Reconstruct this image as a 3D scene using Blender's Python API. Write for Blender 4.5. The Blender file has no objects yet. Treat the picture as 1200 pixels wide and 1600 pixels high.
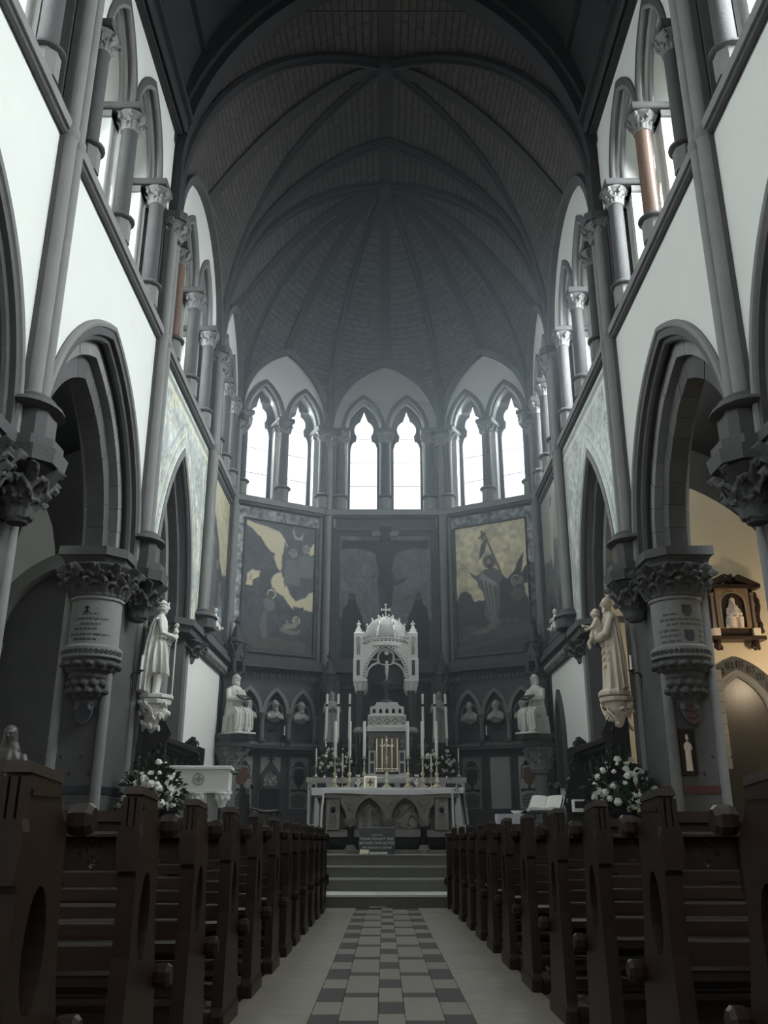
import bpy, bmesh, math, random
import numpy as np
from mathutils import Vector, Matrix
from mathutils.geometry import tessellate_polygon

SC = bpy.context.scene
COL = SC.collection
random.seed(7)
PI = math.pi

# ------------------------------------------------------------------ camera
cam_d = bpy.data.cameras.new('camera')
cam_d.sensor_fit = 'VERTICAL'
cam_d.sensor_height = 24.0
cam_d.lens = 24.0 * 1383.0 / 1600.0
cam_d.clip_start = 0.05
cam_d.clip_end = 200
cam = bpy.data.objects.new('camera', cam_d)
COL.objects.link(cam)
PITCH = math.atan((1287.0 - 800.0) / 1383.0)
cam.location = (-0.04, 0.0, 1.05)
cam.rotation_euler = (PI / 2 + PITCH, 0, 0)
SC.camera = cam

# ------------------------------------------------------------------ light / sky / exposure
SC.view_settings.view_transform = 'Standard'
SC.view_settings.look = 'None'
SC.view_settings.gamma = 1.0
SC.view_settings.use_curve_mapping = False
SC.view_settings.exposure = 0.07
SC.cycles.use_denoising = True
SC.cycles.max_bounces = 8
SC.cycles.diffuse_bounces = 6
SC.cycles.glossy_bounces = 3
SC.cycles.volume_bounces = 1
SC.cycles.sample_clamp_indirect = 4.0
SC.cycles.caustics_reflective = False
SC.cycles.caustics_refractive = False
W = bpy.data.worlds.new('overcast_sky')
SC.world = W
W.use_nodes = True
W.node_tree.nodes['Background'].inputs[0].default_value = (0.80, 0.88, 1.0, 1)
W.node_tree.nodes['Background'].inputs[1].default_value = 1.0
APSE_WIN = 5.0        # brightness of the apse glass itself
CLER_LEFT = 1.5       # brightness of the clerestory glass in the left wall
CLER_RIGHT = 2.5      # brightness of the clerestory glass in the right wall
WEST_FILL = 6.0        # unseen west window, added as fill for altar front and pews
AISLE_WIN = 2.0
HAZE = 0.0065


def area_light(name, loc, rot, sx, sy, power, color):
    d = bpy.data.lights.new(name, 'AREA')
    d.shape = 'RECTANGLE'
    d.size, d.size_y = sx, sy
    d.energy = power
    d.color = color
    o = bpy.data.objects.new(name, d)
    o.location = loc
    o.rotation_euler = rot
    COL.objects.link(o)
    return o


# daylight falling from the sky through each pair of lancets
DAY = (0.90, 0.97, 1.0)
for s_, pw in ((-1, 1300), (1, 3900)):
    for yc, ln in ((-3.6, 3.4), (1.825, 3.4), (7.275, 3.4), (12.65, 3.4), (18.175, 3.2), (22.7, 2.4)):  # first two bays are unseen, added to light the altar front
        area_light('daylight', (s_ * 6.1, yc, 13.0), (0, s_ * math.radians(52), 0), 2.6, ln, pw * ln / 3.4, DAY)
for x_, y_, rz_, ln in ((0, 27.25, 0, 2.6), (-3.75, 26.3, math.radians(29), 2.3), (3.75, 26.3, -math.radians(29), 2.3)):
    area_light('daylight', (x_, y_, 12.6), (-math.radians(58), 0, rz_), ln, 2.6, 900, DAY)


# ------------------------------------------------------------------ materials
def mat(name, col, rough=0.7, var=0.12, scale=3.0, bump=0.0, bscale=30.0, metal=0.0, emit=0.0, spec=0.5, rand=0.0):
    m = bpy.data.materials.new(name)
    m.use_nodes = True
    nt = m.node_tree
    b = nt.nodes['Principled BSDF']
    b.inputs['Roughness'].default_value = rough
    b.inputs['Metallic'].default_value = metal
    b.inputs['Specular IOR Level'].default_value = spec
    tc = nt.nodes.new('ShaderNodeTexCoord')
    no = nt.nodes.new('ShaderNodeTexNoise')
    no.inputs['Scale'].default_value = scale
    no.inputs['Detail'].default_value = 6
    nt.links.new(tc.outputs['Object'], no.inputs['Vector'])
    ra = nt.nodes.new('ShaderNodeMix')
    ra.data_type = 'RGBA'
    c = np.array(col[:3])
    ra.inputs[6].default_value = (*(c * (1 - var)), 1)
    ra.inputs[7].default_value = (*np.minimum(c * (1 + var), 1), 1)
    nt.links.new(no.outputs['Fac'], ra.inputs[0])
    out = ra.outputs[2]
    if rand:
        oi = nt.nodes.new('ShaderNodeObjectInfo')
        mr = nt.nodes.new('ShaderNodeMapRange')
        mr.inputs[3].default_value = 1 - rand
        mr.inputs[4].default_value = 1 + rand
        nt.links.new(oi.outputs['Random'], mr.inputs[0])
        mx = nt.nodes.new('ShaderNodeVectorMath')
        mx.operation = 'SCALE'
        nt.links.new(out, mx.inputs[0])
        nt.links.new(mr.outputs[0], mx.inputs['Scale'])
        out = mx.outputs[0]
    nt.links.new(out, b.inputs['Base Color'])
    if bump:
        n2 = nt.nodes.new('ShaderNodeTexNoise')
        n2.inputs['Scale'].default_value = bscale
        n2.inputs['Detail'].default_value = 4
        nt.links.new(tc.outputs['Object'], n2.inputs['Vector'])
        bp = nt.nodes.new('ShaderNodeBump')
        bp.inputs['Strength'].default_value = bump
        bp.inputs['Distance'].default_value = 0.02
        nt.links.new(n2.outputs['Fac'], bp.inputs['Height'])
        nt.links.new(bp.outputs[0], b.inputs['Normal'])
    if emit:
        b.inputs['Emission Color'].default_value = (*col[:3], 1)
        b.inputs['Emission Strength'].default_value = emit
    return m


def wood_mat(name, c1, c2, rough=0.45, axis='X', spec=0.5):
    m = mat(name, c1, rough, 0.2, 2.0, spec=spec)
    nt = m.node_tree
    b = nt.nodes['Principled BSDF']
    tc = nt.nodes.new('ShaderNodeTexCoord')
    mp = nt.nodes.new('ShaderNodeMapping')
    s = {'X': (0.6, 14, 14), 'Y': (14, 0.6, 14), 'Z': (14, 14, 0.6)}[axis]
    mp.inputs['Scale'].default_value = s
    nt.links.new(tc.outputs['Object'], mp.inputs[0])
    no = nt.nodes.new('ShaderNodeTexNoise')
    no.inputs['Scale'].default_value = 2.0
    no.inputs['Detail'].default_value = 5
    nt.links.new(mp.outputs[0], no.inputs['Vector'])
    mx = nt.nodes.new('ShaderNodeMix')
    mx.data_type = 'RGBA'
    mx.inputs[6].default_value = (*c1, 1)
    mx.inputs[7].default_value = (*c2, 1)
    nt.links.new(no.outputs['Fac'], mx.inputs[0])
    nt.links.new(mx.outputs[2], b.inputs['Base Color'])
    bp = nt.nodes.new('ShaderNodeBump')
    bp.inputs['Strength'].default_value = 0.15
    bp.inputs['Distance'].default_value = 0.01
    nt.links.new(no.outputs['Fac'], bp.inputs['Height'])
    nt.links.new(bp.outputs[0], b.inputs['Normal'])
    return m


def plank_mat(name, c1, c2, joint, width=0.16):
    """boards of a timber vault: UV u runs along the boards, v across them"""
    m = bpy.data.materials.new(name)
    m.use_nodes = True
    nt = m.node_tree
    b = nt.nodes['Principled BSDF']
    b.inputs['Roughness'].default_value = 0.75
    uv = nt.nodes.new('ShaderNodeUVMap')
    br = nt.nodes.new('ShaderNodeTexBrick')
    br.inputs['Color1'].default_value = (*c1, 1)
    br.inputs['Color2'].default_value = (*c2, 1)
    br.inputs['Mortar'].default_value = (*joint, 1)
    br.inputs['Scale'].default_value = 1.0
    br.inputs['Mortar Size'].default_value = 0.018
    br.inputs['Mortar Smooth'].default_value = 0.4
    br.inputs['Brick Width'].default_value = 2.6
    br.inputs['Row Height'].default_value = width
    nt.links.new(uv.outputs[0], br.inputs['Vector'])
    tc = nt.nodes.new('ShaderNodeTexCoord')
    no = nt.nodes.new('ShaderNodeTexNoise')
    no.inputs['Scale'].default_value = 7
    no.inputs['Detail'].default_value = 7
    nt.links.new(tc.outputs['Object'], no.inputs['Vector'])
    mr = nt.nodes.new('ShaderNodeMapRange')
    mr.inputs[1].default_value = 0.3
    mr.inputs[2].default_value = 0.7
    mr.inputs[3].default_value = 0.6
    mr.inputs[4].default_value = 1.35
    nt.links.new(no.outputs['Fac'], mr.inputs[0])
    mx = nt.nodes.new('ShaderNodeVectorMath')
    mx.operation = 'SCALE'
    nt.links.new(br.outputs['Color'], mx.inputs[0])
    nt.links.new(mr.outputs[0], mx.inputs['Scale'])
    nt.links.new(mx.outputs[0], b.inputs['Base Color'])
    bp = nt.nodes.new('ShaderNodeBump')
    bp.inputs['Strength'].default_value = 0.6
    bp.inputs['Distance'].default_value = 0.02
    bp.invert = True
    nt.links.new(br.outputs['Fac'], bp.inputs['Height'])
    nt.links.new(bp.outputs[0], b.inputs['Normal'])
    return m


def paint_mat(name, rough=0.6, bump=0.25, bscale=25):
    m = mat(name, (1, 1, 1), rough, 0.0, 3.0, bump, bscale)
    nt = m.node_tree
    at = nt.nodes.new('ShaderNodeVertexColor')
    at.layer_name = 'paint'
    nt.links.new(at.outputs['Color'], nt.nodes['Principled BSDF'].inputs['Base Color'])
    return m


MT = dict(
    plaster=mat('white_plaster', (0.66, 0.67, 0.63), 0.9, 0.05, 1.2, 0.15, 12),
    warm_plaster=mat('cream_plaster', (0.66, 0.58, 0.44), 0.9, 0.06, 1.2, 0.15, 12),
    stone=mat('grey_sandstone', (0.070, 0.070, 0.069), 0.85, 0.22, 2.5, 0.4, 25, rand=0.14),
    stone_mid=mat('pale_sandstone', (0.18, 0.18, 0.174), 0.85, 0.18, 2.5, 0.35, 25, rand=0.10),
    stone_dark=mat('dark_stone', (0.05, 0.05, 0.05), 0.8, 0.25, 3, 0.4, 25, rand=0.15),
    pink=mat('polished_red_granite', (0.17, 0.115, 0.09), 0.25, 0.2, 14, 0.0),
    marble=mat('white_marble', (0.80, 0.80, 0.76), 0.5, 0.08, 3, 0.12, 30),
    carved=mat('carved_white_stone', (0.68, 0.67, 0.62), 0.7, 0.07, 6, 0.2, 40),
    carved_warm=mat('carved_cream_stone', (0.68, 0.58, 0.47), 0.65, 0.06, 6, 0.15, 40),
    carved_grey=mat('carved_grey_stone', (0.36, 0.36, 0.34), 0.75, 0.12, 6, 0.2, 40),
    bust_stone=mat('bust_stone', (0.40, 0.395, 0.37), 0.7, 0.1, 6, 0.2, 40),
    dome_stone=mat('grey_dome_stone', (0.42, 0.42, 0.40), 0.6, 0.15, 8, 0.3, 40),
    gilt_wood=mat('gilded_wood', (0.20, 0.135, 0.075), 0.45, 0.3, 10, 0.4, 30),
    altar_stone=mat('altar_stone', (0.25, 0.235, 0.21), 0.65, 0.2, 5, 0.3, 35),
    relief=mat('relief_marble', (0.36, 0.35, 0.32), 0.6, 0.15, 8, 0.4, 25),
    black_marble=mat('black_marble', (0.012, 0.013, 0.015), 0.18, 0.3, 6),
    rib=mat('dark_timber_rib', (0.014, 0.015, 0.017), 0.7, 0.2, 3),
    nave_roof=mat('dark_boarded_roof', (0.016, 0.017, 0.019), 0.8, 0.25, 2),
    plank=plank_mat('vault_boards', (0.044, 0.040, 0.035), (0.056, 0.051, 0.044), (0.010, 0.010, 0.009)),
    plank_apse=plank_mat('apse_vault_boards', (0.050, 0.049, 0.048), (0.066, 0.064, 0.062), (0.014, 0.014, 0.014), 0.2),
    board=mat('ridge_board', (0.024, 0.023, 0.021), 0.8, 0.15, 4),
    pew=wood_mat('dark_stained_oak', (0.018, 0.0095, 0.0066), (0.031, 0.017, 0.0115), 0.42, 'Z', .3),
    pew_rail=wood_mat('stained_oak_rail', (0.026, 0.015, 0.011), (0.042, 0.025, 0.018), 0.38, 'X', .35),
    stall=wood_mat('black_oak', (0.010, 0.009, 0.008), (0.022, 0.019, 0.016), 0.35, 'Z'),
    tile_light=mat('buff_floor_tile', (0.235, 0.212, 0.168), 0.55, 0.16, 9, 0.12, 30, spec=.35, rand=0.07),
    tile_edge=mat('buff_border_tile', (0.255, 0.23, 0.18), 0.50, 0.25, 5, 0.12, 30, spec=.4, rand=0.06),
    tile_dark=mat('brown_floor_tile', (0.040, 0.034, 0.029), 0.6, 0.16, 9, 0.12, 30, spec=.25, rand=0.10),
    grout=mat('floor_screed', (0.15, 0.135, 0.11), 0.8, 0.2, 5),
    step=mat('step_stone', (0.17, 0.17, 0.155), 0.6, 0.18, 5, 0.2, 40, rand=0.05),
    carpet=mat('sanctuary_carpet', (0.06, 0.06, 0.055), 0.95, 0.2, 8),
    gold=mat('gilt_brass', (0.68, 0.61, 0.46), 0.28, 0.1, 10, metal=1.0),
    brass=mat('aged_brass', (0.55, 0.50, 0.40), 0.3, 0.15, 10, metal=1.0),
    silver=mat('silver', (0.72, 0.72, 0.72), 0.22, 0.1, 10, metal=1.0),
    iron=mat('black_iron', (0.012, 0.012, 0.012), 0.5, 0.2, 10),
    wax=mat('candle_wax', (0.93, 0.93, 0.88), 0.45, 0.03, 10),
    linen=mat('white_linen', (0.90, 0.90, 0.93), 0.85, 0.05, 15, 0.3, 60),
    lace=mat('lace_border', (0.62, 0.62, 0.68), 0.9, 0.25, 45, 0.5, 60),
    curtain=mat('gold_veil', (0.40, 0.32, 0.20), 0.6, 0.22, 12, 0.2, 40),
    leaf=mat('dark_leaf', (0.018, 0.030, 0.015), 0.5, 0.4, 8),
    petal=mat('white_petal', (0.85, 0.85, 0.78), 0.6, 0.05, 10),
    sign=mat('black_board', (0.018, 0.022, 0.022), 0.4, 0.1, 5),
    white=mat('white_paint', (0.75, 0.75, 0.72), 0.6, 0.02, 5),
    paper=mat('paper', (0.86, 0.86, 0.80), 0.8, 0.04, 8),
    cream_paper=mat('cream_paper', (0.80, 0.80, 0.62), 0.8, 0.06, 8),
    ink=mat('dark_inlay', (0.014, 0.014, 0.015), 0.7, 0.2, 5),
    red=mat('dull_red_paint', (0.07, 0.020, 0.018), 0.5, 0.2, 6),
    blue=mat('dark_blue_paint', (0.018, 0.021, 0.028), 0.45, 0.2, 6),
    rust=mat('russet_paint', (0.14, 0.055, 0.032), 0.6, 0.2, 6),
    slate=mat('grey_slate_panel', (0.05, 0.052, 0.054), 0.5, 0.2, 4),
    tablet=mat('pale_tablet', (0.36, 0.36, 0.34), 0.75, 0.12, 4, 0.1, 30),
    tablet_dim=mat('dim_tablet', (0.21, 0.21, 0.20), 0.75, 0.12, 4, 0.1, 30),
    dado=mat('stencilled_dado', (0.065, 0.066, 0.065), 0.85, 0.2, 2.5, 0.3, 25),
    oakstatue=mat('dark_painted_wood', (0.05, 0.045, 0.040), 0.5, 0.3, 4),
    skin=mat('painted_flesh', (0.10, 0.08, 0.065), 0.5, 0.1, 4),
    fresco_border=paint_mat('stencilled_border', 0.8, 0.5, 18),
    canvas=paint_mat('painted_canvas', 0.55, 0.15, 30),
    fresco=paint_mat('wall_fresco', 0.6, 0.5, 9),
)


def glass_mat(name, strength, tint=(0.93, 0.97, 1.0)):
    """leaded daylight glass: bright sky behind, dark lead lines"""
    m = bpy.data.materials.new(name)
    m.use_nodes = True
    nt = m.node_tree
    b = nt.nodes['Principled BSDF']
    b.inputs['Base Color'].default_value = (0.5, 0.5, 0.5, 1)
    b.inputs['Roughness'].default_value = 0.3
    tc = nt.nodes.new('ShaderNodeTexCoord')
    br = nt.nodes.new('ShaderNodeTexBrick')
    br.offset = 0.0
    uv = nt.nodes.new('ShaderNodeUVMap')
    br.inputs['Color1'].default_value = (*tint, 1)
    br.inputs['Color2'].default_value = (tint[0] * 0.88, tint[1] * 0.9, tint[2] * 0.92, 1)
    br.inputs['Mortar'].default_value = (0.55, 0.57, 0.6, 1)
    br.inputs['Scale'].default_value = 1.0
    br.inputs['Mortar Size'].default_value = 0.006
    br.inputs['Brick Width'].default_value = 0.14
    br.inputs['Row Height'].default_value = 0.42
    nt.links.new(uv.outputs[0], br.inputs['Vector'])
    nt.links.new(br.outputs['Color'], b.inputs['Emission Color'])
    b.inputs['Emission Strength'].default_value = strength
    tr = nt.nodes.new('ShaderNodeBsdfTransparent')
    mx = nt.nodes.new('ShaderNodeMixShader')
    mx.inputs[0].default_value = 0.35
    nt.links.new(tr.outputs[0], mx.inputs[1])
    nt.links.new(b.outputs[0], mx.inputs[2])
    nt.links.new(mx.outputs[0], nt.nodes['Material Output'].inputs[0])
    return m


MT['glass_apse'] = glass_mat('apse_window_glass', APSE_WIN)
MT['glass_left'] = glass_mat('clerestory_glass_left', CLER_LEFT)
MT['glass_right'] = glass_mat('clerestory_glass_right', CLER_RIGHT)
MT['fill_glass_west'] = glass_mat('west_fill_glass', WEST_FILL)
MT['glass_aisle'] = glass_mat('aisle_window_glass', AISLE_WIN, (1.0, 0.93, 0.8))


# ------------------------------------------------------------------ mesh helpers
class MB:
    def __init__(s):
        s.v, s.f = [], []

    def add(s, vs, fs):
        o = len(s.v)
        s.v += [tuple(map(float, p)) for p in vs]
        s.f += [tuple(i + o for i in f) for f in fs]
        return s

    def box(s, x0, x1, y0, y1, z0, z1):
        return s.add([(x0, y0, z0), (x1, y0, z0), (x1, y1, z0), (x0, y1, z0), (x0, y0, z1), (x1, y0, z1), (x1, y1, z1), (x0, y1, z1)],
                     [(0, 3, 2, 1), (4, 5, 6, 7), (0, 1, 5, 4), (1, 2, 6, 5), (2, 3, 7, 6), (3, 0, 4, 7)])

    def bbox(s, x0, x1, y0, y1, z0, z1, b=0.01):
        """box with its four upright edges and top edges chamfered"""
        def ring(i, z):
            return [(x0 + i, y0, z), (x1 - i, y0, z), (x1, y0 + i, z), (x1, y1 - i, z), (x1 - i, y1, z), (x0 + i, y1, z), (x0, y1 - i, z), (x0, y0 + i, z)]
        top = [(x0 + b, y0 + b * .6, z1), (x1 - b, y0 + b * .6, z1), (x1 - b * .6, y0 + b, z1), (x1 - b * .6, y1 - b, z1), (x1 - b, y1 - b * .6, z1), (x0 + b, y1 - b * .6, z1), (x0 + b * .6, y1 - b, z1), (x0 + b * .6, y0 + b, z1)]
        return s.loft([ring(b, z0), ring(b, z1 - b), top])

    def prism(s, poly, w0, w1):
        """poly in (u,v), extruded in w -> coordinates (u, v, w); simple (maybe concave) polygon"""
        n = len(poly)
        tri = tessellate_polygon([[Vector((p[0], p[1], 0)) for p in poly]])
        vs = [(p[0], p[1], w0) for p in poly] + [(p[0], p[1], w1) for p in poly]
        fs = [tuple(t) for t in tri] + [tuple(n + i for i in reversed(t)) for t in tri]
        fs += [(i, (i + 1) % n, n + (i + 1) % n, n + i) for i in range(n)]
        return s.add(vs, fs)

    def plate(s, outer, holes, w0, w1):
        loops = [outer] + holes
        flat = [p for l in loops for p in l]
        tri = tessellate_polygon([[Vector((p[0], p[1], 0)) for p in l] for l in loops])
        n = len(flat)
        vs = [(p[0], p[1], w0) for p in flat] + [(p[0], p[1], w1) for p in flat]
        fs = [tuple(t) for t in tri] + [tuple(n + i for i in reversed(t)) for t in tri]
        o = 0
        for l in loops:
            k = len(l)
            fs += [(o + i, o + (i + 1) % k, n + o + (i + 1) % k, n + o + i) for i in range(k)]
            o += k
        return s.add(vs, fs)

    def loft(s, rings, caps=True, closed=False):
        n = len(rings[0])
        vs = [p for r in rings for p in r]
        fs = []
        m = len(rings)
        for k in range(m if closed else m - 1):
            a, b = k * n, ((k + 1) % m) * n
            for i in range(n):
                j = (i + 1) % n
                fs.append((a + i, a + j, b + j, b + i))
        if caps and not closed:
            fs.append(tuple(reversed(range(n))))
            fs.append(tuple(range((m - 1) * n, m * n)))
        return s.add(vs, fs)

    def lathe(s, prof, n=16, c=(0, 0, 0), a0=0.0, phase=0.0, sx=1, sy=1):
        return s.loft([[(c[0] + sx * r * math.cos(2 * PI * i / n + phase), c[1] + sy * r * math.sin(2 * PI * i / n + phase), c[2] + z) for i in range(n)] for r, z in prof])

    def tube(s, pts, r, n=8, closed=False, flat=None):
        """round sweep; r number or list; flat=(a,b) makes an a x b oval"""
        pts = [Vector(p) for p in pts]
        m = len(pts)
        rr = r if isinstance(r, (list, tuple)) else [r] * m
        rings = []
        up = None
        for k in range(m):
            if closed:
                d = pts[(k + 1) % m] - pts[k - 1]
            else:
                d = pts[min(k + 1, m - 1)] - pts[max(k - 1, 0)]
            d.normalize()
            if up is None:
                up = Vector((0, 0, 1)) if abs(d.z) < 0.9 else Vector((0, 1, 0))
            a = d.cross(up)
            if a.length < 1e-5:
                a = d.cross(Vector((1, 0, 0)))
            a.normalize()
            b = a.cross(d).normalized()
            up = b
            fa, fb = flat or (1, 1)
            rings.append([tuple(pts[k] + (a * math.cos(2 * PI * i / n) * fa + b * math.sin(2 * PI * i / n) * fb) * rr[k]) for i in range(n)])
        return s.loft(rings, closed=closed)

    def ball(s, c, r, n=8, m=6, rot=None):
        rx, ry, rz = r if isinstance(r, (list, tuple)) else (r, r, r)
        rings = []
        for k in range(1, m):
            t = PI * k / m
            rings.append([(rx * math.sin(t) * math.cos(2 * PI * i / n), ry * math.sin(t) * math.sin(2 * PI * i / n), -rz * math.cos(t)) for i in range(n)])
        vs = [p for q in rings for p in q] + [(0, 0, -rz), (0, 0, rz)]
        fs = []
        for k in range(m - 2):
            for i in range(n):
                j = (i + 1) % n
                fs.append((k * n + i, k * n + j, (k + 1) * n + j, (k + 1) * n + i))
        b, t = (m - 1) * n, (m - 1) * n + 1
        for i in range(n):
            j = (i + 1) % n
            fs.append((b, j, i))
            fs.append((t, (m - 2) * n + i, (m - 2) * n + j))
        if rot is not None:
            vs = [tuple(rot @ Vector(p)) for p in vs]
        return s.add([(p[0] + c[0], p[1] + c[1], p[2] + c[2]) for p in vs], fs)

    def xf(s, mtx):
        s.v = [tuple(mtx @ Vector(p)) for p in s.v]
        return s

    def mesh(s, name, material, smooth=False, recalc=True):
        me = bpy.data.meshes.new(name)
        me.from_pydata(s.v, [], s.f)
        if recalc:
            bm = bmesh.new()
            bm.from_mesh(me)
            bmesh.ops.recalc_face_normals(bm, faces=bm.faces)
            bm.to_mesh(me)
            bm.free()
        if material is not None:
            me.materials.append(material)
        if smooth:
            me.polygons.foreach_set('use_smooth', [True] * len(me.polygons))
            me.set_sharp_from_angle(angle=math.radians(40))
        me.update()
        return me

    def build(s, name, material, parent=None, frame=None, smooth=False, kind=None, recalc=True):
        if frame is not None:
            s.xf(frame)
        return link(name, s.mesh(name, material, smooth, recalc), parent, kind)


def link(name, me, parent=None, kind=None, loc=None, rz=None):
    o = bpy.data.objects.new(name, me)
    COL.objects.link(o)
    if parent is not None:
        o.parent = parent
    if kind:
        o['kind'] = kind
    if loc is not None:
        o.location = loc
    if rz is not None:
        o.rotation_euler = (0, 0, rz)
    return o


def empty(name, loc=(0, 0, 0), rz=0.0, parent=None, kind=None):
    return link(name, None, parent, kind, loc, rz)


def thing(name, label, cat, loc=(0, 0, 0), rz=0.0, group=None):
    o = empty(name, loc, rz)
    tag(o, label, cat, group)
    return o


def tag(o, label, cat, group=None):
    o['label'] = label
    o['category'] = cat
    if group:
        o['group'] = group
    return o


def dup(root, loc=None, rz=None, label=None, group=None):
    r = root.copy()
    COL.objects.link(r)
    if loc is not None:
        r.location = loc
    if rz is not None:
        r.rotation_euler = (0, 0, rz)
    if label:
        r['label'] = label
    if group:
        r['group'] = group
    for ch in list(root.children):
        c = ch.copy()
        COL.objects.link(c)
        c.parent = r
        for g in list(ch.children):
            d = g.copy()
            COL.objects.link(d)
            d.parent = c
    return r


def remesh(mb, name, material, voxel=0.015, smooth_it=2, parent=None, mesh_only=False):
    """fuse overlapping lumps into one continuous carved surface"""
    me = mb.mesh(name, material)
    o = bpy.data.objects.new(name + '_tmp', me)
    COL.objects.link(o)
    md = o.modifiers.new('r', 'REMESH')
    md.mode = 'VOXEL'
    md.voxel_size = voxel
    md.use_smooth_shade = True
    if smooth_it:
        sm = o.modifiers.new('s', 'SMOOTH')
        sm.iterations = smooth_it
        sm.factor = 0.5
    dg = bpy.context.evaluated_depsgraph_get()
    dg.update()
    ev = o.evaluated_get(dg)
    out = bpy.data.meshes.new_from_object(ev, depsgraph=dg)
    out.name = name
    bpy.data.objects.remove(o)
    bpy.data.meshes.remove(me)
    out.polygons.foreach_set('use_smooth', [True] * len(out.polygons))
    if not out.materials:
        out.materials.append(material)
    if mesh_only:
        return out
    return link(name, out, parent)


def text_mesh(body, size, material, name='lettering', parent=None, loc=(0, 0, 0), rot=(PI / 2, 0, 0), extrude=0.002, align='CENTER', kind=None):
    cu = bpy.data.curves.new(name, 'FONT')
    cu.body = body
    cu.size = size
    cu.extrude = extrude
    cu.align_x = align
    o = bpy.data.objects.new(name + '_tmp', cu)
    COL.objects.link(o)
    dg = bpy.context.evaluated_depsgraph_get()
    dg.update()
    me = bpy.data.meshes.new_from_object(o.evaluated_get(dg), depsgraph=dg)
    bpy.data.objects.remove(o)
    me.materials.clear()
    me.materials.append(material)
    t = link(name, me, parent, kind or 'stuff', loc)
    t.rotation_euler = rot
    return t


def frame(origin, udir, wdir):
    """local (u, v, w) -> world: u along the wall, v up, w outward through the wall"""
    u = Vector(udir).normalized()
    w = Vector(wdir).normalized()
    m = Matrix.Identity(4)
    m.col[0][:3] = u
    m.col[1][:3] = (0, 0, 1)
    m.col[2][:3] = w
    m.translation = Vector(origin)
    return m


def arch(a, rise, n=12, c=0.0, z=0.0):
    """pointed arch from the left springing over the apex to the right springing"""
    if rise <= a * 1.001:
        return [(c - a * math.cos(PI * k / (2 * n)), z + rise * math.sin(PI * k / (2 * n))) for k in range(2 * n + 1)]
    R = (a * a + rise * rise) / (2 * a)
    th = math.asin(min(1, rise / R))
    L = [(c - a + R - R * math.cos(th * k / n), z + R * math.sin(th * k / n)) for k in range(n + 1)]
    return L + [(2 * c - p[0], p[1]) for p in reversed(L[:-1])]


def arch_ring(mb, ao, ro, ai, ri, w0, w1, c, z, n=12):
    o, i = arch(ao, ro, n, c, z), arch(ai, ri, n, c, z)
    rings = [[(*o[k], w0), (*o[k], w1), (*i[k], w1), (*i[k], w0)] for k in range(len(o))]
    return mb.loft(rings)


def voussoirs(parent, fr, ao, ro, ai, ri, w0, w1, c, z, count, material, gap=0.006):
    """separate wedge stones round a pointed arch"""
    N = 40
    o, i = arch(ao, ro, N, c, z), arch(ai, ri, N, c, z)
    tot = 2 * N
    for k in range(count):
        a, b = k * tot / count, (k + 1) * tot / count
        ks = [a + (b - a) * t for t in (gap * count / 10, .5, 1 - gap * count / 10)]

        def at(cur, q):
            q = min(max(q, 0), tot)
            j = min(int(q), tot - 1)
            f = q - j
            return (cur[j][0] * (1 - f) + cur[j + 1][0] * f, cur[j][1] * (1 - f) + cur[j + 1][1] * f)
        j = 0.006 * random.uniform(-1, 1)
        rings = [[(*at(o, q), w0 + j), (*at(o, q), w1 - j), (*at(i, q), w1 - j), (*at(i, q), w0 + j)] for q in ks]
        MB().loft(rings).build('voussoir', material, parent, fr)


def vseg(p, q, n):
    return [tuple(Vector(p).lerp(Vector(q), k / n)) for k in range(n + 1)]


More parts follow.
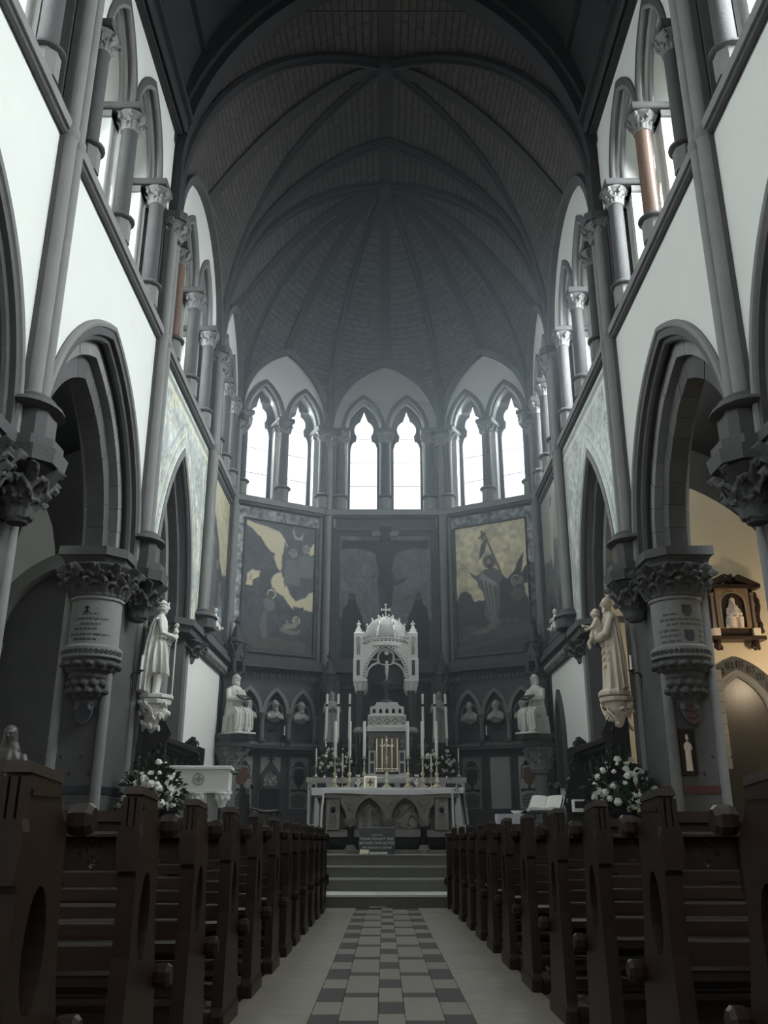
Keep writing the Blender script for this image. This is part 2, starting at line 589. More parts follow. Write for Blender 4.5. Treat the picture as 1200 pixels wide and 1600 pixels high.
# ------------------------------------------------------------------ flat painting on a fine grid
class Paint:
    def __init__(s, w, h, res, base):
        s.nx, s.ny = max(4, int(w / res)), max(4, int(h / res))
        s.w, s.h = w, h
        s.X, s.Y = np.meshgrid((np.arange(s.nx) + .5) / s.nx, (np.arange(s.ny) + .5) / s.ny)
        s.c = np.ones((s.ny, s.nx, 3)) * np.array(base)

    def noise(s, amp, cells, seed=0):
        rg = np.random.RandomState(seed)
        g = rg.rand(cells[1] + 2, cells[0] + 2)
        x, y = s.X * cells[0], s.Y * cells[1]
        i, j = x.astype(int), y.astype(int)
        fx, fy = x - i, y - j
        fx, fy = fx * fx * (3 - 2 * fx), fy * fy * (3 - 2 * fy)
        n = (g[j, i] * (1 - fx) * (1 - fy) + g[j, i + 1] * fx * (1 - fy) + g[j + 1, i] * (1 - fx) * fy + g[j + 1, i + 1] * fx * fy)
        return (n - .5) * 2 * amp

    def mottle(s, amp, cells, seed=0):
        s.c *= (1 + s.noise(amp, cells, seed))[..., None]

    def poly(s, pts, col, soft=0.0, alpha=1.0):
        m = np.zeros_like(s.X, bool)
        n = len(pts)
        for k in range(n):
            x0, y0 = pts[k]
            x1, y1 = pts[(k + 1) % n]
            if y0 == y1:
                continue
            cond = ((y0 > s.Y) != (y1 > s.Y)) & (s.X < (x1 - x0) * (s.Y - y0) / (y1 - y0) + x0)
            m ^= cond
        s.c[m] = s.c[m] * (1 - alpha) + np.array(col) * alpha
        return m

    def ell(s, cx, cy, rx, ry, col, alpha=1.0, inner=0.0):
        d = ((s.X - cx) / rx) ** 2 + ((s.Y - cy) / ry) ** 2
        m = (d < 1) & (d >= inner * inner)
        s.c[m] = s.c[m] * (1 - alpha) + np.array(col) * alpha

    def line(s, p, q, wd, col, alpha=1.0):
        (x0, y0), (x1, y1) = p, q
        ax = s.w / s.h
        dx, dy = (x1 - x0) * ax, y1 - y0
        L = max(dx * dx + dy * dy, 1e-9)
        t = np.clip((((s.X - x0) * ax) * dx + (s.Y - y0) * dy) / L, 0, 1)
        d = np.hypot((s.X - x0) * ax - t * dx, (s.Y - y0) - t * dy)
        m = d < wd
        s.c[m] = s.c[m] * (1 - alpha) + np.array(col) * alpha

    def build(s, name, material, parent, fr, u0, v0, w, keep=None):
        """grid sheet with its lower left corner at (u0, v0), standing w off the wall; keep(u,v) drops cells"""
        us = u0 + s.w * np.arange(s.nx + 1) / s.nx
        vs = v0 + s.h * np.arange(s.ny + 1) / s.ny
        U_, V_ = np.meshgrid(us, vs)
        co = np.stack([U_.ravel(), V_.ravel(), np.full(U_.size, w)], 1)
        if fr is not None:
            M_ = np.array(fr)
            co = co @ M_[:3, :3].T + M_[:3, 3]
        nx = s.nx + 1
        jj, ii = np.meshgrid(np.arange(s.ny), np.arange(s.nx), indexing='ij')
        ok = np.ones(jj.shape, bool)
        g = np.pad(s.c, ((1, 1), (1, 1), (0, 0)), 'edge')
        s.c = .36 * g[1:-1, 1:-1] + .16 * (g[:-2, 1:-1] + g[2:, 1:-1] + g[1:-1, :-2] + g[1:-1, 2:])
        if keep is not None:
            ok = keep(u0 + s.w * s.X, v0 + s.h * s.Y)
        a = (jj * nx + ii)[ok]
        fs = np.stack([a, a + 1, a + nx + 1, a + nx], 1)
        me = bpy.data.meshes.new(name)
        me.from_pydata(co.tolist(), [], fs.tolist())
        at = me.color_attributes.new('paint', 'FLOAT_COLOR', 'CORNER')
        cc = np.clip(s.c[ok], 0, 1)
        cc = np.clip(cc ** 1.18 * 1.28, 0, .8)
        cc = np.concatenate([cc, np.ones((len(cc), 1))], 1)
        at.data.foreach_set('color', np.repeat(cc, 4, axis=0).ravel())
        me.materials.append(material)
        return link(name, me, parent)


# ================================================================== SETTING
def fz(y):
    """the nave floor falls gently towards the chancel"""
    return -0.018 * (min(y, 15.1) - 4.0)


CH = 0.545            # chancel floor level
BAYS = [4.55, 10.0, 15.45, 20.9, 24.5]
A_ = Vector((-4.5, 24.5, 0))
B_ = Vector((-1.8, 26.0, 0))

# ---------------- floor
mb = MB()
mb.add([(-9.8, -6.6, fz(-6.6)), (9.8, -6.6, fz(-6.6)), (9.8, 15.1, fz(15.1)), (-9.8, 15.1, fz(15.1)),
        (-9.8, -6.6, -0.6), (9.8, -6.6, -0.6), (9.8, 15.1, -0.6), (-9.8, 15.1, -0.6)],
       [(0, 1, 2, 3), (7, 6, 5, 4), (0, 4, 5, 1), (1, 5, 6, 2), (2, 6, 7, 3), (3, 7, 4, 0)])
floor = mb.build('floor', MT['grout'], None, kind='structure')
TILT = -math.atan(0.018)
_tm = {}


def tile(x0, x1, y0, y1, m):
    w, d = round(x1 - x0 - .003, 4), round(y1 - y0 - .003, 4)
    k = (w, d, m)
    if k not in _tm:
        _tm[k] = MB().bbox(-w / 2, w / 2, -d / 2, d / 2, -.004, .016, .0015).mesh('floor_tile', MT[m])
    yc = (y0 + y1) / 2
    o = link('floor_tile', _tm[k], floor, None, ((x0 + x1) / 2, yc, fz(yc) + .0005 * random.random()))
    o.rotation_euler.x = TILT


AC = 0.005
for r in range(12):
    y = 2.97 + r * 1.0
    tile(AC - .08, AC + .08, y, y + .42, 'tile_dark')
    tile(AC - .08, AC + .08, y + .42, y + 1.0, 'tile_light')
    for s in (-1, 1):
        def st(a, b, p, q, m):
            x = sorted((AC + s * a, AC + s * b))
            tile(x[0], x[1], p, q, m)
        st(.31, .48, y + .42, y + .98, 'tile_dark')
        st(.31, .48, y - .02, y + .42, 'tile_light')
        st(.08, .31, y + .60, y + .79, 'tile_dark')
        st(.08, .31, y - .21, y + .60, 'tile_light')
        st(.48, 1.03 if s > 0 else .97, y, y + 1.0, 'tile_edge')

# chancel steps: a paler nosing on the first tread, then three more risers
st_y = [15.1, 15.85, 16.2, 16.55]
st_z = [0.0, 0.19, 0.365, CH]
for i in range(4):
    y1 = st_y[i + 1] + .05 if i < 3 else 17.0
    b = [-0.6, -0.1, 0.05, 0.15][i]
    for x0, x1 in ((-4.6, -0.12), (-0.12, 4.6)) if i < 2 else ((-4.6, 4.6),):
        MB().box(x0 + .0012, x1 - .0012, st_y[i], y1, b, st_z[i] - .02).build('step', MT['step'], floor)
        MB().bbox(x0 + .0012, x1 - .0012, st_y[i] - .025, y1, st_z[i] - (.035 if i == 0 else .022), st_z[i], .006).build('step_nosing', MT['marble'] if i == 0 else MT['tablet'], floor)
MB().box(-9.8, 9.8, 16.95, 27.2, 0.2, CH - .004).build('chancel_floor', MT['carpet'], floor)
MB().box(-9.8, -4.6, 15.05, 17.0, -.3, -0.15).build('aisle_floor', MT['grout'], floor)
MB().box(4.6, 9.8, 15.05, 17.0, -.3, -0.15).build('aisle_floor', MT['grout'], floor)


# ---------------- shared carved pieces
def leafy_bell(r0, r1, h, n=9, tiers=2, lump=None, voxel=0.022):
    """concave bell with curling leaves in tiers"""
    mb = MB()
    mb.lathe([(r0 * .97, 0), (r0 * 1.07, .02 * h), (r0 * 1.07, .07 * h), (r0, h * .10), (r0 * 1.02, h * .45), (r0 + (r1 - r0) * .5, h * .8), (r1 * .97, h * .94), (r1 * .97, h)], 24)
    w = lump or r1 * .2
    for t in range(tiers):
        top = h * (.50 + .40 * t / max(1, tiers - 1))
        for k in range(n):
            a = 2 * PI * (k + .5 * t) / n
            ca, sa = math.cos(a), math.sin(a)
            rr = r0 + (r1 - r0) * (top / h) ** 2
            pts = [(r0 * .98, top * .12), (r0 * 1.05, top * .5), (rr + w * .15, top * .86), (rr + w * .75, top), (rr + w * 1.05, top - w * .25), (rr + w * .85, top - w * .6)]
            mb.tube([(r * ca, r * sa, z) for r, z in pts], [w * .45, w * .62, w * .6, w * .5, w * .38, w * .2], 8, flat=(1.0, .42))
            for e in (-1, 1):
                b = a + e * w * .75 / rr
                mb.tube([((rr * .97) * math.cos(a + e * w * .2 / rr), (rr * .97) * math.sin(a + e * w * .2 / rr), top * .62), ((rr + w * .35) * math.cos(b), (rr + w * .35) * math.sin(b), top * .78), ((rr + w * .55) * math.cos(b + e * .04), (rr + w * .55) * math.sin(b + e * .04), top * .70)], [w * .22, w * .24, w * .14], 6)
    return remesh(mb, 'capital', MT['stone_mid'], voxel, 1, mesh_only=True)


CAP_COL = leafy_bell(.15, .25, .38, 7, 2, voxel=0.011)
CAP_RESP = leafy_bell(.43, .60, .55, 11, 2, lump=.15, voxel=0.015)
for m_ in (CAP_RESP,):
    m_.materials[0] = MT['stone']


CORBEL = leafy_bell(.12, .36, .72, 7, 3, lump=.15, voxel=.013)
CORBEL.transform(Matrix.Translation((0, 0, -.72)))
CORBEL.materials[0] = MT['stone']


def corbel_tail():
    mb = MB()
    mb.lathe([(.42, 3.62), (.44, 3.55), (.40, 3.42), (.33, 3.36), (.34, 3.31), (.30, 3.27), (.28, 3.0), (.22, 2.95), (.20, 2.9), (.15, 2.82), (.05, 2.62)], 18)
    rg = random.Random(5)
    for k in range(14):
        a = 2 * PI * k / 14
        mb.ball((.44 * math.cos(a), .44 * math.sin(a), 3.5), (.08, .08, .05), 7, 5)
    for k in range(24):
        a = 2 * PI * k / 12
        z = 3.2 if k < 12 else 3.08
        a += .26 * (k >= 12)
        mb.ball((.31 * math.cos(a), .31 * math.sin(a), z), (.075, .075, .06), 7, 5)
    for k in range(6):
        a = 2 * PI * k / 6
        mb.tube([(.15 * math.cos(a), .15 * math.sin(a), 2.9), (.22 * math.cos(a), .22 * math.sin(a), 2.8), (.12 * math.cos(a), .12 * math.sin(a), 2.66)], [.05, .05, .03], 6)
    return remesh(mb, 'corbel', MT['stone'], .018, 1, mesh_only=True)


TAIL = corbel_tail()
_b = MB()
_b.lathe([(.20, 0), (.20, .42), (.185, .42)], 8, phase=PI / 8)
COL_PED = _b.mesh('pedestal', MT['stone_mid'])
_b = MB()
_b.lathe([(.21, .40), (.255, .43), (.255, .47), (.20, .52), (.165, .53)], 18)
COL_RING = _b.mesh('base_ring', MT['stone'], True)
_b = MB()
_b.lathe([(.145, .5), (.14, 2.36)], 18)
COL_SHAFT = {k: _b.mesh('shaft', MT[k], True) for k in ('stone', 'stone_mid', 'pink', 'stone_dark')}


def column(parent, fr, u, w, z0, spring, scale=1.0, shaft='stone'):
    """free standing window column: pedestal, ring, shaft, leafy capital"""
    o = empty('window_column', (0, 0, 0), 0, parent)
    p = fr @ Vector((u, z0, w))
    o.location = p
    o.scale = (scale, scale, (spring - z0) / 2.73)
    for me in (COL_PED, COL_RING, COL_SHAFT[shaft]):
        link(me.name.split('.')[0], me, o)
    link('capital', CAP_COL, o, None, (0, 0, 2.35))
    return o


WIN_N = [0]


def lancet(c, a, z0, zs, ztop):
    """light with a cusped, trefoil head"""
    H = ztop - zs
    p = [(c - a, z0), (c - a, zs), (c - a * .97, zs + .06 * H), (c - a * .88, zs + .15 * H), (c - a * .76, zs + .20 * H), (c - a * .60, zs + .21 * H)]
    cr, cz = a * .72, zs + .50 * H
    for k in range(9):
        t = math.radians(222 - k * (222 - 112) / 8)
        p.append((c + cr * math.cos(t), cz + min(cr, .30 * H) * 1.05 * math.sin(t)))
    p.append((c, ztop))
    return p + [(2 * c - x, z) for x, z in reversed(p[:-1])]


def window(fr, poly, w, glass, bars=True):
    WIN_N[0] += 1
    nm = 'window_%d' % WIN_N[0]
    tri = tessellate_polygon([[Vector((x, y, 0)) for x, y in poly]])
    me = bpy.data.meshes.new(nm)
    me.from_pydata([(x, y, w) for x, y in poly], [], [tuple(t) for t in tri])
    uv = me.uv_layers.new(name='UVMap')
    for l in me.loops:
        v = me.vertices[l.vertex_index].co
        uv.data[l.index].uv = (v.x, v.y)
    me.transform(fr)
    me.materials.append(glass)
    o = link(nm, me, None, 'structure')
    u0, u1 = min(p[0] for p in poly), max(p[0] for p in poly)
    z0, z1 = min(p[1] for p in poly), max(p[1] for p in poly)
    if bars:
        n = 3
        for k in range(1, n + 1):
            z = z0 + (z1 - z0) * k / (n + 1.2)
            MB().box(u0 - .02, u1 + .02, z - .007, z + .007, w - .04, w - .02).build('saddle_bar', MT['iron'], o, fr)
    return o


def clerestory(parent, fr, u0, u1, cols, rise, glass, top=15.05, formeret=None, depth=.75, zs=13.0, sill=10.2, half=None,
               lw=.43, lz=(10.42, 12.35, 13.5), shafts=None, stone='stone', colw=.02, wall='plaster', label=.14, outer='plaster'):
    pts = [(u0, zs)]
    cs = []
    for a, b in zip(cols[:-1], cols[1:]):
        c, h = (a + b) / 2, (b - a) / 2 - .10
        cs.append((c, h))
        pts += arch(h, rise, 12, c, zs)
    pts.append((u1, zs))
    if formeret:
        pts += list(reversed(arch((u1 - u0) / 2, formeret, 14, (u0 + u1) / 2, zs)))[1:-1]
    else:
        pts += [(u1, top), (u0, top)]
    MB().prism(pts, 0, depth).build('clerestory_wall', MT[wall], parent, fr)
    for c, h in cs:
        mb = MB()
        arch_ring(mb, h + label, rise + label * 1.25, h - .018, rise - .024, -.035, .10, c, zs, 12)
        mb.build('arch_moulding', MT[stone], parent, fr, smooth=True)
        MB().tube([(*p, .0) for p in arch(h - .012, rise - .015, 12, c, zs)], .045, 8).build('arch_roll', MT['stone_mid'], parent, fr, smooth=True)
        MB().tube([(*p, .20) for p in arch(h - .035, rise - .05, 12, c, zs)], .05, 8).build('arch_roll', MT['stone_mid'], parent, fr, smooth=True)
    for i, u in enumerate(cols):
        MB().bbox(u - .19, u + .19, lz[0] - .12, zs - .14, .30, depth + .02, .012).build('reveal_pier', MT[wall], parent, fr)
        MB().bbox(u - .27, u + .27, zs - .14, zs + .0, -.20, depth, .02).build('abacus', MT[stone], parent, fr)
        MB().bbox(u - .225, u + .225, zs - .30, zs - .14, .30, depth, .02).build('impost_block', MT['stone_mid'], parent, fr)
        column(parent, fr, u, colw, sill + .04, zs - .14, shaft=(shafts[i] if shafts else stone))
    # outer wall carrying the lights
    holes = [lancet(c, lw, *lz) for c, h in cs]
    MB().plate([(u0, sill), (u1, sill), (u1, zs + (1.3 if formeret and u1 - u0 < 3.7 else 1.75)), (u0, zs + (1.3 if formeret and u1 - u0 < 3.7 else 1.75))], holes, depth - .02, depth + .10).build('window_wall', MT[outer], parent, fr)
    for c, h in cs:
        window(fr, lancet(c, lw + .02, lz[0] - .02, lz[1], lz[2] + .02), depth + .05, glass)
    # sloping sill
    MB().loft([[(u, sill, .0), (u, sill + .03, .0), (u, lz[0] + .0, depth), (u, sill, depth)] for u in (u0, u1)]).build('sloping_sill', MT['stone_mid'], parent, fr)
    if formeret:
        mb = MB()
        arch_ring(mb, (u1 - u0) / 2 + .02, formeret + .03, (u1 - u0) / 2 - .13, formeret - .18, -.16, .02, (u0 + u1) / 2, zs, 14)
        mb.build('wall_rib', MT['stone'], parent, fr, smooth=True)


def octa(u0, u1, w0, w1, c):
    return [(u0 + c, w0), (u1 - c, w0), (u1, w0 + c), (u1, w1), (u0, w1), (u0, w0 + c)]


def slab(parent, fr, poly, z0, z1, name, m, taper=0.0):
    """flat stone with (u, w) outline between z0 and z1; lower face drawn in by taper"""
    cu = sum(p[0] for p in poly) / len(poly)
    cw = sum(p[1] for p in poly) / len(poly)
    lo = [(p[0] + (cu - p[0]) * taper, z0, p[1] + (cw - p[1]) * taper) for p in poly]
    hi = [(p[0], z1, p[1]) for p in poly]
    return MB().loft([lo, hi]).build(name, m, parent, fr)


def wall_shaft(parent, fr, y, z0, z1, cap=True):
    """pair of slender shafts running up the wall face"""
    o = empty('wall_shaft', (0, 0, 0), 0, parent)
    for d in (-.13, .13):
        MB().tube([(y + d, z0, -.10), (y + d, z1, -.10)], .105, 14).build('shaft', MT['stone_mid'], o, fr, smooth=True)
    MB().box(y - .24, y + .24, z0, z1, -.06, .03).build('backing', MT['stone'], o, fr)
    mb = MB()
    mb.loft([[(y + r * 1.25 * math.cos(t), z, -.08 + r * math.sin(t)) for t in [2 * PI * k / 20 for k in range(20)]] for r, z in ((.22, z0 + .14), (.27, z0 + .1), (.27, z0 + .06), (.36, z0 + .0), (.38, z0 - .05), (.30, z0 - .09))])
    mb.build('shaft_base', MT['stone'], o, fr, smooth=True)
    for d in (-.13, .13):
        mb = MB()
        mb.loft([[(y + d + r * math.cos(t), z, -.10 + r * math.sin(t)) for t in [2 * PI * k / 14 for k in range(14)]] for r, z in ((.106, 10.0), (.13, 10.04), (.13, 10.14), (.106, 10.18))])
        mb.build('annulet', MT['stone_mid'], o, fr, smooth=True)
    if cap:
        p = fr @ Vector((y, z1 - .38, -.05))
        c = link('capital', CAP_COL, o, None, p)
        c.scale = (1.35, 1.35, 1.1)
        slab(o, fr, octa(y - .36, y + .36, -.40, .1, .12), z1, z1 + .16, 'abacus', MT['stone'], .12)
    return o


def pseudo_lines(parent, r, cy, cx, zlist, a0, a1, rg, m, name='inscription'):
    """worn illegible inscription: rows of small cut strokes round a drum"""
    mb = MB()
    for z, f0, f1 in zlist:
        a = a0 + (a1 - a0) * f0
        end = a0 + (a1 - a0) * f1
        while a < end:
            n = rg.randint(3, 8)
            for k in range(n):
                da = .030
                if a > end:
                    break
                h = .036
                ca, sa = math.cos(a), math.sin(a)
                cb, sb = math.cos(a + .016), math.sin(a + .016)
                mb.add([(cx + r * ca, cy + r * sa, z), (cx + r * cb, cy + r * sb, z), (cx + r * cb, cy + r * sb, z + h), (cx + r * ca, cy + r * sa, z + h)], [(0, 1, 2, 3)])
                if rg.random() < .6:
                    zz = z + rg.choice([0, h * .4, h * .8])
                    cb, sb = math.cos(a + .03), math.sin(a + .03)
                    mb.add([(cx + r * ca, cy + r * sa, zz), (cx + r * cb, cy + r * sb, zz), (cx + r * cb, cy + r * sb, zz + .008), (cx + r * ca, cy + r * sa, zz + .008)], [(0, 1, 2, 3)])
                a += da + .008
            a += .035
    return mb.build(name, m, parent, None, kind='stuff', recalc=False)


def pier(parent, fr, s, p, detail=True):
    o = empty('pier', (0, 0, 0), 0, parent)
    pe = .85 if p > 12 else .35
    slab(o, fr, [(p - .65, .10), (p + pe - .1, .10), (p + pe, .2), (p + pe, .80), (p + pe - .1, .90), (p - .65, .90), (p - .75, .80), (p - .75, .2)], -.5, 5.1, 'pier_core', MT['stone'])
    # dado band and plinth
    slab(o, fr, octa(p - .83, p + pe + .08, .02, .98, .1), -.5, .35, 'plinth', MT['stone'])
    slab(o, fr, octa(p - .765, p + pe + .015, .085, .915, .1), 1.50, 1.62, 'painted_band', MT['red' if s > 0 else 'blue'])
    # corner shafts
    for (yy, ww) in ((p - .73, .12), (p + pe - .02, .12), (p - .73, .88)):
        MB().tube([(yy, .35, ww), (yy, 5.1, ww)], .085, 12).build('corner_shaft', MT['stone_mid'] if ww < 1 else MT['stone'], o, fr, smooth=True)
    # stepped abacus
    slab(o, fr, octa(p - 1.26, p + 1.12, -.10, .98, .28), 5.30, 5.45, 'abacus', MT['stone'])
    slab(o, fr, octa(p - 1.22, p + 1.08, -.06, .94, .28), 5.12, 5.30, 'abacus_moulding', MT['stone'], .10)
    # projecting block under the wall shafts
    slab(o, fr, octa(p - .42, p + .42, -.52, .3, .2), 5.12, 5.30, 'corbel_table', MT['stone'], .08)
    slab(o, fr, octa(p - .38, p + .38, -.46, .3, .2), 5.30, 5.44, 'corbel_table', MT['stone'])
    slab(o, fr, octa(p - .26, p + .26, -.34, .3, .1), 5.44, 5.86, 'shaft_pedestal', MT['stone'])
    q = fr @ Vector((p, 5.14, -.08))
    link('carved_corbel', CORBEL, o, None, q)
    if not detail:
        return o
    # half round respond on the west face with inscription drum
    c = fr @ Vector((p - .72, 0, .41))
    rp = empty('respond', (c.x, c.y, 0), 0, o)
    MB().lathe([(.41, 3.75), (.41, 4.56), (.44, 4.58), (.44, 4.64)], 32).build('inscription_drum', MT['stone_mid'], rp, smooth=True)
    link('capital', CAP_RESP, rp, None, (0, 0, 4.62))
    MB().lathe([(.41, 3.58), (.48, 3.62), (.48, 3.78), (.43, 3.82)], 32).build('rosette_band', MT['stone_mid'], rp, smooth=True)
    mb = MB()
    for k in range(18):
        a = PI + PI * (k + .5) / 18
        ca, sa = math.cos(a), math.sin(a)
        for j in range(6):
            t = 2 * PI * j / 6
            mb.ball((.482 * ca - sa * .026 * math.cos(t), .482 * sa + ca * .026 * math.cos(t), 3.70 + .026 * math.sin(t)), .017, 5, 4)
    mb.build('rosettes', MT['stone_dark'], rp, kind='stuff')
    link('corbel', TAIL, rp)
    rg = random.Random(11 if s < 0 else 12)
    if s < 0:
        zl = [(4.30, .42, .66), (4.22, .36, .82), (4.13, .40, .70), (4.05, .30, .66), (3.96, .22, .86), (3.88, .30, .66)]
        pseudo_lines(rp, .4125, 0, 0, zl, PI * 1.06, PI * 1.92, rg, MT['ink'])
        # small cross over the text
        mb = MB()
        mb.box(-.012, .012, -.012, .012, 4.36, 4.45).box(-.035, .035, -.012, .012, 4.41, 4.43).box(-.04, .04, -.012, .012, 4.35, 4.365)
        mb.xf(Matrix.Translation((.413 * math.cos(-1.65), .413 * math.sin(-1.65), 0)))
        mb.build('carved_cross', MT['ink'], rp)
    else:
        zl = [(4.30, .20, .42), (4.21, .14, .95), (4.13, .24, .95), (4.03, .10, .42), (4.03, .72, .95), (3.94, .12, .42), (3.94, .72, .95), (3.85, .12, .42), (3.85, .72, .95)]
        pseudo_lines(rp, .4125, 0, 0, zl, PI * 1.06, PI * 1.92, rg, MT['ink'])
        for z0 in (4.28, 3.86):
            mb = MB()
            a = -1.45
            mb.prism([(-.08, .19), (.08, .19), (.08, .07), (.05, .02), (0, 0), (-.05, .02), (-.08, .07)], -.012, .006)
            mb.xf(Matrix.Translation((.41 * math.cos(a), .41 * math.sin(a), z0)) @ Matrix.Rotation(a + PI / 2, 4, 'Z') @ Matrix.Rotation(PI / 2, 4, 'X'))
            mb.build('carved_shield', MT['stone_dark'], rp)
    # heraldic shield hung from the corbel tail
    mb = MB()
    mb.prism([(-.13, .16), (.13, .16), (.13, -.02), (.08, -.12), (0, -.17), (-.08, -.12), (-.13, -.02)], -.03, .02)
    mb.xf(Matrix.Translation((0.02, -.20, 2.72)) @ Matrix.Rotation(PI / 2 - .25, 4, 'X'))
    sh = mb.build('shield', MT['red' if s > 0 else 'blue'], rp)
    mb = MB()
    mb.tube([(-.13, .16, 0), (.13, .16, 0), (.13, -.02, 0), (.08, -.12, 0), (0, -.17, 0), (-.08, -.12, 0), (-.13, -.02, 0)], .018, 6, closed=True)
    if s > 0:
        mb.tube([(-.10, .08, .02), (0, .03, .03), (.11, .10, .02)], .016, 6).tube([(-.10, -.03, .02), (0, -.07, .03), (.10, -.01, .02)], .016, 6)
    mb.xf(Matrix.Translation((0.02, -.20, 2.72)) @ Matrix.Rotation(PI / 2 - .25, 4, 'X'))
    mb.build('shield_rim', MT['stone'], sh, smooth=True)
    return o


def big_arch(parent, fr, c, z, a, rise, m1='stone', m2='stone_mid', inner=.34, n_v=18):
    """three-order arcade arch; the middle and inner orders are separate wedge stones"""
    mb = MB()
    arch_ring(mb, a, rise, a - .20, rise - .25, -.04, .25, c, z, 18)
    mb.build('arch_order', MT[m1], parent, fr, smooth=True)
    MB().tube([(*p, -.03) for p in arch(a - .05, rise - .06, 18, c, z)], .06, 8).build('hood_mould', MT[m2], parent, fr, smooth=True)
    MB().tube([(*p, .10) for p in arch(a - .22, rise - .27, 18, c, z)], .07, 8).build('arch_roll', MT[m1], parent, fr, smooth=True)
    voussoirs(parent, fr, a - .18, rise - .22, a - .48, rise - .58, .20, .80, c, z, n_v, MT[m2])
    voussoirs(parent, fr, a - .46, rise - .56, a - .80, rise - .96, .34, .64, c, z, n_v - 2, MT[m1])


def side_wall(s, name, glass):
    fr = frame((s * 4.5, 0, 0), (0, 1, 0), (s, 0, 0))
    c0, c1 = 7.275, 12.725
    zs = 5.45
    # nave part, white plaster
    out = [(-6.5, -0.7), (4.55, -.7), (4.55, zs)] + arch(2.44, 3.28, 16, c0, zs) + arch(2.44, 3.28, 16, c1, zs) + [(15.45, zs), (15.45, 10.2), (-6.5, 10.2)]
    root = MB().prism(out, 0, .95).build(name, MT['plaster'], None, fr, kind='structure')
    for c in (c0, c1):
        big_arch(root, fr, c, zs, 2.47, 3.31)
    # choir bay with painted wall
    c2, z2 = 18.175, 5.30
    MB().prism([(15.45, z2)] + arch(1.72, 3.62, 16, c2, z2) + [(20.9, z2), (20.9, 10.2), (15.45, 10.2)], 0, 1.0).build('choir_bay_wall', MT['plaster'], root, fr)
    mb = MB()
    arch_ring(mb, 1.76, 3.66, 1.60, 3.47, -.03, .25, c2, z2, 18)
    mb.build('arch_order', MT['stone_mid'], root, fr, smooth=True)
    MB().tube([(*p, .05) for p in arch(1.60, 3.45, 18, c2, z2)], .05, 8).build('arch_roll', MT['stone_dark'], root, fr, smooth=True)
    voussoirs(root, fr, 1.60, 3.46, 1.34, 3.12, .22, .85, c2, z2, 16, MT['stone'])
    voussoirs(root, fr, 1.36, 3.14, 1.08, 2.78, .42, .75, c2, z2, 14, MT['stone_mid'])
    MB().prism([(20.9, 0), (24.7, 0), (24.7, 10.2), (20.9, 10.2)], 0, 1.3).build('sanctuary_bay_wall', MT['stone'], root, fr)
    # jambs of the choir arch below the springing
    for yy in (16.55, 19.85):
        sg = 1 if yy < 18 else -1
        for k in range(3):
            MB().tube([(yy + sg * .10 * k, CH, .12 + .24 * k), (yy + sg * .10 * k, 5.3, .12 + .24 * k)], .09, 10).build('jamb_shaft', MT['stone_mid'], root, fr, smooth=True)
    slab(root, fr, [(19.75, .02), (21.1, .02), (21.1, 1.3), (19.55, 1.3), (19.55, .5)], 0, 5.15, 'east_pier', MT['stone'])
    # engaged column with capital beside the statue
    for nm, pf in (('column_base', ((.34, CH), (.34, 2.05), (.30, 2.10), (.34, 2.14), (.34, 2.20), (.27, 2.24), (.30, 2.28), (.30, 2.34), (.22, 2.40))), ('column_shaft', ((.205, 2.38), (.20, 4.75)))):
        MB().loft([[(19.25 + r * math.cos(t), z, .42 + r * math.sin(t)) for t in [2 * PI * k / 20 for k in range(20)]] for r, z in pf]).build(nm, MT['stone_mid'], root, fr, smooth=True)
    c_ = link('capital', CAP_COL, root, None, fr @ Vector((19.25, 4.70, .42)))
    c_.scale = (1.35, 1.35, 1.15)
    c_ = link('carved_corbel', CORBEL, root, None, fr @ Vector((20.3, 5.02, .1)))
    c_.scale = (1.0, 1.3, .75)
    slab(root, fr, octa(18.95, 20.9, -.25, 1.3, .35), 5.18, 5.32, 'abacus', MT['stone'])
    slab(root, fr, octa(19.0, 20.9, -.20, 1.25, .35), 5.04, 5.18, 'abacus_moulding', MT['stone'], .07)
    # cream panel, carved cornice over it
    MB().box(20.05, 23.95, CH, 4.86, -.03, .02).build('cream_panel', MT['warm_plaster'] if False else MT['plaster'], root, fr)
    for zz, w_ in ((4.86, -.10), (5.02, -.20), (5.16, -.30), (5.34, -.20)):
        MB().bbox(20.6, 24.45, zz, zz + .13, w_, .02, .03).build('cornice', MT['stone'], root, fr)
    mb = MB()
    for k in range(13):
        y = 21.35 + k * .215
        mb.ball((y, 4.98, -.17), (.075, .085, .07), 8, 6).ball((y + .1, 4.90, -.12), (.04, .05, .05), 6, 5)
    for i_ in range(13):
        pass
    mb.build('cornice_leaves', MT['stone_mid'], root, fr, kind='stuff')
    # string course under the clerestory
    for y0, y1 in ((3.0, 9.78), (10.22, 15.23), (15.67, 20.68), (21.12, 24.4)):
        MB().bbox(y0, y1, 10.08, 10.24, -.14, .03, .03).build('string_course', MT['stone_mid'], root, fr)
        MB().tube([(y0, 10.06, -.05), (y1, 10.06, -.05)], .055, 8).build('string_roll', MT['stone'], root, fr, smooth=True)
    # piers and wall shafts
    for p in (4.55, 10.0, 15.45):
        pier(root, fr, s, p, p > 9)
    for p in (4.55, 10.0):
        wall_shaft(root, fr, p, 5.92, 13.6)
    wall_shaft(root, fr, 15.45, 5.92, 12.78)
    slab(root, fr, octa(20.6, 21.2, -.40, .1, .12), 5.44, 5.66, 'shaft_pedestal', MT['stone'])
    wall_shaft(root, fr, 20.9, 5.75, 12.78)
    wall_shaft(root, fr, 24.45, 5.3, 12.5)
    # clerestory
    pk = ['stone', 'stone', 'stone']
    clerestory(root, fr, 4.75, 9.8, [5.5, 7.275, 9.05], 1.5, glass)
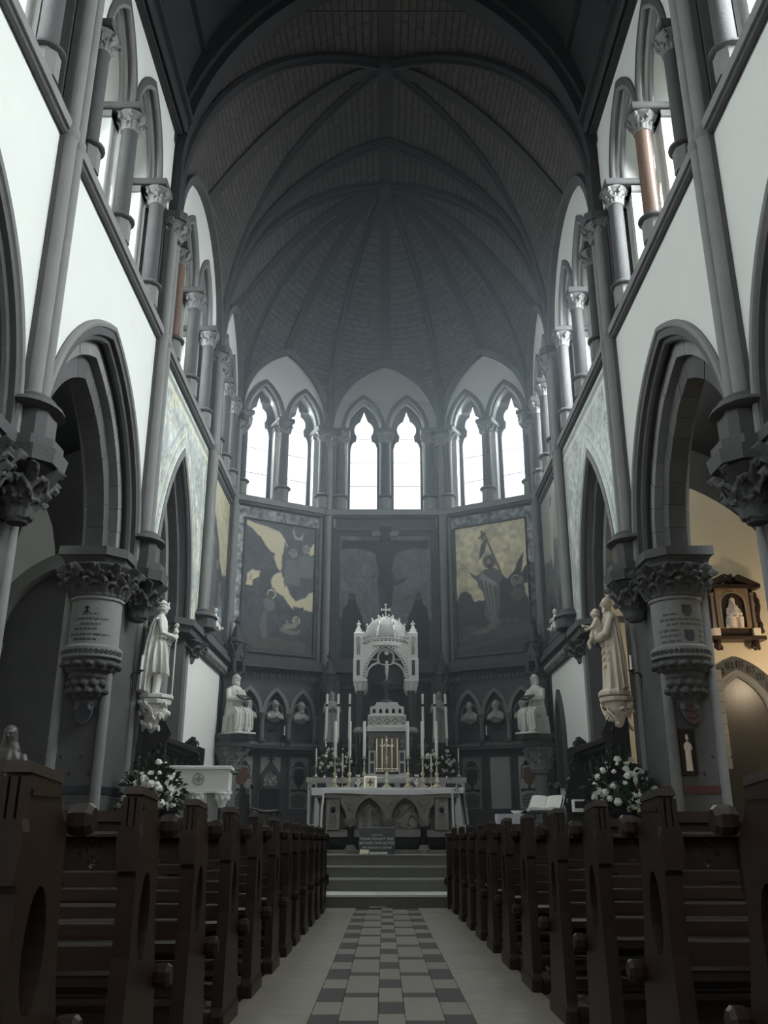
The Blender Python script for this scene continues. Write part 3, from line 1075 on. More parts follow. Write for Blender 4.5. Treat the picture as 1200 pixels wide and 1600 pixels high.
    clerestory(root, fr, 10.2, 15.2, [10.8, 12.5, 14.45], 1.5, glass, shafts=['stone', 'pink' if s > 0 else 'stone', 'stone'])
    clerestory(root, fr, 15.6, 20.75, [16.45, 18.175, 19.9], 1.35, glass, formeret=2.6, shafts=['pink' if s < 0 else 'stone', 'stone', 'stone'])
    clerestory(root, fr, 21.0, 24.4, [21.55, 22.7, 23.85], 1.1, glass, formeret=2.45, lw=.34, label=.10)
    for y in (4.55, 10.0, 15.42, 20.9, 24.45):
        MB().box(y - .28, y + .28, 10.2, 15.1, .05, .75).build('bay_pier', MT['stone'], root, fr)
    clerestory(root, fr, -6.4, -1.1, [-5.4, -3.6, -1.9], 1.5, glass)  # this bay and the next are unseen, windows added to light the altar front
    clerestory(root, fr, -.7, 4.35, [0.1, 1.825, 3.6], 1.5, glass)
    MB().box(-1.2, -.6, 10.2, 15.1, 0, .75).build('bay_pier', MT['stone'], root, fr)
    # roof cornice of the nave
    for zz, w0, w1 in ((14.95, -.14, .1), (15.10, -.26, .1), (15.24, -.36, .1)):
        MB().bbox(-6.5, 15.2, zz, zz + .15, w0, w1, .03).build('cornice', MT['rib'], root, fr)
    MB().tube([(-6.5, 15.08, -.20), (15.2, 15.08, -.20)], .06, 8).build('cornice_roll', MT['rib'], root, fr, smooth=True)
    # closing wall over the clerestory (behind the vault)
    MB().box(15.4, 24.7, 14.6, 16.4, .15, .8).build('upper_wall', MT['stone'], root, fr)
    return root, fr


wall_left, FL = side_wall(-1, 'wall_left', MT['glass_left'])
wall_right, FR = side_wall(1, 'wall_right', MT['glass_right'])


# ---------------- timber vaults
def half_arch(S, K, zs, n=16, peak=1.0):
    """from the springing S up to the crown K in a vertical plane, upright at the springing"""
    S, K = Vector(S), Vector(K)
    d = Vector((K.x - S.x, K.y - S.y, 0))
    L = d.length
    d.normalize()
    r = K.z - zs
    cur = arch(L, max(r, L * 1.03), n)[:n + 1]
    sc = r / max(r, L * 1.03)
    return [Vector((S.x + d.x * (u + L), S.y + d.y * (u + L), zs + z * sc)) for u, z in cur]


def ruled(parent, ca, cb, name, m, uvf, ns=6, bulge=.35, lift=0.0):
    n = len(ca)
    vs, fs, uvs = [], [], []
    for i in range(n):
        t = i / (n - 1)
        for k in range(ns + 1):
            q = k / ns
            p = ca[i].lerp(cb[i], q)
            p.z += bulge * 4 * q * (1 - q) * t * t + lift
            vs.append(p)
            uvs.append(uvf(p))
    for i in range(n - 1):
        for k in range(ns):
            a = i * (ns + 1) + k
            fs.append((a, a + 1, a + ns + 2, a + ns + 1))
    me = bpy.data.meshes.new(name)
    me.from_pydata([tuple(v) for v in vs], [], fs)
    uv = me.uv_layers.new(name='UVMap')
    for l in me.loops:
        uv.data[l.index].uv = uvs[l.vertex_index]
    me.materials.append(m)
    me.polygons.foreach_set('use_smooth', [True] * len(me.polygons))
    return link(name, me, parent)


ZV = 12.95
K1 = Vector((0, 18.175, 20.0))
K2 = Vector((0, 22.6, 19.75))
# nave roof: boarded pointed barrel
mb = MB()
pr = arch(4.42, 5.55, 18, 0, 15.2)
mb.loft([[(x, y, z) for x, z in pr] + [(x * 1.03, y, z + .25) for x, z in reversed(pr)] for y in (-6.5, 15.6)])
ceiling = mb.build('ceiling', MT['nave_roof'], None, kind='structure', smooth=True)
for y in (1.825, 4.55, 7.275, 10.0, 12.725):
    MB().tube([(x * .985, y, z - .03) for x, z in arch(4.42, 5.55, 16, 0, 15.2)], .11, 8).build('roof_rib', MT['rib'], ceiling, smooth=True)
for k in (5, 9, 13):
    for sx in (-1, 1):
        x, z = pr[k]
        MB().box(sx * abs(x) - .06, sx * abs(x) + .06, -6.4, 15.3, z - .13, z + .03).build('purlin', MT['rib'], ceiling)


def uv_bar(p):
    return (p.y, math.atan2(p.z - 13.2, abs(p.x) + 1e-3) * 5.6)


def uv_apse(p):
    dx, dy = p.x, p.y - 22.6
    return (math.atan2(dx, dy + 1e-4) * 3.6, math.atan2(p.z - 12.8, math.hypot(dx, dy) + 1e-3) * 5.6)


def stilted(cur, S):
    return cur


N = 16
ch_arch = {s: half_arch((s * 4.6, 15.45, 0), (0, 15.45, 20.25), 14.0, N) for s in (-1, 1)}
t_arch = {s: half_arch((s * 4.5, 20.9, 0), (0, 20.9, 19.95), 13.5, N) for s in (-1, 1)}
dia_w = {s: half_arch((s * 4.45, 15.55, 0), K1, 13.5, N) for s in (-1, 1)}
dia_e = {s: half_arch((s * 4.45, 20.8, 0), K1, 13.5, N) for s in (-1, 1)}
ap_c = {s: half_arch((s * 4.45, 20.95, 0), K2, 13.5, N) for s in (-1, 1)}
ap_a = {s: half_arch((s * 4.42, 24.42, 0), K2, 13.3, N) for s in (-1, 1)}
ap_b = {s: half_arch((s * 1.8, 25.9, 0), K2, 13.2, N) for s in (-1, 1)}


def wall_half(P, Q, rise, n=N, zs=13.0):
    """half of a wall rib, from P to the crown over the middle of P-Q"""
    P, Q = Vector(P), Vector(Q)
    M_ = (P + Q) / 2
    return half_arch(P, (M_.x, M_.y, zs + rise), zs, n)


for s in (-1, 1):
    X = s * 4.46
    ruled(ceiling, wall_half((X, 15.6, 0), (X, 20.75, 0), 2.62), dia_w[s], 'vault_web', MT['plank'], uv_bar, bulge=.75)
    ruled(ceiling, wall_half((X, 20.75, 0), (X, 15.6, 0), 2.62), dia_e[s], 'vault_web', MT['plank'], uv_bar, bulge=.75)
    ruled(ceiling, ch_arch[s], dia_w[s], 'vault_web', MT['plank'], uv_bar, bulge=.15)
    ruled(ceiling, t_arch[s], dia_e[s], 'vault_web', MT['plank'], uv_bar, bulge=.15)
    ruled(ceiling, t_arch[s], ap_c[s], 'vault_web', MT['plank'], uv_bar, bulge=.1)
    ruled(ceiling, wall_half((X, 21.0, 0), (X, 24.4, 0), 2.47), ap_c[s], 'vault_web', MT['plank_apse'], uv_apse, bulge=.75)
    ruled(ceiling, wall_half((X, 24.4, 0), (X, 21.0, 0), 2.47), ap_a[s], 'vault_web', MT['plank_apse'], uv_apse, bulge=.75)
    a3, b3 = (s * 4.5, 24.5, 0), (s * 1.8, 26.0, 0)
    ruled(ceiling, wall_half(a3, b3, 2.45), ap_a[s], 'vault_web', MT['plank_apse'], uv_apse, bulge=.75)
    ruled(ceiling, wall_half(b3, a3, 2.45), ap_b[s], 'vault_web', MT['plank_apse'], uv_apse, bulge=.75)
    ruled(ceiling, wall_half(b3, (-s * 1.8, 26.0, 0), 2.45), ap_b[s], 'vault_web', MT['plank_apse'], uv_apse, bulge=.75)
    def stem(cur, z):
        return [Vector((cur[0].x, cur[0].y, z))] + cur
    for cur, r, nm in ((dia_w[s], .15, 'diagonal_rib'), (dia_e[s], .15, 'diagonal_rib'), (t_arch[s], .17, 'transverse_rib'), (ap_c[s], .16, 'apse_rib'), (ap_a[s], .15, 'apse_rib'), (ap_b[s], .15, 'apse_rib')):
        c2 = stem(cur, ZV)
        MB().tube([p + Vector((0, 0, -.04)) for p in c2], r, 8, flat=(.8, 1.1)).build(nm, MT['rib'], ceiling, smooth=True)
        MB().tube([p + Vector((0, 0, -.17)) for p in c2], r * .45, 8).build('rib_roll', MT['rib'], ceiling, smooth=True)
    # great chancel arch in two orders
    for y0, y1, d in ((15.10, 15.85, .0), (15.25, 15.70, -.22)):
        rings = []
        cur = stem(ch_arch[s], ZV)
        for i, p in enumerate(cur):
            k = Vector((-s, 0, 0)) if i < 2 else Vector((-p.x * .6, 0, -(p.z - 13.0))).normalized()
            o_ = p - k * (.42 + d)
            q_ = p + k * (.06 - d)
            rings.append([(o_.x, y0, o_.z), (o_.x, y1, o_.z), (q_.x, y1, q_.z), (q_.x, y0, q_.z)])
        MB().loft(rings).build('chancel_arch', MT['rib'], ceiling, smooth=True)
# broad boards along the ridges
def ridge(pts, w, nm='ridge_board'):
    rings = []
    for i, p in enumerate(pts):
        d = (pts[min(i + 1, len(pts) - 1)] - pts[max(i - 1, 0)]).normalized()
        a = d.cross(Vector((0, 0, 1))).normalized() * w
        b = a.cross(d).normalized() * .03
        rings.append([tuple(p - a - b), tuple(p + a - b), tuple(p + a + b), tuple(p - a + b)])
    MB().loft(rings).build(nm, MT['board'], ceiling)


def ridge_pts(P, Q, bulge=.75, n=12, drop=.05):
    return [Vector(P).lerp(Vector(Q), i / n) + Vector((0, 0, bulge * 4 * (i / n) * (1 - i / n) - drop)) for i in range(n + 1)]


for s in (-1, 1):
    ridge(ridge_pts((s * 4.46, 18.175, 15.62), K1), .19)
    ridge(ridge_pts((s * 4.46, 22.7, 15.47), K2), .18)
    ridge(ridge_pts((s * 3.15, 25.25, 15.45), K2), .18)
ridge(ridge_pts((0, 26.0, 15.45), K2), .18)
ridge(ridge_pts((0, 15.45, 20.25), K1, .15), .20)
ridge(ridge_pts((0, 20.9, 19.95), K1, .15), .20)
ridge(ridge_pts((0, 20.9, 19.95), K2, .1), .20)
for K in (K1, K2):
    MB().lathe([(.06, -.36), (.20, -.32), (.26, -.24), (.30, -.14), (.30, .0), (.1, .05)], 16, tuple(K)).build('boss', MT['rib'], ceiling, smooth=True)
MB().tube([(-1.85, 15.45, 18.75), (1.85, 15.45, 18.75)], .022, 8).build('tie_rod', MT['iron'], ceiling, smooth=True)
MB().tube([(-.30, 15.45, 18.75), (-.31, 15.45, 17.9)], .008, 6).build('hanging_cord', MT['iron'], ceiling)
# weathered outer roof closing the shell
MB().loft([[(x, y, z) for x, z in [(-6.2, 15.0), (0, 22.5), (6.2, 15.0), (6.2, 15.6), (0, 23.0), (-6.2, 15.6)]] for y in (-6.6, 27.6)]).build('outer_roof', MT['nave_roof'], ceiling)


# ================================================================== APSE
wall_apse = MB().box(-4.7, 4.7, 27.0, 27.3, 0.0, 17.0).build('wall_apse', MT['stone'], None, kind='structure')
LF = (B_ - A_).length
e1 = (B_ - A_).normalized()
F_L = frame(A_, e1, (-e1.y, e1.x, 0))
F_R = frame((4.5, 24.5, 0), (-e1.x, e1.y, 0), (e1.y, e1.x, 0))
F_C = frame((-1.8, 26.0, 0), (1, 0, 0), (0, 1, 0))
FACETS = [(F_L, LF, -1), (F_C, 3.6, 0), (F_R, LF, 1)]


def facet(fr, L, side):
    p = wall_apse
    MB().box(-.02, L + .02, 0.2, 10.22, 0.0, .7).build('apse_wall', MT['dado'], p, fr)
    # clerestory lancets over a sill
    c = L / 2
    clerestory(p, fr, 0, L, [c - 1.40, c, c + 1.40] if L > 3.2 else [c - 1.34, c, c + 1.34], 1.12, MT['glass_apse'], formeret=2.45, depth=.55, half=.6,
               lw=.43 if L > 3.2 else .37, lz=(10.45, 12.55, 13.92), label=.11, colw=-.02, wall='plaster', outer='stone')
    MB().bbox(-.02, L + .02, 10.06, 10.24, -.16, .02, .03).build('string_course', MT['stone_mid'], p, fr)
    MB().tube([(0, 10.03, -.06), (L, 10.03, -.06)], .06, 8).build('string_roll', MT['stone'], p, fr, smooth=True)
    # mouldings and frieze under the painting
    for z0, z1, w in ((5.18, 5.32, -.30), (5.32, 5.42, -.22), (5.42, 5.52, -.14), (4.72, 4.80, -.10)):
        MB().bbox(0, L, z0, z1, w, .02, .02).build('moulding', MT['stone'], p, fr)
    MB().box(0, L, 4.80, 5.18, -.05, .02).build('frieze', MT['stone_dark'], p, fr)
    mb = MB()
    n = int(L / .24)
    for k in range(n):
        u = (k + .5) * L / n
        for j in range(5):
            t = 2 * PI * j / 5
            mb.ball((u + .045 * math.cos(t), 4.99 + .045 * math.sin(t), -.06), (.032, .032, .03), 6, 4)
        if k < n - 1:
            mb.box(u + .105, u + .135, 4.93, 5.05, -.075, -.04)
    mb.build('frieze_rosettes', MT['stone_mid'], p, fr, kind='stuff')
    # blind arcade
    MB().bbox(0, L, 2.98, 3.08, -.26, .02, .03).build('arcade_ledge', MT['stone'], p, fr)
    MB().bbox(0, L, 3.08, 3.16, -.20, .02, .03).build('arcade_ledge', MT['stone_mid'], p, fr)
    if side:
        us = [.76, 1.56, 2.36]
        h = .33
        pts = [(0, 3.16), (.76 - h, 3.16)]
        pts = [(0, 4.72), (0, 3.16)]
        hol = []
        for u in us:
            hol.append([(u - h, 3.18)] + arch(h, .62, 10, u, 3.95) + [(u + h, 3.18)])
        MB().plate([(.02, 3.16), (L - .02, 3.16), (L - .02, 4.72), (.02, 4.72)], hol, -.14, 0.0).build('arcade_wall', MT['stone'], p, fr)
        for u in us:
            mb = MB()
            arch_ring(mb, h + .08, .72, h - .02, .60, -.20, -.12, u, 3.95, 10)
            mb.build('arcade_arch', MT['stone_mid'], p, fr, smooth=True)
        for u in (.36, 1.16, 1.96, 2.76):
            o = empty('colonnette', fr @ Vector((u, 3.16, -.18)), 0, p)
            MB().lathe([(.11, 0), (.11, .04), (.085, .08), (.085, .10)], 10).build('base', MT['stone'], o, smooth=True)
            MB().lathe([(.062, .1), (.06, .6)], 12).build('shaft', MT['stone_mid'], o, smooth=True)
            k_ = link('capital', CAP_COL, o, None, (0, 0, .58))
            k_.scale = (.42, .42, .52)
    MB().bbox(0, L, 2.88, 2.98, -.08, .02, .02).build('dado_moulding', MT['stone'], p, fr)
    mb = MB()
    for k in range(9):
        u = (k + .5) * L / 9
        mb.prism([(u - .05, 2.84), (u, 2.80), (u + .05, 2.84), (u, 2.88)], -.006, 0)
    mb.box(L / 2 - .025, L / 2 + .025, 2.78, 2.96, -.012, 0).box(L / 2 - .09, L / 2 + .09, 2.86, 2.90, -.012, 0)
    mb.build('stencilled_diapers', MT['ink'], p, fr, kind='stuff')


for f_ in FACETS:
    facet(*f_)


def corner_shafts(x, y, ang):
    """cluster of vault shafts in a corner of the apse"""
    o = empty('vault_shaft', (x, y, 0), ang, wall_apse)
    for d, r in ((-.20, .07), (0, .12), (.20, .07)):
        MB().tube([(d, -.06 - .06 * (d == 0), 5.2), (d, -.06 - .06 * (d == 0), 12.6)], r, 12).build('shaft', MT['stone_mid'], o, smooth=True)
    MB().lathe([(.13, 10.0), (.17, 10.04), (.17, 10.14), (.13, 10.18)], 16, (0, -.12, 0)).build('annulet', MT['stone_mid'], o, smooth=True)
    k_ = link('capital', CAP_COL, o, None, (0, -.08, 12.35))
    k_.scale = (1.3, 1.1, 1)
    MB().bbox(-.34, .34, -.36, .1, 12.72, 12.9, .06).build('abacus', MT['stone'], o)


corner_shafts(-1.8, 26.0, math.radians(14))
corner_shafts(1.8, 26.0, -math.radians(14))


# spirelet canopies over the corner statues
def canopy(x, y, rz, z0=4.55, sc=1.0):
    o = empty('statue_canopy', (x, y, z0), rz, wall_apse)
    o.scale = (sc, sc, sc)
    n = 5
    for k in range(3):
        a = -PI / 2 + (k - 1) * 1.05
        m_ = Matrix.Rotation(a + PI / 2, 4, 'Z') @ Matrix.Translation((0, -.30, 0)) @ Matrix.Rotation(PI / 2, 4, 'X')
        mb = MB()
        mb.plate([(-.22, -.30), (.22, -.30), (.22, .25), (0, .72), (-.22, .25)], [[(-.14, -.28)] + arch(.14, .32, 6, 0, -.02) + [(.14, -.28)]], -.05, .05)
        mb.tube([(-.24, .22, .03), (0, .76, .03)], .035, 6).tube([(.24, .22, .03), (0, .76, .03)], .035, 6)
        for j in range(4):
            t = (j + .5) / 4
            mb.ball((-.24 * (1 - t), .22 + .54 * t + .04, .06), .035, 6, 4).ball((.24 * (1 - t), .22 + .54 * t + .04, .06), .035, 6, 4)
        mb.xf(m_)
        mb.build('gablet', MT['stone'], o)
    MB().lathe([(.34, .1), (.34, .32), (.30, .36), (.24, .42), (.22, .75), (.28, .80), (.28, .86), (.20, .92), (.10, 1.30), (.04, 1.42)], 8, phase=PI / 8).build('spire', MT['stone'], o)
    mb = MB()
    for k in range(4):
        a = k * PI / 2
        mb.ball((.07 * math.cos(a), .07 * math.sin(a), 1.52), (.055, .055, .07), 6, 5)
    mb.ball((0, 0, 1.62), (.05, .05, .09), 6, 5).lathe([(.03, 1.40), (.03, 1.5)], 6)
    remesh(mb, 'finial', MT['stone'], .022, 1, o)


canopy(-1.62, 25.62, math.radians(20), 4.50, .74)
canopy(1.62, 25.62, -math.radians(20), 4.50, .74)
canopy(-4.12, 24.25, math.radians(35), 5.14, .80)
canopy(4.12, 24.25, -math.radians(35), 5.14, .80)

# bracket shelves under the seated statues in the outer corners
for s in (-1, 1):
    o = empty('statue_bracket', (s * 4.08, 24.18, 0), -s * math.radians(28), wall_apse)
    for z0, z1, r in ((3.16, 3.26, .52), (3.06, 3.16, .46), (2.96, 3.06, .50)):
        MB().lathe([(r, z0), (r, z1)], 8, phase=PI / 8).build('bracket_slab', MT['stone'], o)
    k_ = link('capital', CAP_COL, o, None, (0, 0, 2.36))
    k_.scale = (1.7, 1.7, 1.6)
    MB().lathe([(.24, 1.0), (.24, 1.1), (.18, 1.15), (.17, 2.25), (.24, 2.3), (.24, 2.38)], 14).build('shaft', MT['stone_mid'], o, smooth=True)
for s in (-1, 1):
    o = empty('statue_bracket', (s * 1.52, 25.45, 0), 0, wall_apse)
    MB().lathe([(.12, 2.7), (.22, 2.85), (.3, 3.0), (.34, 3.05), (.34, 3.16)], 8, phase=PI / 8).build('bracket_slab', MT['stone'], o)

# little pointed door in the right cream wall beside the apse
o = empty('door_1', (0, 0, 0), 0, None, 'structure')
mb = MB()
pp = [(22.55, 1.9)] + arch(.42, 1.0, 10, 22.97, 3.1) + [(23.39, 1.9)]
MB().prism(pp, -.06, .1).build('door_recess', MT['ink'], o, FR)
mb = MB()
arch_ring(mb, .55, 1.2, .42, 1.0, -.12, .02, 22.97, 3.1, 10)
for u in (22.485, 23.455):
    mb.box(u - .065, u + .065, 1.9, 3.1, -.12, .02)
mb.build('door_surround', MT['stone'], o, FR)

# ================================================================== AISLES AND WEST END
wall_west = MB().plate([(-9.8, -.6), (9.8, -.6), (9.8, 21.5), (-9.8, 21.5)], [[(-2.4, 5.2)] + arch(2.4, 3.6, 12, 0, 10.0) + [(2.4, 5.2)]], -6.9, -6.5)
wall_west.v = [(x, w, z) for x, z, w in wall_west.v]
wall_west = wall_west.build('wall_back', MT['plaster'], None, kind='structure')
window(frame((0, -6.7, 0), (1, 0, 0), (0, -1, 0)), [(-2.4, 5.2)] + arch(2.4, 3.6, 12, 0, 10.0) + [(2.4, 5.2)], 0, MT['fill_glass_west'])  # unseen glowing window, added for fill light from the west
AISLE = {}
for s, nm in ((-1, 'left'), (1, 'right')):
    fr = frame((s * 9.4, 0, 0), (0, 1, 0), (s, 0, 0))
    m = MT['plaster'] if s < 0 else MT['warm_plaster']
    hol = []
    for c in (1.8, 7.3):
        hol.append([(c - .6, 3.4)] + arch(.6, 1.2, 8, c, 5.6) + [(c + .6, 3.4)])
    root = MB().plate([(-6.9, -.7), (27.2, -.7), (27.2, 9.9), (-6.9, 9.9)], hol, 0, .4).build('wall_aisle_' + nm, m, None, fr, kind='structure')
    AISLE[s] = root
    for h in hol:
        window(fr, h, .3, MT['glass_aisle'], False)
    # sloping timber roof of the aisle
    MB().loft([[(s * x, y, z) for x, z in ((5.75, 9.9), (9.6, 8.2), (9.6, 8.4), (5.75, 10.1))] for y in (-6.9, 27.2)]).build('aisle_roof', MT['nave_roof'], root)
    MB().box(min(s * 5.7, s * 4.5), max(s * 5.7, s * 4.5), 24.6, 27.2, 0, 16).build('east_return_wall', MT['stone'], root)
    # east wall of the aisle seen through the arcade, plaster within a wall rib
    YE = 19.0
    fe = frame((0, YE, 0), (s, 0, 0), (0, 1, 0))
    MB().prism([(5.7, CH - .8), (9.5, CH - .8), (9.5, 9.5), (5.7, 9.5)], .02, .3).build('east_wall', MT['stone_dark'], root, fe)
    if s < 0:
        MB().prism([(8.45, 4.7), (8.42, 5.8), (8.33, 6.8), (8.2, 7.5), (7.99, 8.26), (7.75, 7.85), (7.55, 7.4), (7.43, 6.9), (7.36, 6.3), (7.34, 5.4), (7.34, 4.7)], -.02, .05).build('wall_field', MT['plaster'], root, fe)
        mb = MB()
        arch_ring(mb, 1.58, 1.95, 1.32, 1.62, -.35, .02, 6.98, 4.75, 14)
        mb.build('recess_arch', MT['stone_mid'], root, fe, smooth=True)
        MB().prism([(5.5, .0)] + arch(1.32, 1.62, 12, 6.98, 4.75) + [(8.30, .0)], -.06, .03).build('recess_back', MT['dado'], root, fe)
        MB().bbox(8.22, 8.72, 4.50, 4.75, -.4, .02, .05).build('impost', MT['stone'], root, fe)
        MB().bbox(8.30, 8.62, .0, 4.5, -.35, .02, .05).build('recess_jamb', MT['stone'], root, fe)
    else:
        pl = [(5.0, 1.0)] + arch(2.3, 3.6, 14, 7.0, 4.7) + [(9.3, 1.0)]
        MB().prism(pl, -.02, .05).build('wall_field', MT['warm_plaster'], root, fe)
        # pointed arch with carved quatrefoils over a dark panel in place of an opening
        cx, cz, a, r = 7.48, 3.05, 1.02, 1.38
        mb = MB()
        arch_ring(mb, a, r, a - .26, r - .28, -.10, .02, cx, cz, 14)
        mb.build('opening_arch', MT['stone'], root, fe, smooth=True)
        for da in (.36, .46):
            MB().tube([(*q_, -.02) for q_ in arch(a - da + .08, r - da + .08, 14, cx, cz)], .07, 8).build('arch_roll', MT['stone_mid'], root, fe, smooth=True)
        MB().prism([(cx - a + .28, .0)] + arch(a - .28, r - .3, 12, cx, cz) + [(min(cx + a - .28, 9.4), .0)], -.035, .03).build('opening_shade_panel', MT['stall'], root, fe)  # flat dark sheet, its colour stands in for the unlit interior
        cur = arch(a - .13, r - .14, 40, cx, cz)
        for k in range(6, 75, 6):
            x, z = cur[k]
            q = empty('quatrefoil', fe @ Vector((x, z, -.11)), 0, root)
            mb = MB()
            for j in range(4):
                t = j * PI / 2 + PI / 4
                mb.tube([(.045 * math.cos(t) + .04 * math.cos(i * PI / 4), -.01, .045 * math.sin(t) + .04 * math.sin(i * PI / 4)) for i in range(8)], .013, 5, closed=True)
            me_ = mb.mesh('quatrefoil_ring', MT['stone_dark'])
            q.name = 'quatrefoil'
            link('foil_ring', me_, q)
        # long and short quoins at its left jamb
        for k in range(9):
            z = 2.10 + k * .225
            MB().bbox(6.90, 7.06, z, z + .215, -.30, .03, .008).build('quoin', MT['stone_mid'], root, fe)
        # sloping stone tabernacle-arch stones high beside the pier
        for k in range(7):
            z = 5.2 + k * .42
            MB().bbox(5.55, 6.0 + .1 * (k % 2), z, z + .41, -.10, .03, .008).build('quoin', MT['warm_plaster'] if k % 2 else MT['stone_mid'], root, fe)

# warm lamp of the right aisle, hung from the roof behind the pier
lamp = thing('hanging_lamp', 'small brass hanging lamp glowing in the dark right aisle', 'lamp', (8.3, 17.1, 4.3))
mb = MB()
mb.tube([(0, 0, 0), (0, 0, 4.3)], .012, 6)
mb.build('chain', MT['iron'], lamp)
MB().lathe([(.03, .05), (.12, 0), (.16, -.06), (.12, -.1), (.05, -.12)], 14).build('canopy', MT['brass'], lamp, smooth=True)
MB().ball((0, 0, -.16), .06, 12, 8).build('bulb', mat('lamp_glow', (1.0, 0.80, 0.5), emit=9.0), lamp, smooth=True)
pl_ = bpy.data.lights.new('lamp_light', 'POINT')
pl_.energy = 100
pl_.color = (1.0, .78, .52)
pl_.shadow_soft_size = .12
po = bpy.data.objects.new('lamp_light', pl_)
COL.objects.link(po)
po.location = (0, 0, -.32)
po.parent = lamp


# ================================================================== FIGURES CARVED IN STONE
def Rz(a):
    return Matrix.Rotation(a, 4, 'Z')


def robe(mb, prof, nf=9, n=72, ph=0.0, seed=0):
    """draped body: (z, rx, ry, cx, cy, fold) rings, folds run down the cloth"""
    rg = random.Random(seed)
    ph2 = rg.uniform(0, 6)
    rings = []
    for z, rx, ry, cx, cy, am in prof:
        r = []
        for i in range(n):
            t = 2 * PI * i / n
            q = math.sin(nf * t + ph + z * 1.3)
            f = 1 + am * (1.5 * (abs(q) ** .6 * (1 if q > 0 else -1.0)) + .8 * math.sin((nf + 4) * t + ph2 - z * 2.0))
            r.append((cx + rx * f * math.cos(t), cy + ry * f * math.sin(t), z))
        rings.append(r)
    return mb.loft(rings)


def head(mb, c, yaw=0.0, tilt=0.0, s=1.0, hair='short', beard=True, crown=False, veil=False):
    """face looks along local -Y before yaw; c is the centre of the skull"""
    q = MB()
    q.ball((0, 0, 0), (.078, .096, .118), 16, 12)
    q.ball((0, -.03, -.07), (.058, .066, .06), 12, 8)          # jaw
    q.tube([(0, -.090, .03), (0, -.122, -.018), (0, -.098, -.032)], [.013, .021, .016], 6)   # nose
    q.tube([(-.055, -.083, .036), (0, -.098, .036), (.055, -.083, .036)], [.016, .017, .016], 6)   # brow
    for d in (-1, 1):
        q.ball((d * .032, -.083, .014), (.014, .010, .009), 7, 5)  # eyes
        q.ball((d * .045, -.070, -.02), (.025, .022, .025), 7, 5)  # cheeks
        q.ball((d * .080, .004, -.005), (.012, .022, .032), 7, 5)  # ears
    q.tube([(-.025, -.090, -.052), (0, -.097, -.05), (.025, -.090, -.052)], [.008, .011, .008], 6)  # mouth
    q.ball((0, -.075, -.095), (.026, .022, .02), 7, 5)          # chin
    if beard:
        q.ball((0, -.070, -.115), (.055, .040, .075), 10, 7)
        q.ball((0, -.055, -.16), (.035, .03, .05), 8, 6)
        for k in range(7):
            a = -1.2 + k * .4
            q.ball((.058 * math.sin(a), -.062 - .02 * math.cos(a), -.10 - .02 * (k % 2)), .02, 6, 5)
    if hair == 'short':
        q.ball((0, .018, .028), (.089, .098, .108), 14, 9)
    if hair in ('curly', 'long'):
        q.ball((0, .02, .03), (.089, .098, .108), 14, 9)
        for k in range(26):
            a = PI * .08 + k * PI * 1.84 / 25
            for zz in ((-.05, 0.0, .05) if hair == 'curly' else (-.12, -.07, -.02, .04)):
                if math.cos(a) > -2:
                    x, y = .085 * math.sin(a), -.088 * math.cos(a) + .012
                    if y > -.045:
                        q.ball((x * 1.05, y * 1.08, zz), .021, 6, 5)
    if veil:
        q.ball((0, .015, .02), (.098, .108, .118), 14, 9)
        q.loft([[(rx * math.cos(t), .02 + ry * math.sin(t), z) for t in [2 * PI * i / 18 for i in range(18)]] for z, rx, ry in ((.02, .097, .10), (-.10, .11, .10), (-.22, .16, .11))])
    if crown:
        q.tube([(.088 * math.cos(t), .100 * math.sin(t) + .006, .062) for t in [2 * PI * i / 20 for i in range(20)]], .014, 6, closed=True)
        q.ball((0, -.10, .085), (.02, .014, .03), 7, 5)
    q.tube([(0, .01, -.08), (0, .02, -.20)], [.052, .062], 10)   # neck
    q.xf(Matrix.Translation(c) @ Rz(yaw) @ Matrix.Rotation(tilt, 4, 'X') @ Matrix.Scale(s, 4))
    mb.add(q.v, q.f)


def arm(mb, sh, el, wr, r=(.062, .05, .034), sleeve=0.0):
    mb.tube([sh, tuple((Vector(sh) + Vector(el)) / 2), el, tuple((Vector(el) + Vector(wr)) / 2), wr], [r[0], (r[0] + r[1]) / 2 + sleeve * .4, r[1] + sleeve, (r[1] + r[2]) / 2 + sleeve, r[2] + sleeve * .5], 10)


def hand(mb, wr, to, side, s=1.0, curl=.5, spread=(0, 0, 1)):
    """palm and five unequal fingers reaching from the wrist towards to"""
    w = Vector(wr)
    d = (Vector(to) - w).normalized()
    sp = Vector(spread)
    sp = (sp - d * sp.dot(d)).normalized()
    nrm = d.cross(sp) * side
    mb.tube([w, w + d * .05 * s, w + d * .095 * s], [.032 * s, .042 * s, .036 * s], 8)
    for k, ln in enumerate((.062, .075, .080, .070)):
        o = sp * (-.030 + .020 * k) * s
        b = w + d * .088 * s + o
        m_ = b + d * ln * .5 * s + nrm * ln * curl * .35 * s
        e = m_ + d * ln * .45 * (1 - curl) * s + nrm * ln * curl * .8 * s
        mb.tube([b, m_, e], [.0115 * s, .0105 * s, .008 * s], 6)
    b = w + d * .035 * s - sp * .036 * s
    mb.tube([b, b - sp * .025 * s + d * .035 * s + nrm * .012 * s, b - sp * .018 * s + d * .065 * s + nrm * .03 * s], [.015 * s, .0125 * s, .009 * s], 6)


def statue(name, label, mb, material, loc, rz, voxel=.013, group=None, smooth=1):
    o = thing(name, label, 'statue', loc, rz, group)
    remesh(mb, 'figure', material, voxel * .85, smooth, o)
    return o


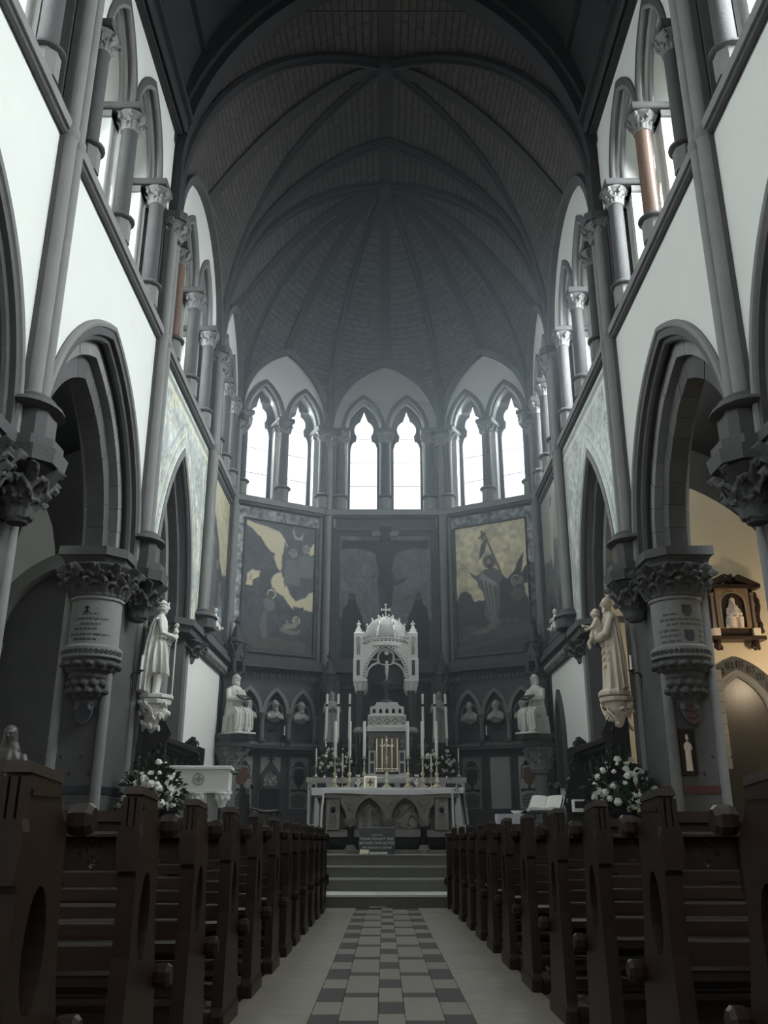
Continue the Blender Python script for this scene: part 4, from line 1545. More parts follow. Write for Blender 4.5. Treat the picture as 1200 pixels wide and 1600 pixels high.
# ---- crowned knight with a long sword, left pier
mb = MB()
robe(mb, [(.42, .25, .19, 0, .0, .16), (.55, .25, .19, 0, .0, .14), (.8, .225, .165, 0, 0, .11), (1.0, .19, .14, 0, 0, .06), (1.12, .165, .125, 0, 0, .02), (1.28, .195, .135, 0, 0, .02), (1.42, .205, .13, 0, .01, .01), (1.50, .15, .10, 0, .01, 0), (1.54, .07, .07, 0, .01, 0)], 11)
robe(mb, [(.10, .30, .10, .02, .22, .14), (.5, .29, .10, .01, .20, .12), (1.0, .26, .09, 0, .16, .09), (1.3, .25, .09, 0, .11, .05), (1.47, .19, .08, 0, .07, .02)], 9, ph=1)
for d in (-1, 1):
    mb.tube([(d * .10, 0, .62), (d * .11, -.03, .42), (d * .11, -.01, .14), (d * .115, 0, .05)], [.085, .075, .058, .055], 10)
    mb.tube([(d * .115, .03, .05), (d * .125, -.08, .04), (d * .14, -.20, .028)], [.052, .05, .028], 9)
head(mb, (0, -.02, 1.70), 0, 0.05, 1.0, 'curly', False, True)
arm(mb, (-.20, 0, 1.42), (-.27, -.05, 1.16), (-.06, -.27, 1.13))
arm(mb, (.20, 0, 1.42), (.27, -.04, 1.16), (.05, -.27, 1.20))
hand(mb, (-.05, -.27, 1.13), (.04, -.31, 1.15), -1, 1.1, .8)
hand(mb, (.05, -.27, 1.22), (-.03, -.31, 1.24), 1, 1.1, .8)
mb.tube([(0, -.30, .03), (0, -.30, 1.08)], .020, 6, flat=(1.7, .7))
mb.tube([(-.13, -.30, 1.08), (.13, -.30, 1.08)], .022, 8)
mb.tube([(0, -.30, 1.06), (0, -.30, 1.33)], .020, 8).ball((0, -.30, 1.36), .045, 10, 8)
mb.loft([[(.30 * math.cos(t) * k, -.03 + .32 * math.sin(t) * k, z) for t in [2 * PI * i / 8 + PI / 8 for i in range(8)]] for z, k in ((-.02, 1), (.05, 1))])
mb.xf(Matrix.Scale(1.0, 4))
statue('knight_statue', 'white stone statue of a crowned knight resting both hands on a long sword', mb, MT['carved'], (-4.24, 16.42, 3.22), PI / 2 + .15)

# ---- bearded saint with a child in his arms, right pier
mb = MB()
robe(mb, [(.03, .27, .21, 0, 0, .10), (.2, .25, .19, 0, 0, .10), (.6, .22, .17, 0, 0, .09), (1.0, .215, .165, 0, 0, .07), (1.25, .225, .16, 0, 0, .05), (1.42, .22, .145, 0, .01, .03), (1.50, .15, .11, 0, .01, .01), (1.55, .08, .08, 0, .01, 0)], 8, seed=4)
robe(mb, [(.10, .27, .09, .02, .14, .08), (.7, .26, .10, 0, .12, .08), (1.2, .26, .10, 0, .08, .05), (1.46, .20, .09, 0, .05, .02)], 7, ph=2)
for k in range(5):      # swags of cloth across the front
    z = 1.05 - k * .13
    mb.tube([(-.22, -.06, z + .16), (-.10, -.17, z + .02), (.06, -.19, z - .03), (.20, -.10, z + .12)], .022, 6)
head(mb, (0, -.04, 1.71), .25, .16, 1.02, 'short', True)
arm(mb, (-.21, 0, 1.42), (-.27, -.10, 1.14), (-.03, -.29, 1.16), sleeve=.035)
arm(mb, (.21, 0, 1.42), (.26, -.12, 1.10), (.06, -.30, 1.02), sleeve=.035)
hand(mb, (-.03, -.29, 1.17), (.08, -.33, 1.19), -1, 1.05, .4)
hand(mb, (.05, -.30, 1.02), (-.07, -.34, 1.02), 1, 1.05, .4)
robe(mb, [(1.02, .09, .10, .06, -.28, .06), (1.12, .12, .11, .06, -.28, .06), (1.25, .10, .085, .07, -.26, .04), (1.38, .095, .07, .08, -.25, .02), (1.43, .05, .05, .08, -.25, 0)], 7)
head(mb, (.08, -.27, 1.52), -.2, .05, .72, 'curly', False)
arm(mb, (.0, -.27, 1.38), (-.02, -.35, 1.28), (-.01, -.45, 1.30), (.035, .03, .022))
hand(mb, (-.01, -.45, 1.30), (-.01, -.52, 1.32), 1, .6, .2)
arm(mb, (.16, -.26, 1.38), (.18, -.33, 1.25), (.12, -.41, 1.22), (.035, .03, .022))
hand(mb, (.12, -.41, 1.22), (.10, -.47, 1.22), -1, .6, .3)
for d in (-1, 1):
    mb.tube([(.06 + d * .05, -.36, 1.05), (.06 + d * .05, -.42, .98), (.06 + d * .05, -.40, .86)], [.04, .034, .024], 7)
    mb.tube([(d * .09, -.10, .05), (d * .10, -.27, .03)], [.055, .03], 8)
mb.loft([[(.31 * math.cos(t) * k, -.03 + .30 * math.sin(t) * k, z) for t in [2 * PI * i / 8 + PI / 8 for i in range(8)]] for z, k in ((-.02, 1), (.06, 1), (.10, .8))])
statue('saint_statue', 'cream stone statue of a bearded man carrying a child on his arm', mb, MT['carved_warm'], (4.22, 16.45, 3.27), -PI / 2 - .12)

# ---- carved brackets below the two standing statues
def beast_bracket(name, label, loc, material, seed):
    mb = MB()
    mb.loft([[(.30 * k * math.cos(t), .30 * k * math.sin(t), z) for t in [2 * PI * i / 8 + PI / 8 for i in range(8)]] for z, k in ((-.10, 1), (-.02, 1.05))])
    mb.lathe([(.05, -.62), (.12, -.5), (.17, -.3), (.22, -.12)], 12)
    rg = random.Random(seed)
    for k in range(46):
        a, z = rg.uniform(0, 2 * PI), -rg.uniform(.10, .55)
        r = .27 + z * .30
        mb.tube([(r * math.cos(a), r * math.sin(a), z), ((r + .07) * math.cos(a + .15), (r + .07) * math.sin(a + .15), z + .04), ((r + .05) * math.cos(a + .4), (r + .05) * math.sin(a + .4), z - .04)], [.035, .03, .018], 6)
    mb.ball((.16, 0, -.22), (.10, .09, .11), 10, 7).ball((.26, 0, -.26), (.06, .05, .05), 8, 6)
    mb.tube([(.10, .05, -.30), (.20, .10, -.50), (.30, .10, -.60)], [.05, .04, .03], 7)
    o = thing(name, label, 'bracket', loc)
    remesh(mb, 'carving', material, .012, 1, o)
    return o


beast_bracket('carved_bracket', 'white carved bracket with beast and leaves under the knight statue', (-4.24, 16.42, 3.20), MT['carved'], 3)
beast_bracket('carved_bracket', 'cream carved bracket of curling leaves under the saint and child statue', (4.22, 16.45, 3.25), MT['carved_warm'], 8)


# ---- seated evangelists with open books in the outer corners of the apse
def seated(beard, hair, side):
    mb = MB()
    robe(mb, [(.46, .26, .24, 0, .02, .05), (.62, .25, .22, 0, .04, .05), (.85, .21, .17, 0, .06, .05), (1.08, .23, .15, 0, .06, .04), (1.22, .20, .12, 0, .05, .02), (1.30, .09, .08, 0, .04, 0)], 8, seed=2)
    robe(mb, [(.02, .28, .20, 0, .10, .10), (.25, .27, .20, 0, .10, .10), (.48, .27, .22, 0, .08, .07)], 9)
    for d in (-1, 1):
        mb.tube([(d * .12, 0, .55), (d * .14, -.22, .58), (d * .145, -.38, .54)], [.13, .115, .095], 12)
        robe(mb, [(.07, .085, .10, d * .145, -.37, .16), (.3, .085, .095, d * .145, -.37, .12), (.55, .095, .10, d * .145, -.36, .05)], 6, 24, seed=d + 5)
        mb.tube([(d * .145, -.36, .05), (d * .15, -.52, .03)], [.05, .028], 8)
        arm(mb, (d * .21, .05, 1.18), (d * .27, -.08, .92), (d * .10, -.32, .90), sleeve=.03)
        hand(mb, (d * .10, -.32, .90), (d * .02, -.40, .90), -d, 1.0, .5)
    for k in range(6):
        x = -.22 + k * .088
        mb.tube([(x * .8, -.10, .70), (x, -.34, .66), (x * 1.05, -.47, .52), (x * 1.1, -.47, .25), (x * 1.2, -.44, .10)], [.02, .03, .035, .04, .03], 7)
    for k in range(5):
        mb.tube([(-.16 + .08 * k, -.10, 1.16), (-.12 + .05 * k, -.17, .98), (-.06 + .03 * k, -.18, .82)], [.014, .018, .012], 6)
    head(mb, (0, 0, 1.46), -side * .2, .12, 1.05, hair, beard)
    mb.loft([[(x, y, z) for x, y in ((-.32, -.56), (.32, -.56), (.32, .32), (-.32, .32))] for z in (-.02, .035)])
    return mb


for s, bd, hr, lb in ((-1, True, 'long', 'pale seated stone figure of a bearded man holding an open book, left apse corner'),
                      (1, False, 'long', 'pale seated stone figure of a long haired youth holding an open book, right apse corner')):
    o = statue('seated_statue', lb, seated(bd, hr, s), MT['carved'], (s * 4.02, 24.08, 3.28), s * -.75 if s > 0 else .75, .015)
    bk = MB()
    bk.loft([[(x, y + .0, z) for x, y, z in ((-.17, -.46, .87), (0, -.44, .84), (.17, -.46, .87), (.17, -.26, .97), (0, -.24, .94), (-.17, -.26, .97))], [(x, y - .02, z + .04) for x, y, z in ((-.17, -.46, .87), (0, -.44, .84), (.17, -.46, .87), (.17, -.26, .97), (0, -.24, .94), (-.17, -.26, .97))]])
    bk.build('book', MT['stone_dark'], o)

# ---- standing saints on brackets beside the middle facet
def standing(seed):
    mb = MB()
    robe(mb, [(.02, .19, .15, 0, 0, .12), (.3, .17, .14, 0, 0, .11), (.7, .16, .13, 0, 0, .08), (1.0, .18, .12, 0, 0, .05), (1.1, .15, .10, 0, 0, .02), (1.15, .06, .06, 0, 0, 0)], 8, seed=seed)
    head(mb, (0, -.02, 1.28), 0, .05, .85, 'long', seed % 2 == 0)
    for d in (-1, 1):
        arm(mb, (d * .16, 0, 1.05), (d * .20, -.06, .84), (d * .05, -.19, .90), (.05, .045, .03), .03)
        hand(mb, (d * .05, -.19, .90), (d * .01, -.20, .99), d, .8, .2)
    mb.lathe([(.22, -.03), (.22, .03)], 8)
    return mb


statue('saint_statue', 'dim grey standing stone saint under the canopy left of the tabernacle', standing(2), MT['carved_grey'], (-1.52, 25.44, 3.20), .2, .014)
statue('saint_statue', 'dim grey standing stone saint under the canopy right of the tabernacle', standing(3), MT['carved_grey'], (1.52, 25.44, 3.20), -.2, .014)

# ---- kneeling angels on the cornices
def angel():
    mb = MB()
    robe(mb, [(0, .13, .16, 0, 0, .08), (.12, .12, .14, 0, .01, .08), (.24, .09, .08, 0, .02, .05), (.36, .09, .06, 0, .02, .02), (.40, .04, .04, 0, .02, 0)], 7, 26)
    head(mb, (0, 0, .50), 0, .1, .55, 'curly', False)
    for d in (-1, 1):
        arm(mb, (d * .08, 0, .34), (d * .10, -.08, .24), (d * .02, -.13, .30), (.03, .026, .018))
        mb.tube([(d * .05, .05, .34), (d * .14, .12, .46), (d * .15, .13, .30), (d * .12, .12, .12)], [.03, .05, .05, .015], 7, flat=(1, .5))
        mb.tube([(d * .06, -.08, .06), (d * .07, -.20, .05)], [.05, .03], 7)
    return mb


statue('angel_statue', 'small white stone angel kneeling on the left carved cornice', angel(), MT['carved'], (-4.16, 21.25, 5.47), PI / 2 - .5, .009)
statue('angel_statue', 'small white stone angel kneeling on the right carved cornice', angel(), MT['carved'], (4.16, 21.35, 5.47), -PI / 2 + .5, .009)

# ---- busts leaning out of roundels in the blind arcade
def bust(kind):
    mb = MB()
    robe(mb, [(-.26, .10, .08, 0, 0, .05), (-.18, .20, .10, 0, -.01, .06), (-.06, .22, .11, 0, -.01, .05), (.02, .16, .09, 0, -.01, .03), (.08, .06, .06, 0, -.01, 0)], 7, 28)
    head(mb, (0, -.06, .20), (-.5, .4, 0)[kind % 3], .15, 1.05, ('long', 'short', 'curly')[kind % 3], kind != 3, False, kind == 3)
    for d in (-1, 1):
        arm(mb, (d * .18, -.02, -.04), (d * .20, -.10, -.16), (d * .05, -.18, -.14), (.055, .045, .03), .02)
        hand(mb, (d * .05, -.18, -.14), (d * -.01, -.19, -.08), d, .8, .3)
    return remesh(mb, 'figure', MT['bust_stone'], .011, 1, mesh_only=True)


_g = None
BUST = [bust(k) for k in range(4)]
rim = MB()
rim.tube([(.27 * math.cos(t), -.02, .27 * math.sin(t)) for t in [2 * PI * i / 28 for i in range(28)]], .03, 7, closed=True)
RIM = rim.mesh('roundel', MT['stone_mid'], True)
NAME = MB().box(-.13, .13, -.012, .0, -.47, -.40).mesh('name_tablet', MT['ink'])
words = ('nearest the outer corner', 'in the middle arch', 'nearest the high altar')
for s, fr in ((-1, F_L), (1, F_R)):
    for i, u in enumerate((.76, 1.56, 2.36)):
        k = (0, 1, 2)[i] if s < 0 else (3, 2, 1)[i]
        p = fr @ Vector((u, 3.98, -.05))
        w_ = fr.col[2].xyz
        rz = math.atan2(w_.y, w_.x) - PI / 2
        o = thing('bust', 'stone %s bust in a roundel, %s side arcade, %s' % (('bearded', 'veiled')[k == 3] if k != 2 else 'curly haired', ('left', 'right')[s > 0], words[i]), 'bust', p, rz, 'busts in the apse arcade')
        link('figure', BUST[k], o)
        link('roundel', RIM, o)
        link('name_tablet', NAME, o)

# ---- dark wooden group by the left aisle
mb = MB()
robe(mb, [(.02, .24, .20, 0, 0, .10), (.4, .21, .17, 0, 0, .09), (.9, .19, .14, 0, 0, .06), (1.2, .21, .13, 0, 0, .04), (1.32, .14, .10, 0, 0, .01), (1.38, .06, .06, 0, 0, 0)], 8, seed=9)
head(mb, (0, -.02, 1.53), -.2, .1, 1.0, 'short', False, False, True)
arm(mb, (-.19, 0, 1.25), (-.26, -.06, .98), (-.22, -.26, .95), sleeve=.03)
hand(mb, (-.22, -.26, .95), (-.24, -.36, .97), 1, 1, .3)
arm(mb, (.19, 0, 1.25), (.27, -.06, 1.0), (.26, -.20, .92), sleeve=.03)
hand(mb, (.26, -.20, .92), (.27, -.28, .88), -1, 1, .3)
robe(mb, [(.02, .15, .13, .30, -.18, .1), (.4, .13, .11, .30, -.18, .08), (.7, .13, .09, .30, -.18, .04), (.86, .12, .08, .30, -.18, .02), (.92, .05, .05, .30, -.18, 0)], 7, seed=3)
head(mb, (.30, -.20, 1.05), .2, .05, .82, 'long', False)
for d in (-1, 1):
    arm(mb, (.30 + d * .11, -.18, .82), (.30 + d * .14, -.26, .66), (.30 + d * .03, -.32, .68), (.04, .034, .024), .01)
    hand(mb, (.30 + d * .03, -.32, .68), (.30, -.34, .76), d, .75, .2)
mb.loft([[(.1 + .5 * math.cos(t), -.05 + .36 * math.sin(t), z) for t in [2 * PI * i / 8 + PI / 8 for i in range(8)]] for z in (-.05, .04)])
wg = statue('wooden_statue', 'dark wooden statue group of a veiled woman with a girl, left aisle', mb, MT['oakstatue'], (-5.38, 13.0, .72), .25, .015)
MB().lathe([(.50, -.88), (.50, -.78), (.40, -.72), (.40, -.12), (.48, -.06), (.48, -.02)], 8, phase=PI / 8).build('pedestal', MT['stone_dark'], wg)

# ================================================================== WALL SHRINE, ICON, TABLETS
sh = thing('wall_shrine', 'gilded wall shrine with seated madonna in a pedimented frame, right aisle', 'shrine', (7.50, 18.93, 5.42))
MB().bbox(-.50, .50, -.14, .06, -.55, .52, .02).build('back_panel', MT['pew_rail'], sh)
mb = MB()
mb.plate([(-.36, -.42), (.36, -.42), (.36, .48), (-.36, .48)], [[(-.27, -.40), (-.27, .10)] + arch(.27, .27, 8, 0, .10)[1:-1] + [(.27, .10), (.27, -.40)]], .14, .22)
mb.xf(Matrix.Rotation(PI / 2, 4, 'X'))
mb.build('arched_frame', MT['gilt_wood'], sh)
mb = MB()
mb.tube([(x, -.225, z) for x, z in [(-.27, -.40)] + arch(.27, .27, 10, 0, .10) + [(.27, -.40)]], .018, 6)
mb.build('gilt_bead', MT['brass'], sh, smooth=True)
for d in (-1, 1):
    MB().lathe([(.05, -.42), (.05, -.36), (.04, -.34), (.036, .28), (.05, .32), (.055, .36)], 12, (d * .43, -.20, 0)).build('column', MT['pink'], sh, smooth=True)
    MB().bbox(d * .43 - .08, d * .43 + .08, -.28, -.12, -.60, -.42, .015).build('column_block', MT['carved_warm'], sh)
    mb = MB()
    mb.prism([(d * .10, .62), (d * .62, .46), (d * .62, .54), (d * .16, .76)], .02, .30)
    mb.xf(Matrix.Rotation(PI / 2, 4, 'X'))
    mb.build('broken_pediment', MT['pew'], sh)
    mb = MB()
    for k in range(7):
        mb.ball((d * (.56 + .03 * math.sin(k * 1.7)), -.10, -.45 + k * .13), (.06, .05, .085), 7, 5)
    mb.tube([(d * .50, -.1, .40), (d * .62, -.1, .1), (d * .55, -.1, -.2), (d * .64, -.1, -.5)], .035, 6)
    remesh(mb, 'scroll_work', MT['pew'], .02, 1, sh)
    mb = MB()
    mb.tube([(d * .40, -.14, -.68), (d * .42, -.16, -.78), (d * .38, -.12, -.88)], [.09, .075, .03], 7)
    for k in range(4):
        mb.ball((d * .40 + (k - 1.5) * .045, -.16, -.80 - .03 * (k % 2)), (.035, .04, .06), 6, 5)
    remesh(mb, 'console', MT['pew'], .016, 1, sh)
MB().bbox(-.58, .58, -.30, .06, .46, .54, .02).build('entablature', MT['pew'], sh)
MB().bbox(-.60, .60, -.32, .06, -.68, -.60, .02).build('shelf', MT['pew_rail'], sh)
mb = MB()
mb.ball((0, -.14, .68), (.13, .08, .11), 10, 7)
for k in range(6):
    mb.ball((.13 * math.cos(k * PI / 3), -.14, .68 + .11 * math.sin(k * PI / 3)), .04, 6, 5)
remesh(mb, 'cartouche', MT['pew'], .016, 1, sh)
mb = MB()
robe(mb, [(-.36, .17, .11, 0, 0, .12), (-.2, .17, .12, 0, -.02, .10), (-.05, .14, .10, 0, 0, .06), (.08, .12, .07, 0, .02, .03), (.14, .05, .05, 0, .02, 0)], 8, 28)
head(mb, (0, 0, .24), 0, .05, .62, 'short', False, True, True)
robe(mb, [(-.14, .05, .05, .02, -.13, .05), (0, .045, .04, .02, -.12, .03), (.03, .02, .02, .02, -.12, 0)], 6, 16)
head(mb, (.02, -.13, .08), 0, 0, .4, 'curly', False)
for d in (-1, 1):
    arm(mb, (d * .11, 0, .08), (d * .14, -.06, -.06), (d * .04, -.15, -.06), (.035, .03, .02), .01)
    mb.tube([(d * .08, -.06, -.14), (d * .09, -.16, -.16), (d * .09, -.15, -.36)], [.07, .06, .05], 8)
m_ = statue('madonna_statue', 'small silvered seated madonna and child inside the wall shrine', mb, MT['carved_warm'], (7.50, 18.75, 5.36), 0, .010)

ic = thing('framed_plaque', 'narrow dark framed plaque with a pale robed figure on the right pillar', 'plaque', (4.845, 14.69, 2.14))
mb = MB()
mb.plate([(-.125, -.36), (.125, -.36), (.125, .36), (-.125, .36)], [[(-.085, -.32), (.085, -.32), (.085, .32), (-.085, .32)]], -.03, .03)
mb.xf(Matrix.Rotation(PI / 2, 4, 'X'))
mb.build('frame', MT['pew'], ic)
MB().box(-.09, .09, .0, .02, -.33, .33).build('backing', MT['ink'], ic)
mb = MB()
robe(mb, [(-.30, .055, .025, 0, 0, .08), (-.05, .05, .025, 0, 0, .06), (.12, .055, .022, 0, 0, .03), (.16, .02, .02, 0, 0, 0)], 6, 20)
mb.ball((0, -.005, .205), (.028, .026, .036), 8, 6)
mb.tube([(0, 0, .235), (0, 0, .28)], [.026, .008], 8)
for d in (-1, 1):
    mb.tube([(d * .05, 0, .12), (d * .06, -.01, .03), (d * .015, -.025, .05)], [.014, .014, .010], 6)
remesh(mb, 'relief_figure', MT['carved_warm'], .006, 1, ic)


def arms_tablet(fr, u0, u1, pale, field, label, blank=False):
    """slab let into the dado: clerical hat, shield with tassels, scroll and an inscription of inlaid strips"""
    c = (u0 + u1) / 2
    o = thing('memorial_tablet', label, 'plaque', fr @ Vector((c, 0, 0)))
    f2 = fr.copy()
    f2.translation = (0, 0, 0)
    w = u1 - u0
    MB().bbox(-w / 2 - .07, w / 2 + .07, 1.36, 2.86, -.02, .02, .01).build('surround', MT['stone'], o, f2)
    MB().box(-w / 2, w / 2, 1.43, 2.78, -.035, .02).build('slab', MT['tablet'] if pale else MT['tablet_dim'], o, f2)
    if blank:
        return o
    y = -.036
    def flat(poly, nm, m, d=.012):
        return MB().prism(poly, y - d, y + .01).build(nm, m, o, f2)
    def sx(x):
        return x * w / .6
    flat([(sx(.14) * math.cos(PI * k / 10), 2.58 + .11 * math.sin(PI * k / 10)) for k in range(11)] + [(-sx(.14), 2.54), (sx(.14), 2.54)][::1], 'hat', MT['ink'])
    flat([(sx(x), z) for x, z in ((-.15, 2.47), (0, 2.50), (.15, 2.47), (.16, 2.30), (.14, 2.13), (.07, 2.05), (0, 2.02), (-.07, 2.05), (-.14, 2.13), (-.16, 2.30))], 'shield', field, .02)
    mb = MB()
    for d in (-1, 1):
        mb.tube([(sx(d * .14), 2.57, y - .01), (sx(d * .21), 2.52, y - .01), (sx(d * .21), 2.34, y - .01)], .012, 5)
        for j in range(3):
            for k in range(j + 1):
                x = sx(d * .21) + (k - j / 2) * .045
                mb.prism([(x - .018, 2.32 - j * .06), (x + .018, 2.32 - j * .06), (x, 2.37 - j * .06)], y - .012, y)
    mb.build('tassels', MT['ink'], o, f2, kind='stuff')
    flat([(sx(x), z) for x, z in ((-.03, 2.03), (.03, 2.03), (.03, 1.9), (-.03, 1.9))], 'shield_stem', MT['ink'])
    flat([(sx(x), z) for x, z in ((-.25, 1.94), (.25, 1.94), (.25, 1.86), (.05, 1.89), (-.05, 1.89), (-.25, 1.86))], 'scroll', MT['ink'])
    mb = MB()
    for k in range(8):
        hw = sx(.13 if k == 0 else .23 if k < 7 else .18)
        z = 1.80 - k * .046
        mb.box(-hw, hw, z - .016, z + .010, y - .006, y + .01)
    mb.build('inscription_strips', MT['ink'], o, f2, kind='stuff')
    return o


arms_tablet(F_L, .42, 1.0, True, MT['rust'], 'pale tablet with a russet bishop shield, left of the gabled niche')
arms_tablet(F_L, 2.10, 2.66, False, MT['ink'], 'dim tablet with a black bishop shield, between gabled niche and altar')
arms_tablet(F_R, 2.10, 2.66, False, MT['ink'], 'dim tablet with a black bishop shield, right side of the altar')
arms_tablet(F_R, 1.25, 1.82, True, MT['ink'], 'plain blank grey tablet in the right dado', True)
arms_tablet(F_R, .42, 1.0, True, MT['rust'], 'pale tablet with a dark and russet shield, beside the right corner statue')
# gabled niche with a relief in the middle of the left dado
o = thing('gabled_niche', 'small gabled niche tablet with carved relief over a dark panel, left dado', 'niche', F_L @ Vector((1.53, 0, 0)))
f2 = F_L.copy()
f2.translation = (0, 0, 0)
MB().bbox(-.36, .36, 1.36, 2.86, -.02, .02, .01).build('surround', MT['stone'], o, f2)
MB().box(-.29, .29, 1.95, 2.78, -.03, .02).build('slab', MT['tablet'], o, f2)
MB().box(-.28, .28, 1.40, 1.95, -.032, .02).build('dark_panel', MT['ink'], o, f2)
mb = MB()
mb.plate([(-.30, 2.0), (-.30, 2.30), (0, 2.68), (.30, 2.30), (.30, 2.0)], [[(-.22, 2.01)] + arch(.22, .30, 6, 0, 2.12) + [(.22, 2.01)]], -.08, -.02)
mb.build('gable', MT['stone'], o, f2)
mb = MB()
mb.box(-.03, .03, 2.66, 2.80, -.07, -.02).box(-.09, .09, 2.70, 2.75, -.07, -.02)
mb.build('cross', MT['stone_dark'], o, f2)
mb = MB()
rg = random.Random(2)
for k in range(14):
    mb.ball((rg.uniform(-.18, .18), rg.uniform(2.02, 2.16) + (.1 if k < 5 else 0), -.04), (.05, .06, .035), 7, 5)
mb.ball((0, 2.30, -.04), (.05, .055, .04), 8, 6)
for v_ in range(len(mb.v)):
    pass
rel = remesh(mb, 'relief', MT['relief'], .012, 1, mesh_only=True)
rel.transform(f2)
link('relief', rel, o)


# ================================================================== ALTAR
AX = 0.02
AY = 17.2
altar = thing('altar', 'grey stone altar with arched front, carved reliefs and dark columns', 'altar', (AX, AY, CH))
H0 = -CH


def ab(name, m, *a, b=.012):
    return MB().bbox(*a, b).build(name, m, altar)


ab('plinth', MT['altar_stone'], -1.28, 1.28, .0, 1.1, 0, .055)
ab('black_panel', MT['black_marble'], -1.22, 1.22, .28, 1.0, .05, .27)
ab('stone_ledge', MT['relief'], -1.26, 1.26, .22, 1.02, .27, .40)
ab('core', MT['altar_stone'], -1.22, 1.22, .45, 1.0, .40, 1.0)
ab('mensa', MT['altar_stone'], -1.37, 1.37, -.04, 1.12, 1.04, 1.125)
ab('mensa_moulding', MT['altar_stone'], -1.33, 1.33, .0, 1.1, .96, 1.04)
mb = MB()
hol = []
pts = [(-.86, .50), (-.86, 1.0), (.86, 1.0), (.86, .50)]
out = [(-.86, 1.0), (-.86, .95)]
for c in (-1.005, -.335, .335, 1.005):
    seg = arch(.255, .37, 10, c, .58)
    if c < -1:
        seg = [(-.86, .58 + .30)] + [p for p in seg if p[0] > -.855]
        out = [(-.86, 1.0)] + seg
    elif c > 1:
        out += [p for p in seg if p[0] < .855] + [(.86, .58 + .30), (.86, 1.0)]
    else:
        out += seg
mb.prism(out, -.05, .16)
mb.xf(Matrix.Rotation(PI / 2, 4, 'X') @ Matrix.Scale(-1, 4, (0, 0, 1)))
mb.v = [(x, abs(y) if False else y, z) for x, y, z in mb.v]
o = mb.build('arched_front', MT['altar_stone'], altar)
for c in (-.335, .335):
    mb = MB()
    mb.tube([(x, -.06, z) for x, z in arch(.275, .395, 10, c, .58)], .022, 6)
    mb.build('arch_roll', MT['altar_stone'], altar, smooth=True)
    # cusped inner tracery
    mb = MB()
    for d in (-1, 1):
        mb.tube([(c + d * .25, .12, .60), (c + d * .13, .12, .66), (c + d * .10, .12, .72), (c + d * .17, .12, .80), (c, .12, .93)], .022, 6)
    mb.build('cusping', MT['altar_stone'], altar, smooth=True)
for x in (-.67, 0.0, .67):
    mb = MB()
    mb.lathe([(.075, .45), (.085, .50), (.12, .56), (.135, .58), (.135, .60)], 12, (x, .06, 0))
    for k in range(8):
        a = k * PI / 4
        mb.ball((x + .105 * math.cos(a), .06 + .105 * math.sin(a), .545), (.03, .03, .035), 6, 5)
        mb.ball((x + .085 * math.cos(a + .4), .06 + .085 * math.sin(a + .4), .495), (.025, .025, .03), 6, 5)
    remesh(mb, 'column_capital', MT['altar_stone'], .009, 1, altar)
    if x:
        MB().lathe([(.062, .12), (.058, .46)], 16, (x, .06, 0)).build('column', MT['black_marble'], altar, smooth=True)
        MB().lathe([(.13, .0), (.13, .05), (.115, .07), (.085, .12), (.07, .14)], 8, (x, .06, 0), phase=PI / 8).build('column_base', MT['altar_stone'], altar)
    mb = MB()
    for k in range(3):
        mb.tube([(x - .10 + .04 * k, -.055, .90 - .05 * k), (x, -.075, .82 - .05 * k), (x + .10 - .04 * k, -.055, .90 - .05 * k)], .016, 5)
    mb.build('leaf_spandrel', MT['altar_stone'], altar, smooth=True)
# relief scenes behind the arches
for c, sd in ((-.335, 1), (.335, 2)):
    mb = MB()
    mb.box(c - .30, c + .30, .26, .34, .40, .98)
    q = MB()
    robe(q, [(0, .075, .045, 0, 0, .1), (.2, .065, .04, 0, 0, .08), (.34, .07, .035, 0, 0, .03), (.38, .03, .03, 0, 0, 0)], 6, 22, seed=sd)
    head(q, (0, -.01, .43), 0, 0, .38, 'long', True)
    arm(q, (-.06, 0, .35), (-.12, -.03, .28), (-.10 if sd == 1 else -.02, -.05, .36), (.02, .018, .012))
    arm(q, (.06, 0, .35), (.12, -.03, .30), (.20 if sd == 1 else .04, -.04, .26), (.02, .018, .012))
    if sd == 1:
        q.xf(Matrix.Translation((c, .22, .43)))
        q.tube([(c + .05, .25, .70), (c + .22, .25, .60), (c + .26, .25, .46)], .02, 6)
    else:
        q.xf(Matrix.Translation((c - .03, .22, .43)) @ Matrix.Rotation(.35, 4, 'Y') @ Matrix.Scale(.85, 4))
    mb.add(q.v, q.f)
    q = MB()
    robe(q, [(0, .07, .045, 0, 0, .1), (.14, .06, .04, 0, 0, .08), (.22, .065, .035, 0, 0, .03), (.25, .03, .03, 0, 0, 0)], 6, 22, seed=sd + 4)
    head(q, (0, -.01, .30), 0, .2, .36, 'short', False, False, True)
    q.xf(Matrix.Translation((c + .17 * (1 if sd == 2 else -1), .23, .43)))
    mb.add(q.v, q.f)
    mb.ball((c + .05, .25, .52), (.10, .05, .05), 8, 6).tube([(c - .2, .25, .47), (c + .2, .25, .50)], .03, 6)
    remesh(mb, 'relief_panel', MT['relief'], .0095, 1, altar)
